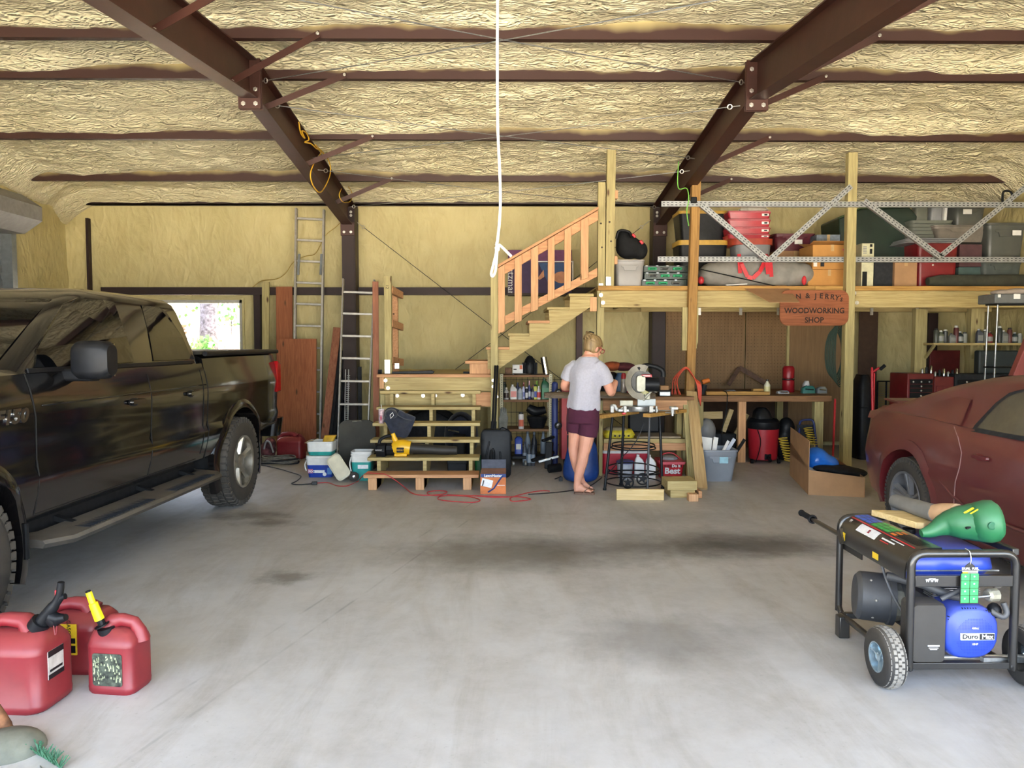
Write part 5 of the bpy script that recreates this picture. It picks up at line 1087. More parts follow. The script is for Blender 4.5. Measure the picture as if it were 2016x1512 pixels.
for o in (gn, tg, pk, gb): o.location = Vector(o.location) + Vector((.015, -.03, 0))
# ================================================================ clutter helpers
def ring_tote(w, d, h, r=.05, tap=.88): return [rr(0, 0, 0, w * tap, d * tap, r), rr(0, 0, h * .02, w * tap, d * tap, r), rr(0, 0, h * .78, w * .965, d * .965, r), rr(0, 0, h * .80, w * .985, d * .985, r), rr(0, 0, h * .93, w * .99, d * .99, r), rr(0, 0, h * .94, w * 1.03, d * 1.03, r * 1.1), rr(0, 0, h, w * 1.03, d * 1.03, r * 1.1)]
def tote(lab, m, px0, px1, py0, py1, Y, d=.4, lid=None, open_=False, rz=0, z0=None, group=None, name='storage_tote', tap=.88, cat='tote'):
    x0, x1 = X(px0, Y), X(px1, Y); zb_ = Z(py1, Y) if z0 is None else z0; h = Z(py0, Y) - zb_; w = (x1 - x0) / 1.03
    t = thing(name, lab, cat, ((x0 + x1) / 2, Y + d / 2, zb_), 0, group); cen = Vector(t.location)
    lh = min(.05, h * .12) if lid else 0
    M0 = Matrix.Translation(cen)
    R_ = ring_tote(w, d, h - lh, min(.05, w * .12), tap)
    if open_: R_ = R_ + [rr(0, 0, h - lh, w * .93, d * .93, .04), rr(0, 0, h * .25, w * tap * .92, d * tap * .92, .04)]
    MB().loft(R_).xf(M0).build('body', m, t, sm=45)
    # moulded grip apron below the rim
    g = MB()
    g.prism([(-w * .30, h * .80), (w * .30, h * .80), (w * .30, h * .74), (w * .22, h * .72), (w * .19, h * .60), (-w * .19, h * .60), (-w * .22, h * .72), (-w * .30, h * .74)], 'y', -d * .5, -d * .475)
    g.xf(M0).build('grip', m, t, bev=.003)
    if lid: MB().loft([rr(0, 0, h - lh, w * 1.05, d * 1.05, .05), rr(0, 0, h - lh * .3, w * 1.05, d * 1.05, .05), rr(0, 0, h - lh * .25, w * .95, d * .95, .05), rr(0, 0, h, w * .9, d * .9, .05)]).xf(M0).build('lid', lid, t, sm=45)
    t.rotation_euler = (0, 0, rz); return t
def crate(lab, m, px0, px1, py0, py1, Y, d=.35, name='cardboard_box', cat='box', flaps=0, tape=True, z0=None, rz=0, group=None):
    x0, x1 = X(px0, Y), X(px1, Y); zb_ = Z(py1, Y) if z0 is None else z0; zt = Z(py0, Y); t = thing(name, lab, cat, ((x0 + x1) / 2, Y + d / 2, zb_), 0, group)
    MB().box(x0, x1, Y, Y + d, zb_, zt).build('carton', m, t, bev=.003)
    if flaps: MB().obox(((x0 + x1) / 2, Y + d * .2, zt + .02), (x1 - x0, d * .45, .005), (R(-14), 0, 0)).build('flap', m, t); MB().obox(((x0 + x1) / 2, Y + d * .8, zt + .03), (x1 - x0, d * .45, .005), (R(18), 0, 0)).build('flap', m, t)
    if tape: MB().box((x0 + x1) / 2 - .02, (x0 + x1) / 2 + .02, Y - .001, Y + d, zt - .08, zt + .001).build('tape', mat('parcel_tape', '#b99a6b', .35), t)
    if rz: t.rotation_euler = (0, 0, rz)
    return t
def bmat(c): return mat('plastic_' + c[1:], c, .4, 0, .05, 20)
def bottle(lab, col, cap, x, y, z, r=.035, h=.2, kind='round', labc=None, name='bottle', group=None, cat='bottle'):
    t = thing(name, lab, cat, (x, y, z), 0, group); c = Vector((x, y, z))
    if kind == 'round': pr = [(r * .9, 0), (r, .01), (r, h * .62), (r * .85, h * .7), (r * .4, h * .84), (r * .38, h * .9)]; MB().lathe(pr, c, 16).build('body', bmat(col), t, sm=40); MB().lathe([(r * .45, h * .9), (r * .45, h), (0.001, h)], c, 12).build('cap', bmat(cap), t, sm=40)
    elif kind == 'can': MB().lathe([(r * .95, 0), (r, .006), (r, h * .84), (r * .8, h * .88), (r * .6, h * .89)], c, 18).build('body', bmat(col), t, sm=40); MB().lathe([(r * .72, h * .86), (r * .72, h * .97), (r * .6, h), (.001, h)], c, 14).build('cap', bmat(cap), t, sm=40)
    elif kind == 'jug': MB().loft([rr(x, y, z, r * 2, r * 1.4, r * .3), rr(x, y, z + h * .66, r * 2, r * 1.4, r * .3), rr(x - r * .1, y, z + h * .8, r * 1.5, r * 1.1, r * .3), rr(x - r * .3, y, z + h * .9, r * .7, r * .7, r * .3)]).build('body', bmat(col), t, sm=50); MB().lathe([(r * .33, h * .88), (r * .33, h), (.001, h)], (x - r * .3, y, z), 12).build('cap', bmat(cap), t, sm=40)
    elif kind == 'spray':
        MB().lathe([(r * .9, 0), (r, .01), (r, h * .5), (r * .5, h * .68), (r * .3, h * .75)], c, 16).build('body', bmat(col), t, sm=40); MB().lathe([(r * .35, h * .75), (r * .35, h * .84)], c, 10).obox((x, y - r * .4, z + h * .92), (r * .6, r * 1.6, h * .14)).obox((x, y - r * 1.0, z + h * .84), (r * .2, r * .3, h * .14), (R(20), 0, 0)).build('trigger', bmat(cap), t, bev=.003)
    if labc:
        if kind == 'jug': MB().box(x - r * .8, x + r * .8, y - r * .7 - .002, y - r * .7, z + h * .15, z + h * .55).build('label', bmat(labc), t)
        else: MB().lathe([(r * 1.01, h * .15), (r * 1.01, h * (.42 if kind == 'spray' else .55))], c, 16, cap=False).build('label', bmat(labc), t, sm=180)
    return t
# ================================================================ items along the floor at the left
can2 = can('petrol_can', 'red plastic petrol can on the floor against the orange plywood', .36, .2, .34, 0, 0); MB().tube([(.11, 0, .29), (.13, 0, .325)], .03, 12).build('cap', M_redd, can2); place(can2, (X(571, 10.35), 10.35, 0), R(-8))
bag = thing('work_bag', 'dark red and grey bag slumped beside the truck wheel', 'bag', (X(526, 10.2), 10.2, 0))
b = MB(); b.sph((X(524, 10.2), 10.2, .13), (.1, .14, .13), 14, 9); b.sph((X(531, 10.2), 10.15, .22), (.08, .1, .09), 12, 8); b.build('sack', mat('worn_maroon_cloth', '#5c3338', .9, 0, .6, 12), bag, sm=180); MB().tube(bez([(X(516, 10.1), 10.1, .1), (X(522, 10.1), 10.05, .25), (X(530, 10.1), 10.05, .26), (X(536, 10.1), 10.08, .12)], 5), .012, 6).build('strap', M_grey, bag)
ho = thing('hose_coil', 'coil of grey hose and rope lying on the floor near the truck wheel', 'hose', on(548, 915))
for k in range(6):
    c = on(548, 913) + Vector((random.uniform(-.03, .03), random.uniform(-.02, .04), .014 + .016 * k)); MB().tube([c + Vector((math.cos(a) * (.27 - .012 * k), math.sin(a) * (.14 - .006 * k), .008 * math.sin(3 * a + k))) for a in [2 * math.pi * i / 32 for i in range(32)]], .0095, 6, loop=True).build('coil_turn', mat('grey_hose', '#77736a', .7, 0, .3, 20) if k % 3 else M_dark, ho, sm=180)
def cord(name, lab, pts, r, m, cat='cord', z=None, extra=()):
    P = [p if isinstance(p, Vector) else (on(p[0], p[1], r + (p[2] if len(p) > 2 else 0))) for p in pts]; t = thing(name, lab, cat, P[0]); MB().tube(bez(P, 6), r, 6).build('cable', m, t, sm=180); return t
M_cblk = mat('black_cable', '#15161a', .5); M_corg = mat('orange_cord', '#b5383a', .5, 0, .1, 20)
c1 = cord('power_lead', 'black power cord snaking across the floor from under the truck', [(470, 912), (515, 916), (545, 922), (570, 929), (592, 937), (584, 947), (574, 952), (590, 954), (617, 952)], .006, M_cblk)
MB().obox(on(619, 951, .02), (.06, .05, .035), (0, 0, R(10))).build('plug', M_cblk, c1, bev=.006)
PB = lambda px, py, Y, dz=.008: Vector((at(px, py, Y).x, Y, at(px, py, Y).z + 0))
cs2 = cord('extension_lead', 'long orange extension cord looping over the bottom step and across the floor', [(624, 951), (645, 950), (663, 956), (680, 957), (690, 954), (704, 948), on(713, 938, .12), at(722, 931.5, 8.17) , Vector((X(738, 8.12), 8.12, .173)), Vector((X(757, 8.05), 8.05, .172)), on(778, 945, .11), on(795, 958, .03), (812, 971), (835, 975), (870, 973), (880, 968), (862, 966), (842, 969), (850, 975), (900, 976), (925, 978), (945, 984), (930, 989), (880, 986), (862, 982), (875, 976), (940, 976), (1000, 978)], .0055, M_corg)
c3 = cord('extension_lead', 'orange cord trailing past the cardboard tool box toward the woman', [(880, 974), (930, 976), (975, 979), (1020, 978), (1045, 983), (1012, 987), (1004, 983), (1010, 978), (1040, 970), (1068, 966), (1082, 967)], .0055, M_corg)
c4 = cord('power_lead', 'black cord on the floor behind the sandals running up to the saw', [(1040, 973), (1075, 971), (1122, 966), (1160, 957), (1180, 944), on(1185, 940, .0)], .006, M_cblk)
c5 = cord('power_lead', 'black saw cord hanging down in front of the metal stand', [at(1268, 832, 8.0), at(1258, 858, 8.0), at(1244, 880, 8.0), at(1225, 900, 8.05), at(1206, 923, 8.1), at(1190, 938, 8.3)], .005, M_cblk)
# buckets
def bucket(lab, m, px, Y, z0, w, d, h, whitef=.35, rz=0, lid=None, labels=(), open_=False, handle=True):
    x = X(px, Y); t = thing('square_bucket', lab, 'bucket', (x, Y, z0)); M0 = Matrix.Translation((x, Y, z0)); hz_ = h * (1 - whitef)
    MB().loft([rr(0, 0, 0, w * .86, d * .86, .04), rr(0, 0, hz_, w * .96, d * .96, .04)]).xf(M0).build('body', m, t, sm=45)
    R_ = [rr(0, 0, hz_, w * .965, d * .965, .04), rr(0, 0, h * .86, w * .99, d * .99, .04), rr(0, 0, h * .87, w * 1.03, d * 1.03, .04), rr(0, 0, h * .91, w * 1.03, d * 1.03, .04), rr(0, 0, h * .92, w * 1.0, d, .04), rr(0, 0, h, w * 1.02, d * 1.02, .04)]
    if open_: R_ += [rr(0, 0, h, w * .96, d * .96, .035), rr(0, 0, h * .5, w * .9, d * .9, .035)]
    MB().loft(R_).xf(M0).build('rim_band', M_white, t, sm=45)
    if handle: MB().tube(bez([(x - w * .5, Y - d * .3, z0 + h * .8), (x - w * .52, Y - d * .52, z0 + h * .6), (x - w * .45, Y - d * .6, z0 + h * .35)], 5), .007, 6).build('bail', M_white, t)
    for (a, b_, c, dd, mm) in labels: MB().box(x + a * w, x + b_ * w, Y - d * .49, Y - d * .47, z0 + c * h, z0 + dd * h).build('label', mm, t)
    t.rotation_euler = (0, 0, rz); return t
b1_ = bucket('square blue bucket with a white band at the bottom of the stack', mat('royal_blue', '#1e3f9e', .4), 632, 9.0, 0, .32, .3, .25, .42, labels=((-.18, .18, .22, .34, MS['white']), (-.42, -.24, .2, .4, mat('label_pink', '#a05a7e')), (.28, .44, .15, .45, mat('label_skyblue', '#4f86c8'))))
MB().lathe([(.001, 0), (.022, .002), (.022, .006)], (X(636, 8.85), 8.855, .04), 14, (0, -1, 0)).build('round_label', MS['white'], b1_); text('lettering', 'POOL', .035, MS['white'], b1_, (X(612, 8.85), 8.852, .07), bold=.001)
b2_ = bucket('square white and teal bucket stacked on the blue one', mat('teal', '#2a9a94', .4), 632, 9.02, .252, .3, .29, .16, .72, open_=True, handle=False)
cy = thing('chainsaw_scabbard', 'yellow and black tool case poking out of the upper bucket', 'tool case', (X(645, 9.02), 9.02, .3))
MB().loft([rr(X(640, 9.02), 9.02, .33, .1, .12, .03), rr(X(645, 9.02), 9.03, .42, .13, .1, .03), rr(X(648, 9.02), 9.05, .47, .14, .07, .02)]).build('case', mat('tool_yellow', '#caa02c', .5, 0, .2, 10), cy, sm=50); MB().obox((X(642, 9.0), 8.97, .385), (.15, .02, .02), (0, R(-8), 0)).build('dark_band', M_blk, cy, bev=.004)
MB().obox((X(613, 9.0), 8.95, .42), (.12, .18, .008), (R(0), R(-18), 0)).build('board_piece', mat('dull_tan', '#8b7a5e', .8), cy)
b3_ = bucket('square teal bucket with a white rim and no lid beside the steps', mat('teal', ''), 712, 8.75, 0, .235, .24, .33, .36, open_=True, labels=((-.15, .35, .42, .55, MS['white']),))
bl = thing('bucket_lid', 'cream rounded bucket lid leaning against the buckets', 'lid', on(668, 942))
MB().loft([rr(0, 0, 0, .17, .31, .05), rr(0, 0, .018, .17, .31, .05), rr(0, 0, .02, .15, .29, .045), rr(0, 0, .026, .14, .28, .04)]).xf(Matrix.Translation(at(667, 920, 8.62)) @ Euler((R(68), R(-14), R(0)), 'XYZ').to_matrix().to_4x4() @ Matrix.Rotation(R(22), 4, 'Z')).build('shell', mat('cream_plastic', '#cfcab4', .5, 0, .1, 8), bl, sm=45)
wbr = thing('wheelbarrow', 'black wheelbarrow tub tipped upright behind the buckets with its small wheel on the floor', 'wheelbarrow', (X(705, 9.3), 9.3, 0))
MB().loft([[Vector((p.x, y, p.y)) for p in rr(X(704, 9.3), .33, 0, w, h, .1)] for y, w, h in ((9.22, .44, .60), (9.25, .44, .60), (9.42, .34, .46), (9.43, .33, .45))]).build('tub', mat('dusty_black_tub', '#23241f', .7, 0, .25, 6, dust=.2), wbr, sm=45)
MB().tube([(X(690, 9.1), 9.18, .62), (X(708, 9.1), 9.16, .625)], .008, 6).build('grip', M_galv, wbr)
wc = on(697, 948) + Vector((0, .0, .055)); MB().lathe([(.03, -.02), (.052, -.018), (.055, 0), (.052, .018), (.03, .02)], wc, 20, (.25, -1, 0)).build('wheel', M_tire, wbr, sm=40); MB().lathe([(.018, .02), (.001, .024)], wc, 12, (.25, -1, 0)).build('wheel_hub', M_chrome, wbr)
MB().beam(wc, (X(735, 8.9), 9.1, .1), .03, .03).build('arm', M_blk, wbr)
# things on the steps
gbw = thing('yellow_leaf_blower', 'yellow and black cordless leaf blower resting on the second step', 'leaf blower', (X(800, 8.4), 8.42, .31))
yb = 8.44; k_ = lambda px, py: at(px, py, yb)
MB().tube([k_(742, 887), k_(760, 887)], [.085, .09], 8).build('battery', M_blk, gbw, bev=.008); MB().tube([k_(762, 884), k_(778, 884)], .07, 10).build('motor_neck', M_blk, gbw)
M_dw = mat('tool_bright_yellow', '#e8b31d', .4, 0, .05, 10)
MB().tube([k_(772, 884), k_(780, 882), k_(795, 880), k_(808, 882)], [.06, .085, .085, .075], 16).build('housing', M_dw, gbw, sm=50)
MB().tube(bez([k_(783, 875), k_(777, 864), k_(773, 853)], 4), [.035, .035, .033, .03, .03, .028, .026, .025, .024][:9], 10).build('rear_grip', M_dw, gbw, sm=60)
MB().tube(bez([k_(747, 876), k_(748, 867), k_(758, 860), k_(770, 858), k_(776, 862)], 4), .018, 8).build('handle', M_blk, gbw, sm=60); MB().box(k_(777, 890).x, k_(802, 890).x, yb - .05, yb + .05, .312, k_(0, 893).z).build('foot', M_dw, gbw, bev=.008)
MB().obox(k_(790, 884) + Vector((0, -.085, 0)), (.08, .02, .055)).build('side_panel', M_blk, gbw, bev=.005); text('lettering', 'DEWALT', .02, M_dw, gbw, k_(790, 884) + Vector((0, -.097, 0))); text('lettering', 'FLEXVOLT', .016, MS['white'], gbw, k_(748, 884) + Vector((0, -.095, 0)))
MB().tube([k_(807, 882), k_(820, 883), k_(868, 886), k_(900, 887)], [.062, .058, .052, .046], 18).build('tube', mat('worn_black_tube', '#26231f', .6, 0, .2, 8), gbw, sm=60); MB().tube([k_(814, 891) + Vector((0, -.02, 0)), k_(885, 893) + Vector((0, -.02, 0))], .012, 6).build('rib', M_blk, gbw)
hd2 = thing('hooded_jacket', 'navy hooded jacket draped over the fourth step with a white emblem', 'jacket', (X(780, 8.75), 8.75, .64))
M_navy = mat('navy_cloth', '#272c3b', .95, 0, .25, 20, .3, sheen=.3)
yj = 8.74; j = lambda px, py, dy=0: at(px, py, yj + dy)
us = []; prf = [(757, 812), (765, 803), (776, 806), (788, 812), (801, 817), (815, 822)]
rows = []
top = [j(754, 832, -.08), j(758, 808, 0), j(770, 802, .04), j(785, 806, .06), j(800, 816, .05), j(816, 822, .02)]
bot = [j(757, 826, -.10), j(764, 843, -.13), j(774, 858, -.14), j(788, 861, -.14), j(802, 860, -.12), j(817, 829, -.06)]
for t_ in range(7):
    f = t_ / 6; row = []
    for a, b_ in zip(top, bot):
        p = a.lerp(b_, f); p = p + Vector((0, -.05 * math.sin(math.pi * f) - .02 * math.sin(7 * f + p.x * 30), 0)); row.append(p)
    rows.append(bez(row, 4))
MB().add([p for r_ in rows for p in r_] + [p + Vector((0, .03, -.01)) for r_ in rows for p in r_], [(i * len(rows[0]) + q, i * len(rows[0]) + q + 1, (i + 1) * len(rows[0]) + q + 1, (i + 1) * len(rows[0]) + q) for i in range(6) for q in range(len(rows[0]) - 1)]).build('body', M_navy, hd2, sm=180, sub=1)
MB().sph(j(770, 816, -.02), (.075, .08, .065), 16, 10).build('hood', M_navy, hd2, sm=180); MB().tube(bez([j(785, 812, -.05), j(800, 820, -.06), j(817, 824, -.03)], 4), [.03, .035, .035, .035, .035, .033, .03, .025, .02], 10).build('sleeve', M_navy, hd2, sm=180)
MB().tube([j(768, 817, -.115), j(773, 812, -.115), j(775, 818, -.12), j(769, 824, -.12)], .004, 5, loop=True).build('emblem', MS['white'], hd2)
tum = thing('tumbler', 'pink and white patterned tumbler with a straw standing on the fourth step', 'cup', (X(750, 8.72), 8.72, .635))
c = Vector((X(750, 8.80), 8.80, .635)); MB().lathe([(.026, 0), (.033, .01), (.036, .155), (.036, .16)], c, 18).build('body', mat('patterned_pink', '#d5b9bf', .4, 0, .35, 40), tum, sm=40); MB().lathe([(.037, .16), (.037, .168), (.001, .17)], c, 18).build('lid', mat('clear_lid', '#d8d8d6', .3), tum); MB().tube([c + Vector((0, 0, .165)), c + Vector((-.002, 0, .215))], .004, 6).build('straw', M_white, tum); MB().prism([(c.x - .012, .70), (c.x, .74), (c.x + .012, .70), (c.x, .66)], 'y', 8.762, 8.765).build('star_print', mat('print_crimson', '#b54560'), tum)
# landing top
bl2 = thing('hedge_trimmer_blade', 'long black blade cover lying on the landing', 'tool', (X(815, 9.6), 9.6, 1.172))
MB().prism([(X(772, 9.6), 1.174), (X(852, 9.6), 1.174), (X(856, 9.6), 1.20), (X(850, 9.6), 1.215), (X(772, 9.6), 1.20)], 'y', 9.56, 9.60).build('cover', M_blk, bl2, bev=.004); MB().tube([(X(745, 9.55), 9.53, 1.20), (X(752, 9.55), 9.53, 1.20)], .028, 10).build('knob', M_blk, bl2)
b6 = thing('wood_offcut', 'dark offcut on the landing beside the newel post', 'wood block', (X(925, 9.7), 9.7, 1.172)); MB().box(X(912, 9.7), X(924, 9.7), 9.68, 9.74, 1.173, 1.195).build('block', M_dark, b6)
# dark gear stored under the lower staircase
for k, (px0, px1, py0, py1, Y, mm, lab) in enumerate(((790, 900, 800, 850, 10.4, M_dark, 'dark duffel bag stored under the landing behind the steps'), (880, 935, 810, 850, 10.2, M_navy, 'navy sack stored under the landing near the newel post'), (770, 800, 850, 900, 10.3, M_dark, 'dark bag under the landing at the ladder end'))):
    x0, x1 = X(px0, Y), X(px1, Y); z0, z1 = Z(py1, Y), Z(py0, Y); t = thing('duffel_bag', lab, 'bag', ((x0 + x1) / 2, Y, 0)); MB().sph(((x0 + x1) / 2, Y, z1 * .5), ((x1 - x0) * .62, .2, z1 * .5), 16, 10).build('sack', mm, t, sm=180); MB().tube(bez([(x0, Y - .15, z1 * .7), ((x0 + x1) / 2, Y - .18, z1 * .95), (x1, Y - .15, z1 * .7)], 5), .012, 6).build('strap', M_blk, t)
jk = thing('floor_jack', 'chrome and black jack handle lying under the stairs', 'tool', (X(885, 9.3), 9.3, .0)); MB().tube([(X(883, 9.3), 9.3, .50), (X(900, 9.3), 9.5, .45)], .012, 8).build('handle', M_chrome, jk); MB().box(X(888, 9.5), X(915, 9.5), 9.5, 9.75, 0, .40).build('frame', M_dark, jk, bev=.02)
tp2 = thing('toolbox', 'black toolbox on the floor under the steps', 'toolbox', (X(902, 8.9), 8.9, 0)); MB().box(X(880, 8.9), X(918, 8.9), 8.9, 9.1, 0, .2).build('box', M_blk, tp2, bev=.01); MB().box(X(880, 8.9) - .004, X(918, 8.9) + .004, 8.895, 9.105, .15, .205).build('lid', M_dark, tp2, bev=.006); MB().tube([(X(890, 8.9), 9.0, .21), (X(892, 8.9), 9.0, .235), (X(906, 8.9), 9.0, .235), (X(908, 8.9), 9.0, .21)], .006, 6).build('handle', M_chrome, tp2)
gbx = thing('green_jug', 'green plastic jug beside the last step at floor level', 'jug', (X(945, 8.9), 8.9, 0)); MB().loft([rr(X(943, 8.9), 8.9, 0, .1, .12, .03), rr(X(943, 8.9), 8.9, .2, .1, .12, .03), rr(X(943, 8.9), 8.9, .25, .05, .06, .02)]).build('body', mat('green_plastic', '#1f6a38', .5), gbx, sm=45)
# printed carton
pc = thing('product_box', 'orange and navy printed tool carton standing by the bottom step with a white shipping label', 'box', (X(970, 7.9), 7.95, 0))
x0, x1 = X(945, 7.86), X(996, 7.86); zt = Z(933, 7.86)
MB().box(x0, x1, 7.86, 8.12, 0, zt).build('carton', mat('carton_orange', '#c9743f', .7, 0, .15, 12), pc, bev=.002)
MB().box(x0 + .004, x1 - .0, 7.857, 7.8605, zt - .035, zt).build('navy_band', mat('carton_navy', '#27407a', .6), pc); text('lettering', 'LawnMaster', .036, MS['white'], pc, ((x0 + x1) / 2, 7.855, zt - .018), bold=.0012, wide=1.05)
MB().obox((x0 + .068, 7.855, .115), (.115, .003, .08), (0, R(14), 0)).build('shipping_label', MS['white'], pc); MB().obox((x0 + .03, 7.853, .115), (.012, .003, .06), (0, R(14), 0)).build('bar_code', MS['black'], pc)
MB().tube([(x0 + .08, 7.856, .02), (x0 + .14, 7.856, .06), (x0 + .2, 7.856, .15), (x0 + .23, 7.856, .19)], .008, 5).build('printed_tool', mat('carton_navy', ''), pc); MB().box(x1 - .09, x1 - .01, 7.856, 7.8605, .088, .093).build('white_print', MS['white'], pc)
MB().quad((x0 + .01, 8.0, zt + .001), (x1, 8.0, zt + .001), (x1 + .0, 7.99, zt + .13), (x0 + .01, 7.99, zt + .13)).build('flap', mat('carton_slate', '#4b4f5d', .7, 0, .2, 12), pc); MB().quad((x0, 7.87, zt + .002), (x1, 7.87, zt + .002), (x1, 7.975, zt + .04), (x0 + .01, 7.975, zt + .04)).build('flap', mat('carton_brown', '#7a5544', .8), pc)
# black moulded case and poles
kc = thing('tool_case', 'large black moulded tool case standing on end beside the newel post', 'case', (X(980, 8.9), 8.9, 0))
yk = 8.75; x0, x1 = X(946, yk), X(1006, yk); zt = Z(848, yk)
MB().loft([[Vector((p.x, y, p.y)) for p in rr((x0 + x1) / 2, zt / 2 + .01, 0, (x1 - x0) * s, zt * s, .06)] for y, s in ((yk - .0, .94), (yk + .01, 1), (yk + .10, 1), (yk + .11, .98), (yk + .22, .98), (yk + .23, .92))]).build('shell', M_blk, kc, sm=40)
for a, b_ in (((x0 + .05, .2), (x0 + .1, zt - .12)), ((x0 + .16, .12), (x0 + .14, zt - .2)), ((x0 + .24, .12), (x0 + .22, zt - .24))): MB().beam((a[0], yk - .004, a[1]), (b_[0], yk - .004, b_[1]), .02, .02).build('rib', M_blk, kc, bev=.006)
MB().tube(bez([(x1 - .12, yk + .05, zt - .03), (x1 - .10, yk + .05, zt + .02), (x1 - .02, yk + .05, zt - .03), (x1 - .0, yk + .05, zt - .12)], 5), .018, 8).build('handle', M_blk, kc, sm=60)
for k, (a, b_) in enumerate((((964, 905), (975, 720)), ((969, 900), (979.5, 720)))):
    t = thing('black_pole', ('slim black pole leaning on the newel post, the one nearer the steps', 'slim black pole leaning on the newel post, the one nearer the shelves')[k], 'pole', (X(a[0], 8.68), 8.68, 0)); p = Vector((X(a[0], 8.6), 8.60, 0)); q = Vector((X(b_[0], 9.24), 9.24, Z(b_[1], 9.24))); MB().tube([p, q], .013, 8).build('pole', M_blk, t, sm=60); MB().tube([p, p.lerp(q, .5)], .019, 8).build('sleeve', M_blkm, t, sm=60)
# ================================================================ shelf under the stairs with bottles
su = thing('storage_shelf', 'wooden shelf unit with perforated uprights standing under the upper stairs', 'shelf', (X(1030, 9.9), 9.9, 0))
ysh = 9.95; shz = [Z(738, ysh), Z(787, ysh), Z(845, ysh), Z(898, ysh)]
for k, zz in enumerate(shz): board(su, 'shelf_board', B_x if k < 3 else M_dark, X(984 if k < 2 else 995, ysh), X(1083, ysh), ysh, ysh + .42, zz - .03, zz)
for px, y in ((1081, ysh - .01), (984, ysh - .01), (1081, ysh + .4)):
    u = MB().box(X(px, ysh), X(px + 7, ysh), y, y + .012, 0, shz[0] + .01).box(X(px + 6.5, ysh), X(px + 7, ysh), y, y + .04, 0, shz[0] + .01).build('upright', mat('cream_steel', '#a9a386', .5, .2), su)
    h = MB(); 
    for z in np.arange(.05, shz[0], .03): h.box(X(px + 3, ysh), X(px + 4.5, ysh), y - .001, y, z, z + .012)
    h.build('slots', M_blkm, u, kind='stuff')
wg = thing('wire_grid', 'black wire grid panel on the wall behind the bottle shelf', 'grid panel', (X(1040, 10.6), 10.6, 0)); g = MB(); x0, x1 = X(985, 10.6), X(1105, 10.6); z0, z1 = .0, Z(742, 10.6)
for u in np.arange(x0, x1, .075): g.beam((u, 10.6, z0), (u, 10.6, z1), .006, .006)
for v in np.arange(z0, z1, .15): g.beam((x0, 10.6, v), (x1, 10.6, v), .006, .006)
g.build('wires', M_blk, wg)
ST = 'bottles on the shelves under the stairs'
yb1 = ysh + .1
def sb(lab, px, py0, lvl, col, cap, kind, w=None, labc=None, y=yb1, cat='bottle', name='bottle'):
    x = X(px, y); z = shz[lvl]; h = Z(py0, y) - z; bottle(lab, col, cap, x, y, z, (w or 8) / 2 * y / 1515, h, kind, labc, name=name, cat=cat)
sb('dark cylinder at the stair end of the bottle row', 987, 749, 1, '#14171c', '#101010', 'can', 8)
sb('tall black and green flask in the bottle row', 993, 752, 1, '#16241c', '#0e0e0e', 'can', 9)
sb('small grey bottle with a dark label in front of the row', 997, 763, 1, '#a9aaa9', '#c9c9c9', 'round', 10, '#3a2d2c', ysh + .05)
sb('white oil jug with red lettering on the middle shelf', 1011, 757, 1, '#d4d2cf', '#e8e8e8', 'jug', 14, '#c66a62')
sb('navy bottle behind the white jug', 1019, 753, 1, '#1f2748', '#1a1f3a', 'round', 9, None, yb1 + .1)
sb('squat grey bottle with a blue cap on the middle shelf', 1024, 762, 1, '#a7adb5', '#2b2f55', 'round', 11, '#8f99a6', ysh + .06)
sb('spray bottle with a dark red trigger', 1031, 752, 1, '#b4b8d6', '#7b1d2c', 'spray', 8, '#5f68a8')
sb('spray bottle with a pink trigger', 1042, 749, 1, '#3f4378', '#d9a3b0', 'spray', 8, '#c8c9d4')
sb('black aerosol can with white print', 1037, 762, 1, '#20222e', '#b9bac0', 'can', 7, '#bfc0c6', ysh + .05)
sb('black bottle with a red cap on the middle shelf', 1049, 759, 1, '#1d1e28', '#6a1720', 'round', 8, '#7f8392', ysh + .06)
sb('blue and yellow aerosol can on the middle shelf', 1054, 757, 1, '#c9cc6a', '#1c1c1c', 'can', 8, '#3a4aa0', ysh + .06)
sb('red and white bottle beside the green jug', 1061, 760, 1, '#cfc9c9', '#d8d8d8', 'round', 8, '#c23a3f', ysh + .06)
sb('dark green antifreeze jug at the post end of the middle shelf', 1074, 745, 1, '#1d5a38', '#123a24', 'jug', 17, '#2d7a50')
sb('lime green pouch behind the bottles', 1057, 750, 1, '#7fa33a', '#7fa33a', 'round', 10, None, yb1 + .14)
sb('orange and white solvent bottle on the lower shelf', 1026, 811, 2, '#d8d0cb', '#2a2a2a', 'can', 11, '#cf5a33', ysh + .05)
for k, (px, py, col, lab) in enumerate(((1033, 870, '#8f98a5', 'grey quart bottle at the far end of the bottom shelf row'), (1042, 875, '#a9b7c6', 'pale quart bottle in the bottom shelf row beside the grey one'), (1050, 876, '#a3b2c2', 'pale quart bottle in the bottom shelf row nearest the knee roller'))): x = X(px, 9.7); bottle(lab, '#4a4e56', '#3a3d45', x, 9.7, 0, .028, Z(py, 9.7), 'round', col)
for k, (px, py, lab) in enumerate(((1039, 848, 'silver bottle standing tall at the back of the bottom shelf, stair side'), (1070, 848, 'silver bottle standing tall at the back of the bottom shelf, post side'), (1052, 850, 'dark tall bottle between the two silver ones'))): x = X(px, 10.2); bottle(lab, '#8e9aa6' if k < 2 else '#2b2e36', '#6d7780', x, 10.2, 0, .04, Z(py, 10.2), 'round')
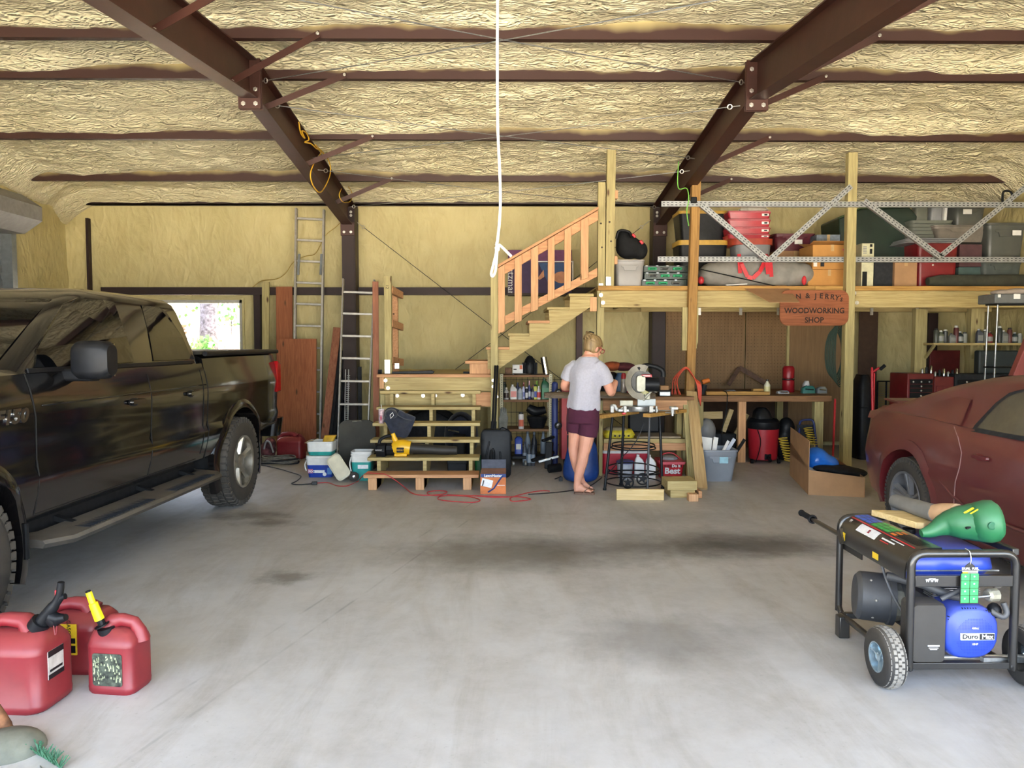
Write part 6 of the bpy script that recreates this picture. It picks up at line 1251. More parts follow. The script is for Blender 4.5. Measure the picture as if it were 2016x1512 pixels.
bj = thing('blue_container', 'blue square container with white print under the lowest shelf board', 'container', (X(1022, 9.8), 9.8, .12)); MB().loft([rr(X(1021, 9.8), 9.8, .14, .1, .1, .02), rr(X(1021, 9.8), 9.8, .33, .1, .1, .02), rr(X(1021, 9.8), 9.8, .36, .05, .05, .02)]).build('body', mat('container_blue', '#2b4aa8', .4), bj, sm=45); MB().box(X(1016, 9.74), X(1026, 9.74), 9.745, 9.749, .2, .27).build('label', M_white, bj)
dl = thing('dolly', 'small black dolly with grey casters under the shelf', 'dolly', (X(1022, 9.7), 9.7, 0)); MB().box(X(1008, 9.65), X(1036, 9.65), 9.65, 9.9, .09, .13).build('deck', M_blk, dl, bev=.008)
for px in (1010, 1034): MB().lathe([(.01, -.012), (.035, -.012), (.035, .012), (.01, .012)], (X(px, 9.66), 9.66, .037), 14, (1, .2, 0)).build('caster', M_galv, dl)
sb2 = thing('seat_pan', 'black moulded seat stored on the lower shelf', 'seat', (X(1060, 10.1), 10.1, shz[2])); MB().tube(bez([(X(1040, 10), 10.1, shz[2] + .27), (X(1055, 10), 10.1, shz[2] + .22), (X(1075, 10), 10.1, shz[2] + .24)], 4), [.05, .055, .06, .065, .065, .06, .055, .05, .045], 12).build('backrest', M_blk, sb2, sm=60); MB().loft([rr(X(1058, 10), 10.1, shz[2] + .01, .18, .2, .05), rr(X(1058, 10), 10.1, shz[2] + .14, .27, .3, .08), rr(X(1058, 10), 10.1, shz[2] + .16, .25, .28, .08)]).build('pan', M_blk, sb2, sm=45)
gv = thing('work_gloves', 'grey leather work glove hanging on the shelf post', 'glove', (X(990, 9.9), 9.85, shz[2])); MB().loft([rr(X(990, 9.85), 9.85, shz[2] + .0, .11, .05, .02), rr(X(991, 9.85), 9.85, shz[2] + .16, .12, .06, .02), rr(X(992, 9.85), 9.85, shz[2] + .24, .07, .04, .02)]).build('palm', mat('grey_leather', '#85867f', .9, 0, .2, 14, .3), gv, sm=60)
for k in range(4): MB().tube([(X(986 + 3 * k, 9.85), 9.84, shz[2] + .2), (X(986 + 3.4 * k, 9.85), 9.83, shz[2] + .3 - .015 * abs(k - 1.5))], [.012, .009], 8).build('finger', mat('grey_leather', ''), gv, sm=60)
# top shelf bits
cb3 = thing('light_box', 'white printed carton on the top shelf under the stairs', 'box', (X(1020, ysh + .1), ysh + .1, shz[0])); MB().box(X(1009, ysh + .1), X(1029.5, ysh + .1), ysh + .1, ysh + .22, shz[0], Z(718, ysh + .1)).build('carton', M_white, cb3, bev=.002); MB().box(X(1023, ysh + .1), X(1028.5, ysh + .1), ysh + .097, ysh + .1, shz[0] + .07, Z(719, ysh + .1)).build('orange_print', mat('print_orange', '#c9622e'), cb3); MB().box(X(1011, ysh + .1), X(1017, ysh + .1), ysh + .097, ysh + .1, shz[0] + .06, shz[0] + .075).build('dark_print', M_dark, cb3)
fd = thing('gear_housing', 'black round ribbed machine housing on the top shelf', 'machine part', (X(1043, 10.1), 10.1, shz[0])); MB().lathe([(.08, 0), (.088, .03), (.09, .12), (.085, .14), (.06, .2), (.03, .24), (.001, .25)], (X(1043, 10.1), 10.1, shz[0]), 16).build('housing', M_blk, fd, sm=30)
for k in range(8): MB().obox((X(1043, 10.1) + .09 * math.cos(k * .785), 10.1 + .09 * math.sin(k * .785), shz[0] + .08), (.02, .012, .15), (0, 0, k * .785)).build('fin', M_dark, fd)
pp_ = thing('steel_flue', 'shiny steel pipe offcut leaning on the top shelf', 'pipe', (X(1072, 10.1), 10.1, shz[0])); MB().tube([(X(1076, 10.1), 10.12, shz[0]), (X(1070, 10.1), 10.12, Z(703, 10.1))], .042, 18).build('pipe', M_chrome, pp_, sm=60)
ms = thing('tan_parcel', 'brown and tan parcel on the top shelf near the stringer', 'parcel', (X(1000, 10.1), 10.1, shz[0])); MB().box(X(994, 10.1), X(1008, 10.1), 10.1, 10.2, shz[0], Z(724, 10.1)).build('parcel', mat('tan_parcel', '#84644c', .8, 0, .4, 20), ms, bev=.006)
pn = thing('steel_tray', 'shiny bent steel tray on the top shelf edge', 'tray', (X(1028, 10), 10.0, shz[0])); MB().loft([rr(X(1028, ysh + .02), ysh + .04, shz[0] + .001, .2, .05, .02), rr(X(1028, ysh + .02), ysh + .04, shz[0] + .02, .26, .06, .02)]).build('tray', M_chrome, pn, sm=45)
# blue creeper with casters, roller stand, red tool chest behind the woman
cr_ = thing('mechanic_creeper', 'blue padded creeper stood on end with two silver casters', 'creeper', (X(1092, 9.5), 9.5, 0)); MB().box(X(1087, 9.5), X(1099, 9.5), 9.5, 9.62, 0, Z(752, 9.5)).build('board', mat('creeper_blue', '#27356e', .5, 0, .15, 8), cr_, bev=.03)
for py in (773, 838): c = at(1099, py, 9.46); MB().lathe([(.012, -.015), (.045, -.013), (.045, .013), (.012, .015)], c, 20, (.3, -1, 0)).build('caster', M_blk, cr_, sm=30); MB().lathe([(.03, .016), (.001, .018)], c, 14, (.3, -1, 0)).build('caster_hub', M_chrome, cr_)
tc_ = thing('red_tool_cabinet', 'red rolling tool cabinet with black drawers behind the woman', 'tool cabinet', (X(1140, 9.6), 9.6, 0)); x0, x1 = X(1106, 9.55), X(1178, 9.55); zt = Z(768, 9.55)
MB().box(x0, x1, 9.57, 9.95, .1, zt).build('body', M_red, tc_, bev=.006); nz = [Z(v, 9.55) for v in (898, 856, 830, 815, 800, 786)]
for a, b_ in zip(nz[:-1], nz[1:]): dw = MB().box(x0 + .07, x1 - .02, 9.555, 9.575, max(.12, a) + .006, b_ - .006).build('drawer', M_blk, tc_, bev=.002); MB().box(x0 + .08, x1 - .03, 9.545, 9.556, b_ - .022, b_ - .01).build('handle', M_chrome, dw)
for xx in (x0 + .05, x1 - .05): MB().lathe([(.01, -.015), (.05, -.015), (.05, .015), (.01, .015)], (xx, 9.65, .05), 14, (1, 0, 0)).build('caster', M_blk, tc_)
kr = thing('roller_stand', 'black folding roller stand lying on the floor by the shelf', 'roller stand', (X(1075, 9.2), 9.2, 0)); yk = 9.2
MB().beam(at(1047, 907, yk - .05), at(1090, 890, yk + .1), .05, .035).build('bar', M_blk, kr, bev=.006); MB().beam((X(1080, yk), yk, .04), at(1082, 870, yk + .05), .09, .05).build('leg', M_blk, kr, bev=.01); MB().beam(at(1068, 868, yk), at(1090, 860, yk + .1), .05, .03).build('head', M_blk, kr, bev=.006); MB().beam(at(1060, 909, yk), at(1100, 898, yk), .03, .03).build('foot', M_galv, kr, bev=.004); MB().cyl((X(1080, yk), yk - .05, .05), (X(1104, yk), yk, .06), .05, n=14).build('roller', M_blk, kr, sm=40)
# live-edge slab
sl_ = thing('wood_slab', 'weathered grey live-edge slab lying across the bench in front of the woman', 'slab', (X(1180, 8.7), 8.8, .95))
zs = AZ + .04; xs_ = [X(v, 8.72) for v in (1073, 1090, 1120, 1160, 1200, 1240, 1290)]
MB().loft([[Vector((x, 8.68 + f, zs)), Vector((x, 8.66 + f, zs + .03)), Vector((x, 8.69 + f, zs + .055)), Vector((x, 9.05 - g_, zs + .055)), Vector((x, 9.08 - g_, zs))] for x, f, g_ in zip(xs_, (.1, .02, .0, .02, .01, .0, .02), (.12, .04, .0, .03, 0, .02, .02))]).build('slab', G_x, sl_, sm=40)
# ================================================================ loft storage
LD = ZD
def blob_bag(name, lab, cat, m, pts, mm=None):
    t = thing(name, lab, cat, pts[0][0]); b = MB()
    for c, r in pts: b.sph(c, r, 16, 10)
    o = b.build('sack', m, t, sm=180); r_ = o.modifiers.new('merge', 'REMESH'); r_.mode = 'VOXEL'; r_.voxel_size = .02; r_.use_smooth_shade = True
    d = o.modifiers.new('soften', 'SMOOTH'); d.factor = .6; d.iterations = 8; return t
tote('grey tote with a rounded grip under the black backpack at the stair head', mat('tote_grey', '#8f8d8c', .4, 0, .06, 6, dust=.2), 1209, 1269, 511, 563, 9.66, .4, z0=LD)
bp = blob_bag('backpack', 'black backpack with red toggles lying on the grey tote', 'backpack', M_blkm, [((X(1236, 9.85), 9.85, Z(487, 9.85)), (.17, .15, .15)), ((X(1225, 9.85), 9.82, Z(476, 9.85)), (.1, .1, .14)), ((X(1258, 9.85), 9.85, Z(493, 9.85)), (.1, .12, .12))])
MB().tube(bez([(X(1212, 9.8), 9.8, Z(470, 9.8)), (X(1217, 9.8), 9.78, Z(455, 9.8)), (X(1236, 9.8), 9.78, Z(457, 9.8)), (X(1240, 9.8), 9.75, Z(470, 9.8))], 5), .018, 8).build('strap', M_blk, bp, sm=60)
for px, py in ((1248, 464), (1263, 477)): MB().obox(at(px, py, 9.72), (.035, .03, .055), (0, R(-40), 0)).build('red_toggle', MS['red'], bp, bev=.008)
# socket-set cases in green and black
for k, (px0, px1, py0, py1, lab) in enumerate(((1266, 1352, 522, 535.5, 'top clear-lidded organiser case of the green and black stack'), (1267, 1352, 536, 549.5, 'middle organiser case of the green and black stack'), (1262, 1350, 550, 563, 'lowest organiser case of the green and black stack'))):
    y = 9.66; t = thing('organiser_case', lab, 'tool case', (X(1308, y), y, 0)); x0, x1 = X(px0, y), X(px1, y); z0, z1 = Z(py1, y), Z(py0, y)
    if k == 2: z0 = LD
    MB().box(x0, x1, y, y + .3, z0, z1 - .002).build('case', mat('organiser_dark', '#33403a', .35, 0, .5, 40), t, bev=.006)
    for q in range(3):
        xa = x0 + .05 + q * (x1 - x0 - .08) / 3; c = (mat('tool_green', '#3fae78', .4) if (k + q) % 3 != 1 else M_galv)
        MB().tube([(xa, y - .006, (z0 + z1) / 2), (xa + .11, y - .006, (z0 + z1) / 2)], .017, 8).build('tool_insert', c, t); MB().tube([(xa + .02, y - .02, (z0 + z1) / 2 - .004), (xa + .09, y - .02, (z0 + z1) / 2 - .004)], .006, 5).build('slot', M_blk, t)
    for q in range(4): MB().box(x0 + .02 + q * .13, x0 + .05 + q * .13, y - .006, y, z1 - .012, z1 - .003).build('latch', M_chrome, t)
for k, (py0, py1, lab) in enumerate(((414, 472, 'upper black tote with a yellow rim behind the amber post'), (472, 520, 'lower black tote with a yellow rim behind the amber post'))):
    y = 10.1; x0, x1 = X(1333, y), X(1432, y); z1 = Z(py0, y); z0 = Z(474, y) if k == 0 else LD; w = x1 - x0; t = thing('storage_tote', lab, 'tote', ((x0 + x1) / 2, y + .22, z0)); M0 = Matrix.Translation(t.location)
    MB().loft([rr(0, 0, 0, w * .86, .38, .06), rr(0, 0, (z1 - z0) * .9, w * .96, .44, .06)]).xf(M0).build('body', M_blk, t, sm=45); MB().loft([rr(0, 0, (z1 - z0) * .9, w, .47, .07), rr(0, 0, z1 - z0 - .002, w, .47, .07)]).xf(M0).build('rim', mat('amber_lid', '#c29a3e', .5), t, sm=45)
for k in range(4):
    y = 9.9; x0, x1 = X(1429, y), X(1513, y); z1, z0 = Z((414, 430, 446, 460)[k], y), Z((429.5, 445.5, 459.5, 469)[k], y)
    t = thing('organiser_tray', ('topmost of the four red trays stacked by the diagonal rail', 'second from the top of the red trays by the diagonal rail', 'third from the top of the red trays by the diagonal rail', 'lowest of the red trays by the diagonal rail')[k], 'tray', ((x0 + x1) / 2, y + .15, z0)); M0 = Matrix.Translation(t.location); h = z1 - z0; w = x1 - x0
    MB().loft([rr(0, 0, 0, w * .93, .3, .03), rr(0, 0, h * .75, w, .32, .03)]).xf(M0).build('tray', mat('tray_red', '#a41f30', .35, 0, .1, 10), t, sm=45); MB().loft([rr(0, 0, h * .75, w * 1.02, .33, .03), rr(0, 0, h * .99, w * .98, .31, .03)]).xf(M0).build('lid', mat('clear_red', '#b76a72', .15, 0, .1, 10), t, sm=45)
    MB().box(x1 - .12, x1 - .03, y - .014, y - .01, z0 + h * .3, z0 + h * .62).build('label', M_white, t); MB().box(x1 - .09, x1 - .05, y - .016, y - .013, z0 + h * .36, z0 + h * .56).build('print', M_blk, t)
cl = thing('clear_bag', 'crumpled clear plastic lying on top of the red trays', 'plastic bag', (X(1480, 9.95), 9.95, Z(412, 9.95))); MB().sph((X(1480, 10), 10.03, Z(410, 9.95)), (.2, .1, .05), 9, 6).build('film', mat('clear_film', '#d5d3cd', .15, alpha=.5), cl)
ro = thing('storage_tub', 'grey tub with an orange-red lid under the red trays', 'tub', (X(1478, 9.95), 10, LD)); MB().loft([rr(X(1480, 9.95), 10.1, LD, .36, .35, .08), rr(X(1480, 9.95), 10.1, Z(482, 9.95), .46, .4, .1)]).build('body', M_grey, ro, sm=45); MB().loft([rr(X(1478, 9.95), 10.1, Z(482, 9.95), .54, .42, .1), rr(X(1478, 9.95), 10.1, Z(470, 9.95), .54, .42, .1)]).build('lid', mat('orange_red', '#a8402c', .5), ro, sm=45)
tb = blob_bag('tent_bag', 'big grey duffel bag with red webbing straps on the loft edge', 'bag', mat('silver_grey_cloth', '#85827d', .7, 0, .12, 8, .4), [((X(1400 + 22 * k, 9.8), 9.84, LD + .17), (.17, .16, (.15, .17, .19, .2, .2, .2, .19, .17, .15)[k])) for k in range(9)])
tbx = [at(1455, 505, 9.68), at(1460, 520, 9.62), at(1472, 545, 9.63), at(1482, 548, 9.62), at(1496, 535, 9.62), at(1507, 512, 9.66)]
for a_, b_ in zip(tbx[:-1], tbx[1:]): MB().beam(a_, b_, .05, .006, (0, 1, 0)).build('strap', MS['red'], tb)
for a_, b_ in ((at(1455, 500, 9.66), at(1457, 538, 9.63)), (at(1508, 500, 9.66), at(1512, 540, 9.63)), (at(1516, 503, 9.66), at(1519, 545, 9.63))): MB().beam(a_, b_, .045, .006, (0, 1, 0)).build('strap', MS['red'], tb)
MB().sph(at(1380, 552, 9.68), (.04, .03, .05), 10, 7).build('red_corner', MS['red'], tb); MB().sph(at(1583, 552, 9.7), (.03, .03, .06), 10, 7).build('red_corner', MS['red'], tb)
rd = thing('black_rod', 'thin black rod lying across the grey duffel bag', 'rod', at(1450, 545, 9.6)); MB().tube([at(1370, 528, 9.585), at(1530, 564, 9.585)], .007, 6).build('rod', M_blk, rd, sm=60)
tote('maroon tote behind the red trays and boxes', mat('maroon_plastic', '#5a1f2c', .45), 1520, 1602, 459, 492, 10.4, .45, z0=None); COL.objects[-1]
MB().box(X(1560, 10.39), X(1575, 10.39), 10.385, 10.39, Z(480, 10.39), Z(471, 10.39)).build('label', M_white, [o for o in COL.objects if o.get('label', '').startswith('maroon tote behind')][0])
mt = crate('cardboard box holding up the maroon tote at the back of the loft', M_card, 1524, 1600, 493, 540, 10.42, .45, z0=LD)
crate('wide cardboard box with two square labels stacked near the tall post', M_cardo, 1596, 1673, 481, 529.5, 9.72, .45, flaps=1); bxl = COL.objects['cardboard_box.001'] if 'cardboard_box.001' in COL.objects else mt
for px, mm in ((1580 + 16 + 2, M_white), (1612, M_dark)): MB().box(X(px, 9.715), X(px + 7, 9.715), 9.714, 9.72, Z(524, 9.71), Z(515, 9.71)).build('label', mm, bxl)
MB().box(X(1655, 9.71), X(1668, 9.71), 9.716, 9.72, Z(492, 9.71), Z(489, 9.71)).build('red_print', mat('print_crimson', ''), bxl)
crate('lower cardboard box under the wide labelled one', M_cardo, 1588, 1671, 530, 563, 9.74, .45, z0=LD); crate('small open cardboard box with blue tape at the back', mat('blue_taped_card', '#6d7886', .7, 0, .4, 8), 1603, 1649, 461, 478, 10.2, .3, flaps=0)
crate('cardboard box under the blue taped one', M_card, 1604, 1650, 478.5, 560, 10.22, .3, z0=LD)
dg = thing('green_tarp_tote', 'very large dark green tote covered by a dark tarp beside the tall post', 'tote', (X(1720, 10.3), 10.5, LD)); x0, x1 = X(1642, 10.3), X(1795, 10.3)
MB().loft([[Vector((x, 10.25 + dy, z)) for x, z in ((x0 + .08, LD), (x0, Z(430, 10.3)), (x0 + .28, Z(411, 10.3)), (x1 - .1, Z(408, 10.3)), (x1, Z(425, 10.3)), (x1 - .08, LD))] for dy in (0, .6)]).build('body', mat('dark_green_tote', '#162a20', .5, 0, .2, 5), dg, bev=.02); MB().tube([(x0 - .01, 10.24, Z(430, 10.3)), (x0 + .28, 10.24, Z(410, 10.3)), (x1 - .1, 10.24, Z(407, 10.3))], .012, 6).build('rim', mat('rim_green', '#4a5c3c', .5), dg)
pcx = thing('computer_tower', 'cream computer tower standing beside the tall loft post', 'computer', (X(1704, 9.75), 9.9, LD)); x0, x1 = X(1692, 9.72), X(1716, 9.72); z1 = Z(478, 9.72)
MB().box(x0, x1, 9.72, 10.1, LD, z1).build('case', mat('cream_case', '#c9c7a6', .5), pcx, bev=.006); MB().box(x0 + .012, x0 + .07, 9.716, 9.72, LD + .0, Z(534, 9.72)).build('dark_panel', M_blk, pcx); MB().box(x0 + .10, x0 + .13, 9.716, 9.72, Z(499, 9.72), Z(489, 9.72)).build('drive_bay', M_blk, pcx); MB().box(x0 + .10, x0 + .13, 9.716, 9.72, Z(485, 9.72), Z(480, 9.72)).build('drive_bay', M_blk, pcx)
for k in range(5): MB().box(x0 + .015, x0 + .06, 9.716, 9.72, z1 - .05 - .02 * k, z1 - .04 - .02 * k).build('vent', M_grey, pcx)
crate('dark box between the computer tower and the tall cardboard box', M_dark, 1717, 1755, 511, 563, 9.85, .4, tape=False, z0=LD, name='dark_box'); crate('plain tall cardboard box beside the red cooler', M_card, 1757, 1801, 510, 563, 9.8, .35, z0=LD)
rc2 = thing('red_cooler', 'red cooler with stacked white lids on the loft', 'cooler', (X(1835, 9.9), 10.1, LD)); x0, x1 = X(1802, 9.9), X(1882, 9.9); zt = Z(478, 9.9)
MB().loft([rr((x0 + x1) / 2, 10.12, LD, (x1 - x0) * .92, .4, .05), rr((x0 + x1) / 2, 10.12, zt, (x1 - x0), .44, .05)]).build('body', mat('cooler_red', '#7b1c22', .4, 0, .1, 6), rc2, sm=45)
for k in range(3): MB().loft([rr((x0 + x1) / 2 - .12 + .02 * k, 10.1, zt + .022 * k, (x1 - x0) * 1.3, .5, .06), rr((x0 + x1) / 2 - .12 + .02 * k, 10.1, zt + .022 * k + .018, (x1 - x0) * 1.28, .48, .06)]).build('lid', M_grey, rc2, sm=45)
MB().sph((X(1832, 9.88), 9.885, Z(521, 9.9)), .012, 8, 5).build('drain_plug', M_white, rc2)
LG = mat('pale_lid', '#64685f', .5, 0, .08, 6)
for k in range(5): t = thing('tote_lid', ('lowest', 'second lowest', 'middle', 'second highest', 'topmost')[k] + ' grey lid of the stack on the loft over the red cooler', 'lid', (X(1820, 10.2), 10.2, Z(470 - 7 * k, 10.2)), 0, 'stacked grey tote lids'); MB().loft([rr(X(1820, 10.2), 10.3, Z(469 - 7 * k, 10.2), .55, .4, .06), rr(X(1820, 10.2), 10.3, Z(463 - 7 * k, 10.2), .58, .42, .06)]).build('shell', LG, t, sm=45)
pl_ = crate('maroon box behind the red cooler', mat('plum_box', '#4f3136', .6), 1883, 1927, 480, 524, 9.95, .4, tape=False, name='storage_box'); crate('teal box under the maroon one', mat('dull_teal', '#3d5250', .6), 1882, 1928, 525, 563, 9.97, .4, tape=False, z0=LD, name='storage_box')
for k, (a, b_, lab) in enumerate(((1795, 1820, 'clear food container leaning at the top of the lid stack'), (1826, 1848, 'dull food container standing beside the clear one'), (1852, 1858, 'white thin lid standing on edge by the grey tote'))):
    y = 10.25; t = thing('food_container', lab, 'container', (X(a, y), y, Z(433, y))); MB().loft([rr((X(a, y) + X(b_, y)) / 2, y + .08, Z(434, y), X(b_, y) - X(a, y), .14, .02), rr((X(a, y) + X(b_, y)) / 2 + .01, y + .08, Z(404, y), X(b_, y) - X(a, y), .14, .03)]).build('shell', (LG, M_grey, M_white)[k], t, sm=45)
MDG = mat('dark_grey_tote', '#474b48', .4, 0, .08, 6, dust=.2)
tote('dark grey tote high on the loft with a white sticker', MDG, 1872, 1934, 400, 441, 10.1, .45); tote('tall dark grey tote at the wall end of the loft', MDG, 1936, 2014, 437, 505, 9.9, .5); tote('grey tote carrying the tall one at the wall end', mat('mid_grey_tote', '#4a514f', .45), 1928, 2010, 506, 563, 9.9, .5, z0=LD)
for px, py in ((1905, 405), (1985, 452)): MB().box(X(px, 9.85), X(px + 17, 9.85), 9.845 if px > 1950 else 10.04, 9.85 if px > 1950 else 10.045, Z(py + 10, 9.85), Z(py, 9.85)).build('sticker', M_white, [o for o in COL.objects if o.get('label', '').startswith('tall dark grey tote' if px > 1950 else 'dark grey tote high')][0])
tote('pale taupe bin lying under the high grey tote', mat('taupe_plastic', '#766f66', .5), 1832, 1944, 442, 475, 10.0, .4, cat='bin', name='storage_bin', tap=.8); 
ln = thing('long_case', 'long dark olive soft case lying along the loft edge', 'case', (X(1920, 9.68), 9.75, LD)); MB().tube([(X(1826, 9.7), 9.75, LD + .075), (X(1850, 9.7), 9.75, LD + .085), (X(2012, 9.7), 9.75, LD + .085), (X(2030, 9.7), 9.75, LD + .08)], [.05, .075, .08, .06], 14).build('case', mat('olive_cloth', '#3b3c31', .9, 0, .2, 10), ln, sm=60)
hk = thing('black_hook', 'black curved handle standing up behind the guard rail', 'hook', (X(1972, 10.2), 10.2, Z(400, 10.2))); MB().tube(bez([(X(1964, 10.2), 10.2, Z(400, 10.2)), (X(1964, 10.2), 10.2, Z(378, 10.2)), (X(1972, 10.2), 10.2, Z(374, 10.2)), (X(1981, 10.2), 10.2, Z(379, 10.2)), (X(1981, 10.2), 10.2, Z(400, 10.2))], 5), .014, 8).build('handle', M_blk, hk, sm=60)
# framed purple poster-box behind the rail
bx = thing('appliance_box', 'flat purple printed appliance box standing on edge behind the stair rail', 'box', (X(1065, 11.22), 11.3, Z(578, 11.22))); x0, x1 = X(1000, 11.22), X(1126, 11.22); z0, z1 = Z(577, 11.22), Z(491, 11.22)
MB().box(x0, x1, 11.3, 11.34, z0, z1).build('carton', mat('carton_purple', '#3a2350', .6), bx, bev=.004); MB().box(x0 + .01, x1 - .01, 11.216, 11.22, Z(514, 11.22), z1 - .01).build('plum_panel', mat('carton_plum', '#6e3560', .6), bx)
MB().box(X(1058, 11.22), X(1128, 11.22), 11.214, 11.218, Z(516, 11.22), Z(514, 11.22)).build('white_line', M_white, bx); MB().box(X(1126, 11.22), X(1128, 11.22), 11.214, 11.218, z0 + .05, Z(515, 11.22)).build('white_line', M_white, bx)
text('lettering', 'autzmar', .14, M_white, bx, (X(1006, 11.22), 11.214, Z(549, 11.22)), (R(90), R(90), 0))
skn = mat('printed_skin', '#c58a68', .6); MB().loft([[Vector((x, y, z)) for x, z in [(X(1105, 11.22) + .12 * math.cos(a) , Z(546, 11.22) + .085 * math.sin(a)) for a in [k * math.pi / 8 for k in range(16)]]] for y in (11.21, 11.216)]).build('printed_face', skn, bx); MB().prism([(X(1058, 11.22), Z(548, 11.22)), (X(1070, 11.22), Z(531, 11.22)), (X(1071, 11.22), Z(545, 11.22)), (X(1062, 11.22), Z(551, 11.22))], 'y', 11.21, 11.216).build('printed_hand', skn, bx)
MB().prism([(X(1060, 11.22), Z(518, 11.22)), (X(1124, 11.22), Z(518, 11.22)), (X(1124, 11.22), Z(568, 11.22)), (X(1085, 11.22), Z(568, 11.22)), (X(1070, 11.22), Z(540, 11.22))], 'y', 11.2125, 11.2165).build('blue_print', mat('carton_blue', '#2f4f80', .6), bx)
MB().box(x0, x1, 11.19, 11.5, z0 - .03, z0 - .002).build('shelf_ledge', M_irond, wb)
# ================================================================ items on and around the benches
ST2 = AZ + .038
mq = thing('red_spray_can', 'white and red aerosol can with a bright red cap on the bench', 'spray can', (X(1228, 8.85), 8.85, AZ)); c = Vector((X(1228, 8.85), 8.85, zs + .055)); MB().lathe([(.03, 0), (.033, .005), (.033, .15), (.025, .165)], c, 18).build('body', mat('can_silver', '#a8a5a4', .3, .4, .2, 20), mq, sm=40); MB().lathe([(.028, .16), (.028, .20), (.022, .225), (.001, .228)], c, 16).build('cap', MS['red'], mq, sm=40)
bottle('small dark red bottle beside the red capped aerosol', '#8c1f2b', '#b8a6a6', X(1238, 8.85), 8.82, zs + .055, .028, .13, 'round', '#c8b6b6')
oc = thing('jacket_pile', 'orange and dark red cloth heaped on boxes behind the bench', 'cloth', (X(1215, 9.6), 9.6, 1.2)); 
MB().sph((X(1206, 9.6), 9.6, Z(721, 9.6)), (.13, .12, .06), 16, 9).build('orange_cloth', mat('rust_orange_cloth', '#9c4a26', .9, 0, .3, 10), oc, sm=180); MB().sph((X(1228, 9.6), 9.6, Z(722, 9.6)), (.15, .12, .055), 16, 9).build('red_cloth', mat('maroon_cloth', '#4f1f24', .9, 0, .3, 10), oc, sm=180)
b7 = blob_bag('gear_pile', 'black tool bag and blue jug behind the woman\'s hands on the bench', 'tool bag', M_blk, [((X(1204, 9.5), 9.5, Z(750, 9.5)), (.12, .15, .12)), ((X(1200, 9.5), 9.5, Z(768, 9.5)), (.15, .15, .1)), ((X(1206, 9.5), 9.5, Z(782, 9.5)), (.2, .15, .08))])
jb = thing('blue_jug', 'slate blue plastic jug behind the mitre saw', 'jug', (X(1222, 9.5), 9.4, AZ)); MB().loft([rr(X(1223, 9.4), 9.4, AZ + .04, .15, .15, .04), rr(X(1223, 9.4), 9.4, Z(745, 9.4), .15, .15, .04), rr(X(1223, 9.4), 9.4, Z(734, 9.4), .09, .1, .03)]).build('body', mat('slate_blue', '#3d5a7c', .5), jb, sm=45)
rdio = thing('bench_radio', 'black radio with a silver face on the bench beside the orange cord', 'radio', (X(1309, 9.1), 9.1, ST2)); MB().box(X(1297, 9.1), X(1323, 9.1), 9.1, 9.25, ST2, Z(768, 9.1)).build('case', M_blk, rdio, bev=.012); MB().box(X(1300, 9.1), X(1320, 9.1), 9.095, 9.1, Z(779, 9.1), Z(772, 9.1)).build('face', M_galv, rdio); MB().box(X(1300, 9.15), X(1316, 9.15), 9.12, 9.25, Z(768, 9.1), Z(760, 9.1)).build('top_block', M_card, rdio)  # a radio: black case, silver face, card block on top
# coiled orange cord on the amber post
oc2 = thing('coiled_lead', 'orange extension cord coiled and hung on the amber post above the bench', 'cord', (X(1350, 9.4), 9.35, 1.1)); yy = 9.33
co_m = mat('bright_orange_cord', '#c9492f', .5, 0, .1, 10)
for k in range(8):
    f = (k % 3) * 2; tp = (X(1352, yy), yy + .008 * k, Z(726 - (k % 3) * 1.5, yy))
    lft = [(X(1340 - k * 1.3, yy), yy + .01 * k, Z(736 + k, yy)), (X(1333 - k * 1.0 + f, yy), yy + .01 * k, Z(755, yy)), (X(1344 - k * 2.8, yy), yy + .01 * k, Z(784 - f, yy))]
    rgt = [(X(1364 + k * .8, yy), yy + .01 * k, Z(738 + k, yy)), (X(1372 + k * 1.1, yy), yy - .03, Z(758, yy)), (X(1375 + k * .6, yy), yy - .03, Z(784 + k * 2.2, yy))]
    MB().tube(bez([Vector(p) for p in lft[::-1] + [tp] + rgt], 5), .0058, 6).build('cord_loop', co_m, oc2, sm=180)
# lower shelf goods
yb_ = thing('yellow_bag', 'yellow paper sack with black print lying on the lower bench shelf', 'sack', (X(1220, 9.1), 9.1, SZ)); MB().loft([rr(X(1219, 9.1), 9.12, SZ, .34, .24, .06), rr(X(1219, 9.1), 9.12, SZ + .04, .38, .27, .07), rr(X(1219, 9.1), 9.12, SZ + .10, .30, .2, .06)]).build('sack', mat('sack_yellow', '#cdbb2e', .6, 0, .25, 12), yb_, sm=60)
for k in range(5): MB().obox((X(1203 + 9 * k, 8.98), 8.982, SZ + .03), (.02, .003, .022), (0, R(20 * k), 0)).build('black_print', M_blk, yb_)
MB().loft([rr(X(1214, 9.1), 9.1, SZ + .09, .30, .18, .05), rr(X(1214, 9.1), 9.1, SZ + .12, .22, .14, .05)]).build('tan_patch', mat('sack_tan', '#a3977b', .8), yb_, sm=60)
pp2 = thing('plywood_offcut', 'pale plywood offcut lying on the lower bench shelf', 'plywood', (X(1300, 9.1), 9.1, SZ)); MB().box(X(1255, 9.0), X(1342, 9.0), 8.99, 9.4, SZ, SZ + .02).build('sheet', mat('pale_ply', '#9c8a72', .8), pp2)
MB().box(X(1240, 9.3), X(1302, 9.3), 9.35, 9.42, SZ + .025, AZ - .03).build('case', M_blk, thing('black_case', 'black case standing at the back of the lower bench shelf', 'case', (X(1270, 9.3), 9.38, SZ)), bev=.02)
ccx = thing('red_white_cooler', 'red cooler with a white lid on the floor under the front bench', 'cooler', (X(1230, 9.05), 9.2, 0)); x0, x1 = X(1187, 9.05), X(1280, 9.05); zt = Z(893, 9.05)
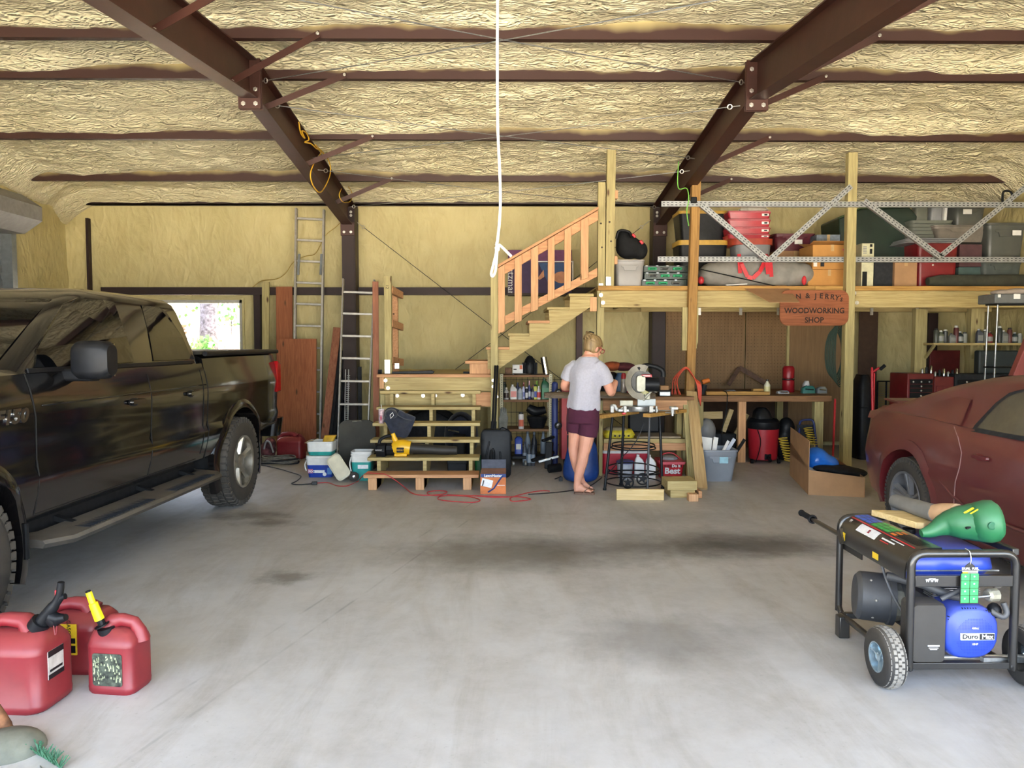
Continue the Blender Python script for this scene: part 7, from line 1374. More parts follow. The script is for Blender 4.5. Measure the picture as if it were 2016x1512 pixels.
MB().loft([rr((x0 + x1) / 2, 9.24, 0, (x1 - x0) * .97, .36, .04), rr((x0 + x1) / 2, 9.24, zt - .0, x1 - x0, .38, .04)]).build('body', mat('bright_cooler_red', '#b51f36', .4, 0, .06, 4), ccx, sm=45); MB().loft([rr((x0 + x1) / 2, 9.24, zt, (x1 - x0) * 1.0, .39, .04), rr((x0 + x1) / 2, 9.24, zt + .035, (x1 - x0), .39, .04)]).build('lid', M_white, ccx, sm=45)
bk2 = thing('white_bucket', 'small white printed bucket with a blue lid beside the metal stand', 'bucket', (X(1232, 8.75), 8.75, 0)); c = Vector((X(1232, 8.75), 8.75, 0)); MB().lathe([(.075, 0), (.08, .01), (.092, .185)], c, 24).build('body', mat('printed_white', '#b9bcc6', .4, 0, .12, 30), bk2, sm=40); MB().lathe([(.098, .18), (.098, .205), (.08, .215), (.001, .216)], c, 24).build('lid', mat('bluish_lid', '#4a4f8c', .5), bk2, sm=40)
for k, (px, lab) in enumerate(((1261, 'white plastic jug standing beside the blue lidded bucket'), (1283, 'white plastic jug standing beside the red shopping basket'))): x = X(px, 8.7); bottle(lab, '#d9d9dc', '#c9c9cc', x, 8.72 - .02 * k, 0, .055, .285, 'jug', name='jug', cat='jug')
rb2 = thing('shopping_basket', 'red shopping basket printed Do it Best on the floor by the bench leg', 'basket', (X(1325, 8.75), 8.75, 0)); x0, x1 = X(1303, 8.65), X(1350, 8.65); zt = Z(909, 8.65); cx = (x0 + x1) / 2; w = x1 - x0
mb_ = mat('basket_red', '#b0202b', .45, 0, .06, 6); MB().loft([rr(cx, 8.8, 0, w * .82, .26, .03), rr(cx, 8.8, zt, w, .34, .03), rr(cx, 8.8, zt, w * .94, .31, .03), rr(cx, 8.8, .02, w * .76, .23, .03)]).build('body', mb_, rb2, sm=45); MB().loft([rr(cx, 8.8, zt - .03, w * 1.06, .37, .03), rr(cx, 8.8, zt + .0, w * 1.08, .38, .03), rr(cx, 8.8, zt, w * .94, .31, .03)]).build('rim', mat('basket_rim', '#c25560', .45), rb2, sm=45)
for k in range(13): MB().obox((cx - w * .36 + k * w * .06, 8.64, zt - .05), (.006, .02, .03)).build('slot', mat('slot_shadow', '#3a0a0e', .8), rb2)
text('lettering', 'Best', .10, M_white, rb2, (cx - .005, 8.638, .105), (R(99), 0, 0), .001, .003); text('lettering', 'Do it', .045, M_white, rb2, (cx + .035, 8.628, .165), (R(99), 0, 0), .001, .0015)
MB().tube(bez([(cx - w * .5, 8.7, zt), (cx - w * .3, 8.8, zt + .06), (cx + w * .1, 8.8, zt + .075), (cx + w * .45, 8.8, zt + .01)], 5), .008, 6).build('handle', mb_, rb2); MB().sph((cx, 8.85, zt + .01), (w * .4, .12, .035), 10, 6).build('contents', M_grey, rb2)
# lumber leaning and lying about
LM = [wood('raw_pine_z', '#c9ad7e', '#ad8e60', 'z'), W_z]
for k, (a, b_, ya, yb2, w_, lab) in enumerate((((1381, 964), (1361, 772), 8.25, 9.2, .125, 'widest board leaning against the amber post, its foot furthest out'), ((1367, 955), (1353, 800), 8.45, 9.2, .075, 'narrow board leaning behind the widest one'), ((1373, 960), (1371, 830), 8.4, 9.25, .05, 'short pale batten leaning beside the widest board'), ((1360, 950), (1349, 790), 8.55, 9.15, .06, 'darker board leaning nearest the red basket'))):
    p = on(a[0], a[1]); q = at(b_[0], b_[1], yb2 - .05 * k); t = thing('leaning_board', lab, 'board', p); p.z = .01; L = (q - p).length; bo = MB().box(-w_ / 2, w_ / 2, -.016, .016, 0, L).build('board', LM[k % 2], None, bev=.003); bo.parent = t; bo.location = p - t.location; zx = (q - p).normalized(); xx_ = Vector((1, 0, 0)); xx_ = (xx_ - zx * xx_.dot(zx)).normalized(); bo.rotation_euler = Matrix((xx_, zx.cross(xx_), zx)).transposed().to_euler()
def block(lab, px0, px1, py0, py1, d, m, z0=0, rz=0):
    Y = 1.55 * FPX / (py1 - 676) if z0 == 0 else block.Y; block.Y = Y; x0, x1 = X(px0, Y), X(px1, Y); zt = Z(py0, Y); t = thing('lumber_block', lab, 'lumber', ((x0 + x1) / 2, Y, z0)); MB().box(x0, x1, Y, Y + d, z0, zt).build('block', m, t, bev=.004); t.rotation_euler = (0, 0, rz); return zt
block('long pale board lying on edge at the foot of the metal stand', 1216, 1310, 964, 988, .04, wood('raw_pine_x', '', '', 'x'), rz=R(-2))
zt_ = block('green treated block at the bottom of the small stack by the leaning boards', 1323, 1372, 966, 983, .3, W_x); block('green treated block on top of the small stack by the leaning boards', 1317, 1376, 948, 965, .3, W_x, z0=zt_ + .001)
block('small square pine block standing in front of the block stack', 1360, 1379, 974, 991, .09, P_z); block('pine block end showing behind the small square block', 1379, 1386, 968, 984, .2, P_x)
gt = tote('open grey tote full of trim offcuts under the long workbench', mat('tote_slate', '#7d838c', .4, 0, .06, 6), 1384, 1458, 887, 951, 8.52, .4, open_=True, z0=0, tap=.78); MB().box(X(1420, 8.5), X(1437, 8.5), 8.506, 8.512, Z(913, 8.5), Z(901, 8.5)).build('sticker', mat('sticker_cyan', '#8fb9c8', .4), gt)
for k, (a, b_, w_, m, lab) in enumerate((((1386, 915), (1391, 861), .13, M_white, 'broad white moulding in the grey tote'), ((1402, 910), (1410, 861), .05, M_white, 'narrow white moulding in the grey tote'), ((1415, 905), (1434, 868), .03, M_white, 'short white trim strip in the grey tote'), ((1420, 905), (1446, 864), .04, mat('white_trim', '#c9d0dd', .4), 'long white trim strip leaning right out of the grey tote'), ((1440, 905), (1466, 865), .035, M_blk, 'black bracket sticking out of the grey tote'))):
    t = thing('trim_offcut', lab, 'trim', at(*a, 8.7)); MB().beam(at(*a, 8.7), at(*b_, 8.78), w_, .012, (0, 1, 0)).build('strip', m, t)
for k, (a, b_, w_, lab) in enumerate((((1376, 818), (1422, 817), .1, 'pine offcut lying flat under the long bench'), ((1424, 850), (1440, 806), .06, 'pine offcut leaning under the bench, away from the leg'), ((1446, 862), (1470, 815), .07, 'pine offcut leaning against the bench leg'))):
    t = thing('pine_offcut', lab, 'wood block', at(*a, 10.3)); MB().beam(at(*a, 10.3), at(*b_, 10.32), w_, .04, (0, 1, 0)).build('block', wood('raw_pine_x', '', '', 'x'), t, bev=.003)
MB().box(X(1378, 10.2), X(1455, 10.2), 10.25, 10.7, 0, Z(855, 10.2)).build('carton', M_dark, thing('dark_box', 'dark box on the floor under the long bench behind the grey tote', 'box', (X(1415, 10.2), 10.4, 0)), bev=.02)
blob_bag('bin_bag', 'grey bin bag behind the leaning boards under the bench', 'bag', M_grey, [((X(1392, 10), 10.0, .40), (.13, .12, .18)), ((X(1394, 10), 10.0, .2), (.13, .13, .2))])
# shop vacuum
sv = thing('shop_vacuum', 'red and black drum shop vacuum on the floor under the long bench', 'vacuum', (X(1508, 9.8), 9.98, 0)); c = Vector((X(1508, 9.95), 10.0, 0)); r_ = X(1538, 9.95) - X(1508, 9.95)
MB().lathe([(r_ * .85, .04), (r_ * .9, .05), (r_ * 1.0, .44)], c, 32).build('drum', mat('vac_red', '#a81f2e', .4, 0, .06, 4), sv, sm=40); MB().lathe([(r_ * 1.0, .44), (r_ * 1.04, .45), (r_ * 1.04, .53), (r_ * .85, .57), (r_ * .5, .58)], c, 32).build('lid', M_blk, sv, sm=40); MB().loft([rr(c.x - .02, c.y, .57, .22, .26, .06), rr(c.x - .03, c.y, .66, .18, .22, .05), rr(c.x - .03, c.y, .71, .1, .14, .04)]).build('motor_head', M_blk, sv, sm=45)
MB().box(c.x - .04, c.x + .05, c.y - r_ * .92, c.y - r_ * .8, .05, .13).build('drain_port', M_blk, sv, bev=.01); MB().tube([(c.x + .005, c.y - r_ * .85, .09), (c.x + .01, c.y - r_ - .06, .05)], .022, 10).build('drain_cap', M_blk, sv); MB().tube(bez([(c.x - .14, c.y - r_ * .9, .45), (c.x - .1, c.y - r_ * 1.0, .3), (c.x - .12, c.y - r_ * .98, .15), (c.x - .16, c.y - r_, .02)], 5), .006, 6).build('cord', M_blk, sv)
for px in (1481, 1534): MB().lathe([(.01, -.015), (.03, -.015), (.03, .015), (.01, .015)], (X(px, 9.9), 9.85, .03), 14, (1, 0, 0)).build('caster', M_blk, sv)
blob_bag('black_bag', 'black crumpled bag beside the shop vacuum', 'bag', M_blk, [((X(1556, 10), 10.1, Z(845, 10)), (.11, .12, .15)), ((X(1552, 10), 10.1, .22), (.13, .13, .22))])
ht = thing('hand_truck', 'blue tubular hand truck with a yellow coiled air hose beside the bench leg', 'hand truck', (X(1582, 9.95), 9.9, 0)); hb_ = mat('hand_truck_blue', '#26336a', .4)
tube_path([(X(1566, 9.9), 9.75, .02), (X(1577, 9.9), 9.9, Z(828, 9.9)), (X(1604, 9.9), 9.9, Z(826, 9.9)), (X(1607, 9.9), 9.75, .02)], .014, 8, .06).build('frame', hb_, ht, sm=60); MB().box(X(1568, 9.75), X(1600, 9.75), 9.6, 9.76, 0, .012).build('toe_plate', M_blk, ht); MB().box(X(1573, 9.85), X(1604, 9.85), 9.86, 9.88, .25, .5).build('back_plate', M_dark, ht)
for (xa, za, xb, zb2, n_, lab) in ((1590, 842, 1602, 875, 7, 'coil'), (1541, 862, 1554, 908, 9, 'coil')):
    pts = []; p, q = at(xa, za, 9.72), at(xb, zb2, 9.72)
    for k in range(n_ * 10 + 1): f = k / (n_ * 10); a = f * n_ * 2 * math.pi; pts.append(p.lerp(q, f) + Vector((math.cos(a) * .055, math.sin(a) * .04, 0)))
    if xa == 1590: MB().tube(pts, .006, 5).build('air_hose', mat('hose_yellow', '#c3ab38', .5), ht, sm=180)
    else: MB().tube(pts, .008, 5).build('air_hose', mat('hose_yellow', ''), thing('coiled_air_hose', 'yellow coiled air hose hanging beside the shop vacuum', 'hose', (pts[0].x, 9.72, 0)), sm=180)
# bench top goods
def onb(px, y=10.1): return X(px, y), y, BZ
lb = thing('lumber_strips', 'pale board lying along the long bench top', 'board', onb(1450)); MB().box(X(1392, 10.0), X(1517, 10.0), 10.0, 10.09, BZ, BZ + .045).build('board', wood('amber_pine_x', '', '', 'x'), lb, bev=.003); MB().box(X(1484, 10.1), X(1512, 10.1), 10.1, 10.18, BZ, BZ + .075).build('block', wood('amber_pine_x', '', '', 'x'), thing('wood_offcut', 'short pine block on the bench top beside the cream bottle', 'wood block', onb(1498, 10.14)), bev=.003)
sq = thing('framing_square', 'rusty steel framing square standing against the pegboard', 'square', onb(1455, 11.22)); yq = 11.3; MB().beam(at(1434, 758, yq - .1), at(1456, 724, yq), .06, .006, (0, 1, 0)).beam(at(1456, 724, yq), at(1510, 756, yq), .07, .006, (0, 1, 0)).build('blade', mat('rusty_steel', '#5e4638', .7, .2, .3, 12), sq)
dr_ = thing('power_drill', 'orange and black cordless drill standing on the bench near the amber post', 'drill', onb(1388)); MB().tube([(X(1384, 10.1), 10.1, BZ + .0), (X(1388, 10.1), 10.1, BZ + .13)], [.04, .035], 10).build('battery', M_dark, dr_); MB().tube([(X(1383, 10.1), 10.1, BZ + .16), (X(1397, 10.1), 10.1, BZ + .19)], [.035, .03], 12).build('body', MS['orange'], dr_, sm=60)
bottle('white and cream glue bottle on the bench behind the pine block', '#d2cfb6', '#1c1c1c', X(1514, 10.0), 10.05, BZ + .0, .04, .2, 'round', '#c9c28e')
rg = thing('gas_cylinder', 'red stacked gas canister standing on the long bench', 'canister', onb(1553, 10.6)); cc_ = Vector((X(1553, 10.6), 10.6, BZ)); MB().lathe([(.075, 0), (.082, .01), (.082, .16), (.06, .18), (.06, .19), (.08, .20), (.08, .33), (.06, .36), (.001, .365)], cc_, 24).build('cylinder', mat('canister_red', '#8f1620', .35), rg, sm=35); MB().lathe([(.084, .17), (.084, .185)], cc_, 24).build('band', M_blk, rg); MB().lathe([(.04, -.001), (.04, .0)], cc_, 8).build('foot', M_blk, rg)
rsm = [('teal and grey power tool lying on the bench end', '#2d6d68', 1592, .10), ('grey clear lidded box at the bench end', '#6f7577', 1618, .09), ('small white and blue gadget box on the bench', '#c9ccd0', 1588, .16), ('red tool lying near the amber post on the bench', '#9c2a2a', 1424, .035), ('chrome parts heap on the bench beside the gas canister', '#a9abad', 1542, .04), ('dark grey tool lying flat in the middle of the bench', '#2e2f33', 1466, .04), ('grey clamp lying beside the red tool', '#8d8d8f', 1438, .05)]
for lab, col, px, h in rsm:
    y = 10.3 if px < 1580 else 10.35 + (.16 if px == 1588 else 0); t = thing('bench_tool', lab, 'tool', onb(px, y)); w = {1592: .18, 1618: .14, 1588: .08}.get(px, .16); MB().loft([rr(X(px, y), y, BZ, w, .1, .02), rr(X(px, y), y, BZ + h * .7, w * .95, .09, .02), rr(X(px, y) + .01, y, BZ + h, w * .6, .06, .02)]).build('body', bmat(col), t, sm=45); MB().tube([(X(px, y) - w * .3, y - .05, BZ + h * .6), (X(px, y) + w * .3, y - .055, BZ + h * .5)], .008, 6).build('trim', M_chrome if 'chrome' in lab or 'clear' in lab else M_blk, t)
cord('tool_lead', 'black cord hanging over the front of the long bench', [Vector((X(1424, 10.1), 10.1, BZ + .05)), Vector((X(1430, 9.9), 9.84, BZ + .02)), Vector((X(1431, 9.84), 9.835, BZ - .2)), Vector((X(1424, 9.84), 9.84, .45)), Vector((X(1425, 9.84), 9.86, .25))], .006, M_blk)
gh = thing('green_hose', 'dark green garden hose coil hanging on the tall post', 'hose', (X(1655, 9.7), 9.7, 1.2))
for k in range(7): MB().tube([Vector((X(1652 - k * 1.6, 9.7) + (.07 + .006 * k) * math.cos(a) , 9.66 + .01 * k, (Z(736, 9.7) + Z(640, 9.7)) / 2 - .05 + (.42 - .02 * k) * math.sin(a))) for a in [2 * math.pi * i / 28 for i in range(28)]], .009, 6, loop=True).build('coil_turn', mat('hose_green', '#22382a', .6), gh, sm=180)
MB().cyl((X(1660, 9.66), 9.56, Z(640, 9.7) + .05), (X(1648, 9.66), 9.76, Z(640, 9.7) + .0), .012, n=8).build('hanger', M_blk, gh)
MB().beam((X(1646, 9.75), 9.78, 0), (X(1648, 9.75), 9.78, Z(786, 9.75)), .02, .02).build('bar', MS['red'], thing('red_bar', 'thin red bar standing beside the tall post', 'bar', (X(1647, 9.75), 9.78, 0)))
# open cardboard box with blue sack
ob_ = thing('open_carton', 'big open cardboard box on the floor with its tall flap raised', 'box', on(1640, 975)); A_ = on(1591, 974); Bc = on(1701, 979); Cc = on(1561, 942); hh = Z(926, A_.y) ; t_ = .006
u = (Bc - A_); v = (Cc - A_) * 1.25; v2 = Vector((v.x, v.y, 0))
def wall_(p, q, z0, z1, z2, nm='side'): n_ = (q - p).cross(Vector((0, 0, 1))).normalized() * t_; MB().loft([[p + Vector((0, 0, z0)), q + Vector((0, 0, z0)), q + Vector((0, 0, z2)), p + Vector((0, 0, z1))], [p + n_ + Vector((0, 0, z0)), q + n_ + Vector((0, 0, z0)), q + n_ + Vector((0, 0, z2)), p + n_ + Vector((0, 0, z1))]]).build(nm, M_card, ob_)
wall_(A_, Bc, 0, hh, Z(941, Bc.y)); wall_(A_, A_ + v, 0, hh, .40); wall_(A_ + Vector((0, 0, hh)), A_ + v + Vector((0, 0, hh)), 0, .30, .19 + .12, 'flap'); wall_(Bc, Bc + v, 0, .2, .2); wall_(A_ + v, Bc + v, 0, .25, .22); MB().quad(A_ + Vector((0, 0, .01)), Bc + Vector((0, 0, .01)), Bc + v + Vector((0, 0, .01)), A_ + v + Vector((0, 0, .01))).build('base', M_card, ob_)
cen = A_ + u * .5 + v * .5
bs = blob_bag('blue_sack', 'shiny bright blue plastic sack bulging out of the open cardboard box', 'bag', mat('shiny_blue', '#1d6fd6', .25, 0, .1, 8, .5), [(at(1606, 905, 8.15), (.14, .16, .14)), (at(1622, 915, 8.15), (.16, .16, .12)), (at(1610, 930, 8.15), (.17, .16, .12))])
blob_bag('black_cloth', 'black cloth spilling over the edge of the open cardboard box', 'cloth', M_blkm, [(at(1650, 925, 8.0), (.2, .2, .05)), (at(1675, 930, 8.0), (.17, .18, .05)), (at(1625, 922, 7.95), (.14, .12, .035)), (at(1650, 940, 8.1), (.25, .2, .07))])
pks = thing('white_paper', 'crumpled white paper under the blue sack in the open box', 'paper', at(1596, 924, 7.98)); MB().obox(at(1598, 924, 7.97), (.1, .1, .008), (R(15), R(20), 0)).build('sheet', M_white, pks)
# ================================================================ far corner behind the coupe
rh = thing('red_hand_truck', 'red hand truck with a black grip standing behind the coupe', 'hand truck', (X(1725, 9.9), 9.9, 0)); MB().tube(bez([(X(1725, 9.8), 9.8, .0), (X(1725, 9.8), 9.9, Z(740, 9.9)), (X(1727, 9.8), 9.9, Z(733, 9.9)), (X(1736, 9.8), 9.85, Z(724, 9.85))], 5), .016, 8).build('frame', MS['red'], rh, sm=60); MB().tube([(X(1733, 9.85), 9.85, Z(728, 9.85)), (X(1741, 9.85), 9.82, Z(719, 9.82))], .022, 10).build('grip', M_blk, rh); MB().box(X(1721, 9.9), X(1724, 9.9), 9.9, 9.92, .0, Z(735, 9.9)).build('rail', MS['red'], rh)
bc2 = thing('black_cabinet', 'tall black bag and hanging gear behind the tall loft post', 'gear', (X(1705, 10.2), 10.2, 0)); MB().loft([rr(X(1706, 10.2), 10.3, 0, .18, .3, .06), rr(X(1706, 10.2), 10.3, 1.0, .2, .3, .07), rr(X(1706, 10.2), 10.3, Z(738, 10.2), .12, .2, .05)]).build('bag', M_blk, bc2, sm=60); MB().tube([(X(1700, 10.1), 10.14, .7), (X(1714, 10.1), 10.14, .7)], .01, 6).build('strap', M_dark, bc2)
wr = thing('wire_rack', 'dark wire grid shelf standing between the post and the tool chest', 'rack', (X(1758, 10.8), 10.8, 0)); x0, x1 = X(1729, 10.8), X(1786, 10.8); g = MB(); zt = Z(751, 10.8)
for v in np.arange(zt - .5, zt, .025): g.beam((x0, 10.8, v), (x1, 10.8, v), .004, .004)
g.build('wires', M_galv, wr); 
for xx in (x0, (x0 + x1) / 2 - .08, (x0 + x1) / 2 + .06, x1): MB().beam((xx, 10.8, 0), (xx, 10.8, zt), .018, .018).build('upright', M_dark, wr)
MB().beam((x0, 10.8, zt), (x1, 10.8, zt), .018, .018).build('top_rail', M_blk, wr)
def chest(lab, px0, px1, py, Y, d, mm, fm, nz_, n_c=3):
    t = thing('tool_chest', lab, 'tool chest', (X((px0 + px1) / 2, Y), Y + d / 2, 0)); x0, x1 = X(px0, Y), X(px1, Y); zt = Z(py, Y); MB().box(x0, x1, Y, Y + d, .08, zt).build('body', mm, t, bev=.008); MB().box(x0 + .01, x1 - .01, Y + .01, Y + d - .01, 0, .08).build('plinth', M_blk, t)
    for k in range(len(nz_) - 1): dw = MB().box(x0 + .03, x1 - .02, Y - .012, Y, Z(nz_[k + 1], Y) + .006, Z(nz_[k], Y)).build('drawer', fm, t, bev=.002); [MB().sph((x0 + (x1 - x0) * f, Y - .018, (Z(nz_[k], Y) + Z(nz_[k + 1], Y)) / 2), .012, 8, 5).build('knob', M_zinc, dw) for f in ((.5,) if k else (.2, .5, .8))]
    return t
chest('red tool chest with black drawer fronts behind the coupe boot', 1788, 1840, 736, 9.7, .45, mat('chest_red', '#6a1a1e', .4), M_blk, [747, 757, 765, 774, 786, 806, 840])
chest('plain dark red cabinet side next to the drawer chest', 1841, 1880, 742, 9.75, .45, mat('cabinet_red', '#6d2022', .45), mat('cabinet_red', ''), [760, 800, 840], 1)
chest('black tool chest further along behind the coupe roof', 1882, 1990, 737, 9.72, .45, M_dark, M_blk, [748, 757, 770, 790, 830])
bs2 = thing('bottle_shelf', 'long wall shelf of fasteners and jars near the corner', 'shelf', (X(1930, 10.1), 10.1, 0)); sz_ = Z(675, 10.1); MB().box(X(1833, 10.1), X(2010, 10.1), 10.05, 10.295, sz_ - .03, sz_).build('board', W_x, bs2)
for px in (1829, 1922): MB().beam((X(px, 10.2), 10.29, sz_ - .2), (X(px, 10.2), 10.08, sz_ - .03), .03, .03).build('bracket', W_z, bs2)
random.seed(3)
for k, px in enumerate((1842, 1851, 1860, 1873, 1881, 1889, 1898, 1927, 1938, 1947, 1966, 1976, 1986, 1996, 2006)):
    cols = ['#4c4f46', '#6a6f5a', '#3a3d3a', '#7b7d78', '#5f2f2e', '#2f3b3a', '#8a8c84', '#555860']; ww = random.choice(('wide', 'squat', 'narrow', 'tall', 'slim'))
    h = random.uniform(.12, .24); bottle(('%s %s of parts on the long wall shelf, ' % (ww, ['jar', 'tub', 'tin', 'bottle'][k % 4])) + ['at its post end', 'second from the post', 'third from the post', 'before the black funnel', 'at the black funnel', 'after the black funnel', 'just before the middle wall post', 'just past the middle wall post', 'beside the red tin', 'being the red tin neighbour', 'behind the chrome rack pole', 'next to the chrome rack pole', 'under the grey case', 'third from the corner', 'nearest the corner'][k], cols[k % 8] if k != 9 else '#7a2a2a', '#c9cac6' if k % 3 else '#2b2b2b', X(px, 10.17), 10.17, sz_, .032 + .01 * (k % 2), h, ('can', 'round', 'can', 'jug')[k % 4], '#8d8f8a' if k % 2 else None, name='jar', cat='jar')
MB().box(X(1843, 11.22), X(1903, 11.22), 11.38, 11.42, Z(736, 11.22), Z(690, 11.22)).build('panel', mat('cabinet_red', ''), thing('red_board', 'dark red steel panel hanging under the bottle shelf', 'panel', (X(1873, 11.22), 11.4, 1.2)), bev=.006)
MB().box(X(1926, 10.0), X(2004, 10.0), 9.98, 10.1, Z(737, 9.98), Z(690, 9.98)).build('case', mat('slate_case', '#2d3537', .5), thing('slate_case', 'slate blue case standing on the chest under the bottle shelf', 'case', (X(1965, 10.0), 10.0, 1.1)), bev=.02)
random.seed(5)
for k in range(9):
    px = 1815 + k * 8.5; t = thing('spray_tin', 'small bright-capped tin on the red chest, ' + ['at its drawer end', 'second along', 'third along', 'fourth along', 'in the middle of the row', 'sixth along', 'seventh along', 'eighth along', 'last in the row'][k], 'tin', (X(px, 9.9), 9.9, Z(737, 9.72) + .0)); z0 = Z(736 if px < 1840 else 742, 9.72); MB().lathe([(.016, 0), (.016, .05 + .02 * (k % 3)), (.008, .06 + .02 * (k % 3)), (.001, .065 + .02 * (k % 3))], (X(px, 9.9), 9.88, z0), 10).build('body', (M_galv, M_dark, M_chrome)[k % 3], t, sm=40)
# chrome rack with case
cr2 = thing('chrome_rack', 'chrome wire rack pole carrying a grey power tool case near the picture edge', 'rack', (X(1980, 8.2), 8.2, 0)); z1 = Z(597, 8.2)
for xx, y in ((X(1961, 8.2), 8.2), (X(1961, 8.2), 8.36), (X(1961, 8.2) + .9, 8.2), (X(1961, 8.2) + .9, 8.36)): MB().tube([(xx - .03, y, 0), (xx, y, z1)], .009, 10).build('pole', M_galv, cr2, sm=60)
for zz in (z1, 1.3, .5): MB().box(X(1961, 8.2) - .02, X(1961, 8.2) + .92, 8.18, 8.38, zz - .015, zz).build('shelf', M_blk, cr2)
gc_ = thing('grey_case', 'grey hard case with white label lying on top of the chrome rack', 'case', (X(1985, 8.2), 8.3, z1)); x0 = X(1955, 8.2); MB().box(x0, x0 + .5, 8.2, 8.5, z1 + .002, Z(578, 8.2)).build('case', mat('case_grey', '#5a5d5e', .5), gc_, bev=.01); MB().box(x0 + .2, x0 + .27, 8.195, 8.2, Z(588, 8.2), Z(576, 8.2) - .01).build('label', M_white, gc_); MB().box(x0 + .03, x0 + .06, 8.195, 8.2, Z(585, 8.2), Z(579, 8.2)).build('badge', M_white, gc_)
blob_bag('grey_cloth', 'pale grey cloth lying on the grey hard case', 'cloth', mat('pale_cloth', '#8d8178', .9, 0, .15, 8), [((x0 + .15, 8.32, Z(574, 8.2)), (.13, .1, .035)), ((x0 + .32, 8.32, Z(572, 8.2)), (.14, .1, .04))])
for k in range(3): MB().tube([(X(1941 + 4 * k, 9.5), 9.53, Z(590, 9.5)), (X(1941 + 4 * k, 9.5), 9.53, Z(579, 9.5))], .009, 8).build('handle', MS['red'], thing('red_plier', ('red handled plier hanging on the loft beam, nearest the tall post', 'red handled plier hanging on the loft beam, between two others', 'red handled plier hanging on the loft beam, nearest the grey case')[k], 'plier', (X(1941 + 4 * k, 9.5), 9.53, Z(590, 9.5))))
eh = thing('engine_hoist', 'red steel engine hoist with a slanting boom beyond the coupe roof', 'hoist', (X(2010, 7.8), 7.8, 0)); MB().beam(at(1991, 760, 7.8), at(2035, 655, 7.8), .10, .08, (0, 1, 0)).build('boom', mat('hoist_red', '#8c3034', .5, 0, .1, 5, dust=.3), eh, bev=.006); xp = at(2032, 655, 7.8).x; MB().box(xp - .05, xp + .05, 7.75, 7.85, 0, 1.72).build('mast', _M['hoist_red'], eh, bev=.006); MB().box(xp - .05, xp + .05, 7.2, 8.4, 0, .09).build('leg', _M['hoist_red'], eh, bev=.006)
MB().beam(at(1991, 760, 7.8), (xp, 7.8, .9), .05, .05).build('ram', M_dark, eh)
# ================================================================ blue bag by the woman
bb_ = thing('blue_shopping_bag', 'blue zip bag slumped on the floor behind the woman\'s legs', 'bag', on(1145, 950)); yv = 8.45
MB().loft([[Vector((X(px, yv) , yv + dy, z)) for px, dy, z in ((1106, 0, .0), (1128, -.08, .0), (1150, -.1, .0), (1175, -.06, .0), (1184, .05, 0), (1150, .16, 0), (1115, .12, 0))], [Vector((X(px, yv), yv + dy, z)) for px, dy, z in ((1104, 0, .14), (1126, -.1, .13), (1152, -.12, .13), (1178, -.08, .14), (1187, .05, .15), (1150, .18, .15), (1112, .12, .14))],
           [Vector((X(px, yv), yv + dy, z)) for px, dy, z in ((1112, 0, .32), (1130, -.05, .34), (1152, -.06, .36), (1172, -.04, .35), (1184, .04, .34), (1150, .12, .34), (1118, .08, .33))], [Vector((X(px, yv), yv + dy, z)) for px, dy, z in ((1120, .02, .48), (1132, 0, .52), (1150, .0, .54), (1170, .0, .53), (1180, .04, .5), (1150, .06, .52), (1124, .05, .5))]]).build('bag', mat('bag_blue', '#0f3676', .5, 0, .2, 6, .4), bb_, sm=180, sub=2)
MB().tube(bez([at(1104, 938, 8.3), at(1098, 941, 8.25), at(1092, 943, 8.25)], 4), .006, 5).build('pull_tab', M_blk, bb_); MB().obox(at(1104, 943, 8.3), (.04, .02, .05)).build('corner_tab', M_dark, bb_, bev=.004)
# ================================================================ metal stand with the mitre saw
msd = thing('metal_stand', 'round black wrought metal stand with two star medallions carrying the mitre saw', 'stand', (1.40, 8.3, 0)); SC_ = Vector((1.40, 8.30, 0))
pol = lambda a, r, z: SC_ + Vector((r * math.cos(R(a)), r * math.sin(R(a)), z))
for px0, py0, px1, py1, Y0, Y1, mm in ((1192, 967, 1207, 815, 8.06, 8.2, M_blk), (1224, 957, 1229, 812, 8.34, 8.3, M_blk), (1277, 970, 1280, 825, 8.0, 8.15, M_alt), (1307, 970, 1300, 812, 8.12, 8.25, M_blk)):
    p = Vector((X(px0, Y0), Y0, 0)); q = Vector((X(px1, Y1), Y1, .775)); MB().tube([p, q], .0125 if mm is M_alt else .0145, 10).build('leg', mm, msd, sm=60); MB().tube([p, p + Vector((0, 0, .02))], .019, 10).build('foot_cap', M_blkm, msd)
for r_, z, tz in ((.30, .045, 0), (.28, .19, .02), (.285, .145, -.02), (.24, .42, .0), (.23, .45, .01)): MB().tube([pol(a, r_, z + tz * math.sin(R(a))) for a in range(0, 360, 10)], .0075, 6, loop=True).build('ring', M_blk, msd, sm=180)
for (px, py, Y, tw) in ((1236, 950, 8.06, 0), (1265, 943, 8.02, .2)):
    c = at(px, py, Y); c.z = max(c.z, .068); MB().tube([c + Vector((.058 * math.cos(a), 0, .058 * math.sin(a))) for a in [2 * math.pi * k / 24 for k in range(24)]], .0085, 6, loop=True).build('medallion_ring', M_blk, msd, sm=180)
    pts = [(c.x + (.055 if k % 2 == 0 else .022) * math.sin(math.pi * k / 5 + tw), c.z + (.055 if k % 2 == 0 else .022) * math.cos(math.pi * k / 5 + tw)) for k in range(10)]
    MB().prism(pts, 'y', c.y - .004, c.y + .004).build('star', M_blk, msd)
for lab, a, b_ in (('pine plank under the saw pointing toward the woman', (1157, 825, 7.76), (1252, 810, 8.45)), ('pine plank under the saw pointing at the leaning boards', (1273, 823, 8.02), (1345, 811, 8.6))):
    t = thing('saw_plank', lab, 'plank', at(*a)); p, q = at(*a), at(*b_); p.z = q.z = .796; MB().beam(p, q, .09, .038).build('plank', O_x, t, bev=.003)
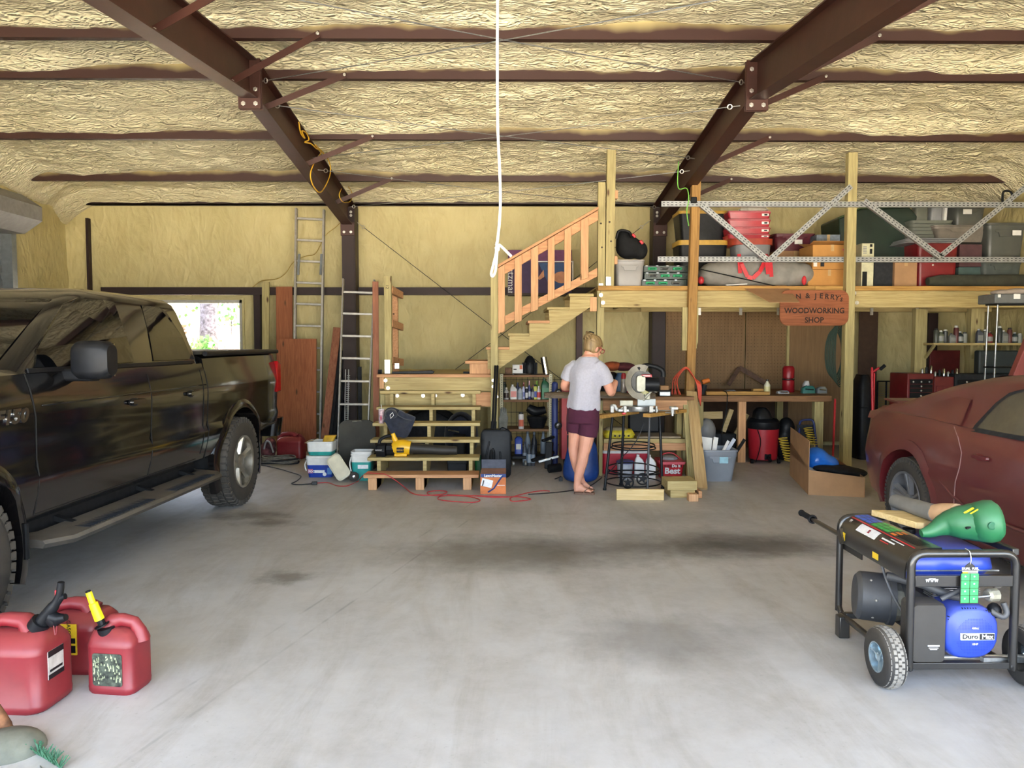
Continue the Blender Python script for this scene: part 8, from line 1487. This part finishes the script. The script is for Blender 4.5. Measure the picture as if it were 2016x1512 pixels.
ms_ = thing('mitre_saw', 'dusty mitre saw with a grey blade guard and black motor on the metal stand', 'saw', (1.42, 8.25, .816)); M_cast = mat('dusty_casting', '#b5b3a2', .5, .3, .15, 14, dust=.2); sz0 = .817; ysw = 8.22; S_ = lambda px, py, Y=ysw: at(px, py, Y)
MB().lathe([(.12, 0), (.125, .01), (.125, .05), (.12, .055), (.001, .055)], (X(1258, ysw), ysw, sz0 + .01), 28).build('turntable', M_galv, ms_, sm=40)
MB().box(X(1216, ysw), X(1296, ysw), ysw - .05, ysw + .12, sz0 + .0, sz0 + .035).build('base', M_galv, ms_, bev=.008)
for px0, px1 in ((1200, 1207), (1226, 1232), (1276, 1284), (1289, 1292)): MB().box(X(px0, ysw), X(px1, ysw), ysw - .1, ysw - .04, sz0, Z(798, ysw)).build('base_foot', mat('satin_alloy', '#b4b3ae', .5, .4, .1, 20), ms_, bev=.004)
MB().tube(bez([S_(1203, 800), S_(1210, 799), S_(1214, 806), S_(1222, 807), S_(1228, 803)], 4), .018, 8).build('clamp_handle', M_white, ms_, sm=60); MB().obox(S_(1228, 814, ysw - .08), (.04, .04, .02)).build('red_knob', MS['red'], ms_, bev=.005)
MB().box(X(1257, ysw), X(1293, ysw), ysw + .03, ysw + .06, sz0 + .06, Z(786, ysw)).build('fence', mat('fence_grey', '#b9c0c1', .5, .2), ms_, bev=.004); MB().box(X(1222, ysw), X(1248, ysw), ysw + .03, ysw + .06, sz0 + .06, Z(789, ysw)).build('fence', M_cast, ms_, bev=.004)
cc3 = S_(1262, 752); ar = MB(); rings = []
for k in range(15):
    a = R(62) + R(225) * k / 14; d = Vector((math.cos(a) * .82, -.35 * math.cos(a), math.sin(a))); c = cc3 + d * .155; n_ = Vector((.3, .95, 0)) * .03
    rings.append([c - d * .035 - n_, c + d * .035 - n_, c + d * .035 + n_, c - d * .035 + n_])
MB().loft(rings).build('blade_guard', mat('smoky_guard', '#7d7767', .35, 0, .2, 10, dust=.3), ms_, sm=50)
MB().lathe([(.135, -.0015), (.135, .0015)], cc3 + Vector((0, .02, 0)), 32, (.3, .95, 0)).build('blade', mat('dull_blade', '#5b5a57', .5, .5, .2, 20), ms_)
MB().tube([S_(1262, 757), S_(1272, 757), S_(1296, 757)], [.055, .08, .078], 18).build('motor', M_blk, ms_, sm=40); MB().tube([S_(1290, 745), S_(1292, 760), S_(1290, 772)], [.02, .03, .02], 8).build('motor_cap', M_cast, ms_)
MB().loft([[Vector((p.x, y, p.y)) for p in rr(S_(1259, 752).x, S_(0, 755).z, 0, .09, .17, .03)] for y in (ysw - .10, ysw - .03)]).build('gear_case', M_cast, ms_, sm=45)
MB().tube(bez([S_(1256, 727), S_(1270, 720), S_(1290, 722), S_(1304, 730), S_(1306, 742)], 5), .028, 10).build('handle', M_blk, ms_, sm=60); MB().obox(S_(1273, 740, ysw - .09), (.11, .02, .028)).build('red_label', mat('label_red_saw', '#b83a3f', .4), ms_, bev=.003); MB().obox(S_(1273, 740, ysw - .101), (.08, .002, .008)).build('label_print', M_white, ms_)
MB().tube([S_(1270, 775), S_(1268, 768), S_(1272, 764)], [.05, .045, .03], 10).build('pivot', mat('aged_cream_casting', '#b0ab7c', .5), ms_, sm=40); MB().box(X(1261, ysw), X(1282, ysw), ysw + .02, ysw + .14, Z(788, ysw), Z(771, ysw)).build('arm_base', M_cast, ms_, bev=.012); MB().tube([S_(1266, 788), S_(1284, 768)], .014, 8).build('spring_arm', M_cast, ms_, sm=60)
MB().tube([S_(1290, 808), S_(1330, 809)], .007, 6).build('extension_rod', M_galv, ms_); MB().tube([S_(1290, 812), S_(1330, 813)], .007, 6).build('extension_rod', M_galv, ms_)
MB().box(X(1321, ysw), X(1334, ysw), ysw - .06, ysw + .06, Z(806, ysw), Z(801, ysw)).build('work_stop', M_white, ms_, bev=.006); MB().tube([S_(1324, 803), S_(1324, 819)], [.02, .01], 8).build('stop_leg', M_white, ms_)
# ================================================================ the woman
wo = thing('person', 'woman with a blonde bun, grey t-shirt and plum shorts standing working at the bench', 'person', (.80, 7.85, 0))
K = 7.85 / FPX
def wp(px, py, dy=0): p = at(px, py, 7.85 + dy); p.y = 7.85 + dy; return Vector(((px - 1148) * K + .803, 7.85 + dy, CAMZ - (py - 676) * K))
bm_ = MB()
def limb(pts, n=14): bm_.tube(bez([p for p, _ in pts], 4), [float(np.interp(i, [4 * k for k in range(len(pts))], [r for _, r in pts])) for i in range(4 * (len(pts) - 1) + 1)], n)
# legs (near one is her right leg)
limb([(wp(1160, 815), .085), (wp(1158, 850, -.01), .083), (wp(1153, 880, -.02), .066), (wp(1150, 893, -.02), .058), (wp(1147, 910, -.01), .059), (wp(1142, 930, 0), .052), (wp(1138, 950, 0), .036), (wp(1137, 961, 0), .034), (wp(1138, 968, 0), .036)])
limb([(wp(1136, 812, .06), .085), (wp(1136, 850, .08), .078), (wp(1133, 878, .09), .062), (wp(1132, 890, .09), .056), (wp(1136, 910, .1), .056), (wp(1141, 930, .12), .048), (wp(1148, 948, .14), .034), (wp(1150, 957, .15), .036)])
def foot(h, t, zz):
    h.z = zz; t.z = zz; d = (t - h).normalized(); s = Vector((-d.y, d.x, 0)); L = (t - h).length
    bm_.loft([[h + d * (L * f) + s * w * math.cos(a) + Vector((0, 0, hh * .5 + hh * .5 * math.sin(a))) for a in [k * math.pi / 6 for k in range(12)]] for f, w, hh in ((-.12, .012, .03), (-.06, .026, .055), (.1, .032, .09), (.3, .034, .085), (.5, .038, .055), (.72, .044, .034), (.84, .04, .026))])
    for k in range(5): o = (-.036 + .018 * k); bm_.tube([h + d * L * .78 + s * o + Vector((0, 0, .012)), h + d * L * (.93 - .02 * k if 0 else (.99 - .035 * (4 - k))) + s * o * 1.05 + Vector((0, 0, .010))], [.0105 + .003 * (k == 4), .009 + .003 * (k == 4)], 8)
f1h, f1t, f2h, f2t = wp(1136, 970, 0), wp(1170, 972, -.02), wp(1150, 960, .14), wp(1173, 960, .19)
foot(f1h, f1t, .022); foot(f2h, f2t, .022)
# trunk under the clothes, neck
fd_ = R(58); fx, fy = math.cos(fd_), math.sin(fd_); sx_, sy_ = fy, -fx       # facing, and her right-hand side
def ell(c, a, b_, n=20, ang=None):
    ca = fd_ if ang is None else ang; f_ = Vector((math.cos(ca), math.sin(ca), 0)); s = Vector((math.sin(ca), -math.cos(ca), 0)); return [c + s * a * math.cos(2 * math.pi * k / n) + f_ * b_ * math.sin(2 * math.pi * k / n) for k in range(n)]
T = [(1148, 815, .155, .12), (1148, 800, .165, .125), (1149, 785, .155, .115), (1150, 768, .145, .11), (1152, 750, .15, .115), (1154, 735, .165, .115), (1155, 722, .165, .10), (1156, 714, .14, .08), (1157, 706, .09, .07), (1159, 699, .062, .06)]
bm_.loft([ell(wp(px, py, 0), a, b_) for px, py, a, b_ in T])
limb([(wp(1156, 712, .01), .056), (wp(1159, 700, .015), .052), (wp(1163, 690, .02), .055)])
# arms with hands
RS, RE, RW = wp(1183, 725, -.09), wp(1202, 772, -.04), wp(1216, 753, .11)
LS, LE, LW = wp(1126, 725, .08), wp(1113, 762, .14), wp(1135, 768, .33)
limb([(RS, .055), (RS.lerp(RE, .5), .050), (RE, .042), (RE.lerp(RW, .35), .043), (RW, .027)]); limb([(LS, .055), (LS.lerp(LE, .5), .048), (LE, .040), (LE.lerp(LW, .35), .041), (LW, .026)])
def hand(w, d, up, side):
    d = d.normalized(); s = d.cross(up).normalized() * side; u = s.cross(d) * side
    bm_.loft([[w + d * f + s * a_ * math.cos(t) + u * b_ * math.sin(t) for t in [k * math.pi / 5 for k in range(10)]] for f, a_, b_ in ((-.01, .024, .02), (.03, .034, .017), (.07, .040, .015), (.09, .037, .012))])
    for k, L in enumerate((.066, .075, .07, .055)):
        o = -.030 + .02 * k; p = w + d * .085 + s * o; q = p + d * L * .5 - u * L * .25; bm_.tube([p, p.lerp(q, .6), q, q + d * L * .15 - u * L * .45], [.0092, .009, .0085, .0075], 8)
    p = w + d * .03 - s * .03; bm_.tube([p, p - s * .02 + d * .03 - u * .01, p - s * .012 + d * .06 - u * .03], [.011, .0105, .009], 8)
hand(RW, Vector((-.25, .9, .15)), Vector((0, 0, 1)), 1); hand(LW, Vector((.55, .75, -.1)), Vector((0, 0, 1)), -1)
# head
hc = wp(1167, 684, .04); hy = R(32); HM = Matrix.Translation(hc) @ Matrix.Scale(1.1, 4) @ Matrix.Rotation(hy, 4, 'Z') @ Matrix.Rotation(R(24), 4, 'Y')
hm = MB(); hm.loft([[Vector((cx + rx * math.cos(t), ry * math.sin(t), z)) for t in [k * 2 * math.pi / 20 for k in range(20)]] for z, cx, rx, ry in ((-.118, .055, .012, .014), (-.108, .05, .034, .032), (-.085, .036, .055, .048), (-.055, .02, .072, .056), (-.02, .008, .084, .064), (.015, 0, .092, .069), (.05, -.004, .093, .070), (.08, -.008, .08, .06), (.103, -.012, .05, .04), (.112, -.012, .012, .01))])
hm.tube([(.085, 0, .02), (.100, 0, -.012), (.106, 0, -.028), (.092, 0, -.036)], [.008, .010, .013, .010], 8)
for s in (-1, 1): hm.sph((.005, s * .068, -.012), (.016, .010, .030), 10, 8); hm.sph((.078, s * .03, .008), (.012, .016, .010), 8, 6)
hm.tube([(.088, -.022, -.062), (.094, 0, -.06), (.088, .022, -.062)], [.005, .008, .005], 8); bm_.add([HM @ Vector(p) for p in hm.v], hm.f)
M_skin = mat('skin', '#d0977f', .55, 0, .06, 8); M_skin.node_tree.nodes['Principled BSDF'].inputs['Subsurface Weight'].default_value = .08
bod = bm_.build('body', M_skin, wo); r_ = bod.modifiers.new('merge', 'REMESH'); r_.mode = 'VOXEL'; r_.voxel_size = .0052; r_.use_smooth_shade = True; d = bod.modifiers.new('soften', 'SMOOTH'); d.factor = .5; d.iterations = 3
# t-shirt
sh = MB()
def hemn(k, n, w): return w * math.sin(3 * 2 * math.pi * k / n) * .4 + w * math.sin(7 * 2 * math.pi * k / n + 1) * .3
TS = [(1149, 806, .178, .138), (1149, 798, .18, .140), (1150, 785, .172, .132), (1151, 770, .165, .125), (1153, 752, .168, .128), (1154, 737, .182, .130), (1155, 726, .188, .118), (1156, 719, .172, .100), (1157, 712, .140, .088), (1158, 706, .108, .078), (1158.5, 702, .088, .07)]
rgs = []
for i, (px, py, a, b_) in enumerate(TS):
    e = ell(wp(px, py), a, b_, 40); rgs.append([p + (p - wp(px, py)).normalized() * (hemn(k, 40, .012) * (1 if i < 6 else .2)) + (Vector((0, 0, -.012 * math.cos(2 * math.pi * k / 40))) if i < 2 else Vector()) for k, p in enumerate(e)])
sh.loft(rgs)
for S0, E0, tip in ((RS, RE, .60), (LS, LE, .62)):
    d = (E0 - S0); sh.tube([S0 - d * .12 + (wp(1156, 712) - S0) * .3, S0 + d * .1, S0 + d * .35, S0 + d * tip], [.058, .069, .071, .073], 18)
tsh = sh.build('t_shirt', mat('heather_grey_cloth', '#a9a8b4', .95, 0, .05, 60, .2, sheen=.3), wo); r_ = tsh.modifiers.new('merge', 'REMESH'); r_.mode = 'VOXEL'; r_.voxel_size = .008; r_.use_smooth_shade = True; d = tsh.modifiers.new('soften', 'SMOOTH'); d.factor = .6; d.iterations = 5
tx = bpy.data.textures.new('folds', 'CLOUDS'); tx.noise_scale = .09; dp = tsh.modifiers.new('folds', 'DISPLACE'); dp.texture = tx; dp.strength = .014; dp.mid_level = .5
# shorts
so_ = MB(); so_.loft([ell(wp(px, py), a, b_, 28) for px, py, a, b_ in ((1149, 797, .168, .130), (1149, 806, .172, .135), (1148, 820, .170, .14), (1148, 833, .16, .135))])
so_.tube([wp(1160, 818, -.01), wp(1160, 840, -.015), wp(1157, 859, -.015)], [.11, .105, .1], 22); so_.tube([wp(1137, 818, .06), wp(1136, 838, .075), wp(1135, 853, .08)], [.105, .1, .095], 22)
sho = so_.build('shorts', mat('plum_cloth', '#46162f', .9, 0, .08, 30, .2), wo); r_ = sho.modifiers.new('merge', 'REMESH'); r_.mode = 'VOXEL'; r_.voxel_size = .008; r_.use_smooth_shade = True; d = sho.modifiers.new('soften', 'SMOOTH'); d.factor = .6; d.iterations = 4
# hair, bun, clip, glasses
hr = MB(); hr.loft([[Vector((cx + rx * math.cos(t), ry * math.sin(t), z)) for t in [R(62) + (R(236)) * k / 20 for k in range(21)]] for z, cx, rx, ry in ((-.062, -.012, .055, .052), (-.04, -.002, .078, .064), (-.01, 0, .092, .073), (.03, -.002, .100, .077), (.06, -.006, .098, .074), (.09, -.01, .082, .062))] , closed=False, cap=False)
hr.loft([[Vector((cx + rx * math.cos(t), ry * math.sin(t), z)) for t in [k * math.pi / 12 for k in range(24)]] for z, cx, rx, ry in ((.035, -.006, .102, .079), (.06, -.006, .100, .076), (.09, -.01, .084, .064), (.112, -.012, .055, .045), (.122, -.014, .014, .012))])
hr.xf(HM); M_hair = wood('blonde_hair', '#9a8058', '#6e5836', 'z', .55, knots=False); ha = hr.build('hair', M_hair, wo, sm=180); s_ = ha.modifiers.new('thick', 'SOLIDIFY'); s_.thickness = .006
bu = MB(); rnd = random.Random(4)
for k in range(9): c = Vector((-.085 + rnd.uniform(-.022, .015), rnd.uniform(-.03, .03), .075 + rnd.uniform(-.025, .03))); bu.tube([HM @ (c + Vector((.026 * math.cos(a), .024 * math.sin(a) * math.cos(k), .024 * math.sin(a)))) for a in [i * math.pi / 5 for i in range(10)]], .009, 6, loop=True)
bu.build('bun', M_hair, ha, sm=180); MB().tube([HM @ Vector((-.058 + .02 * math.cos(a), .012 + .028 * math.sin(a), .125)) for a in [i * math.pi / 6 for i in range(11)]], .006, 6).build('hair_clip', M_blk, ha)
M_gl = mat('red_spectacle_frame', '#9c2230', .3); gl_ = MB()
for s in (-1, 1): gl_.tube([HM @ Vector((.01, s * .074, .004)), HM @ Vector((.06, s * .073, .01)), HM @ Vector((.1, s * .062, .01))], .0035, 6); gl_.tube([HM @ Vector((.104, s * .034 + .026 * math.cos(a), .004 + .02 * math.sin(a))) for a in [i * math.pi / 6 for i in range(12)]], .0035, 6, loop=True)
gl_.tube([HM @ Vector((.106, -.009, .008)), HM @ Vector((.106, .009, .008))], .0035, 6); gl_.build('spectacles', M_gl, wo)
# sandals
M_sand = mat('brown_sandal', '#6f5546', .8)
for h, t in ((f1h, f1t), (f2h, f2t)):
    d = (t - h).normalized(); s = Vector((-d.y, d.x, 0)); L = (t - h).length; c = h.copy(); c.z = .002
    sd3 = MB().loft([[c + d * (L * f) + s * w + Vector((0, 0, z)) for f, w in ((-.14, 0), (-.08, .03), (.2, .034), (.5, .042), (.8, .05), (1.0, .04), (1.07, 0), (1.0, -.04), (.8, -.05), (.5, -.042), (.2, -.034), (-.08, -.03))] for z in (0, .019)]).build('sandal', M_sand, wo)
    for sg_ in (-1, 1): MB().tube([c + d * L * .8 + Vector((0, 0, .036)), c + d * L * .6 + s * sg_ * .03 + Vector((0, 0, .058)), c + d * L * .42 + s * sg_ * .044 + Vector((0, 0, .022))], .006, 6).build('strap', M_sand, sd3)
tl2 = thing('sanding_block', 'small dark tool held over the bench in the hands of the woman', 'tool', wp(1205, 752, .22)); MB().obox(wp(1199, 759, .26), (.12, .07, .05), (0, 0, R(30))).build('body', M_dark, tl2, bev=.01)
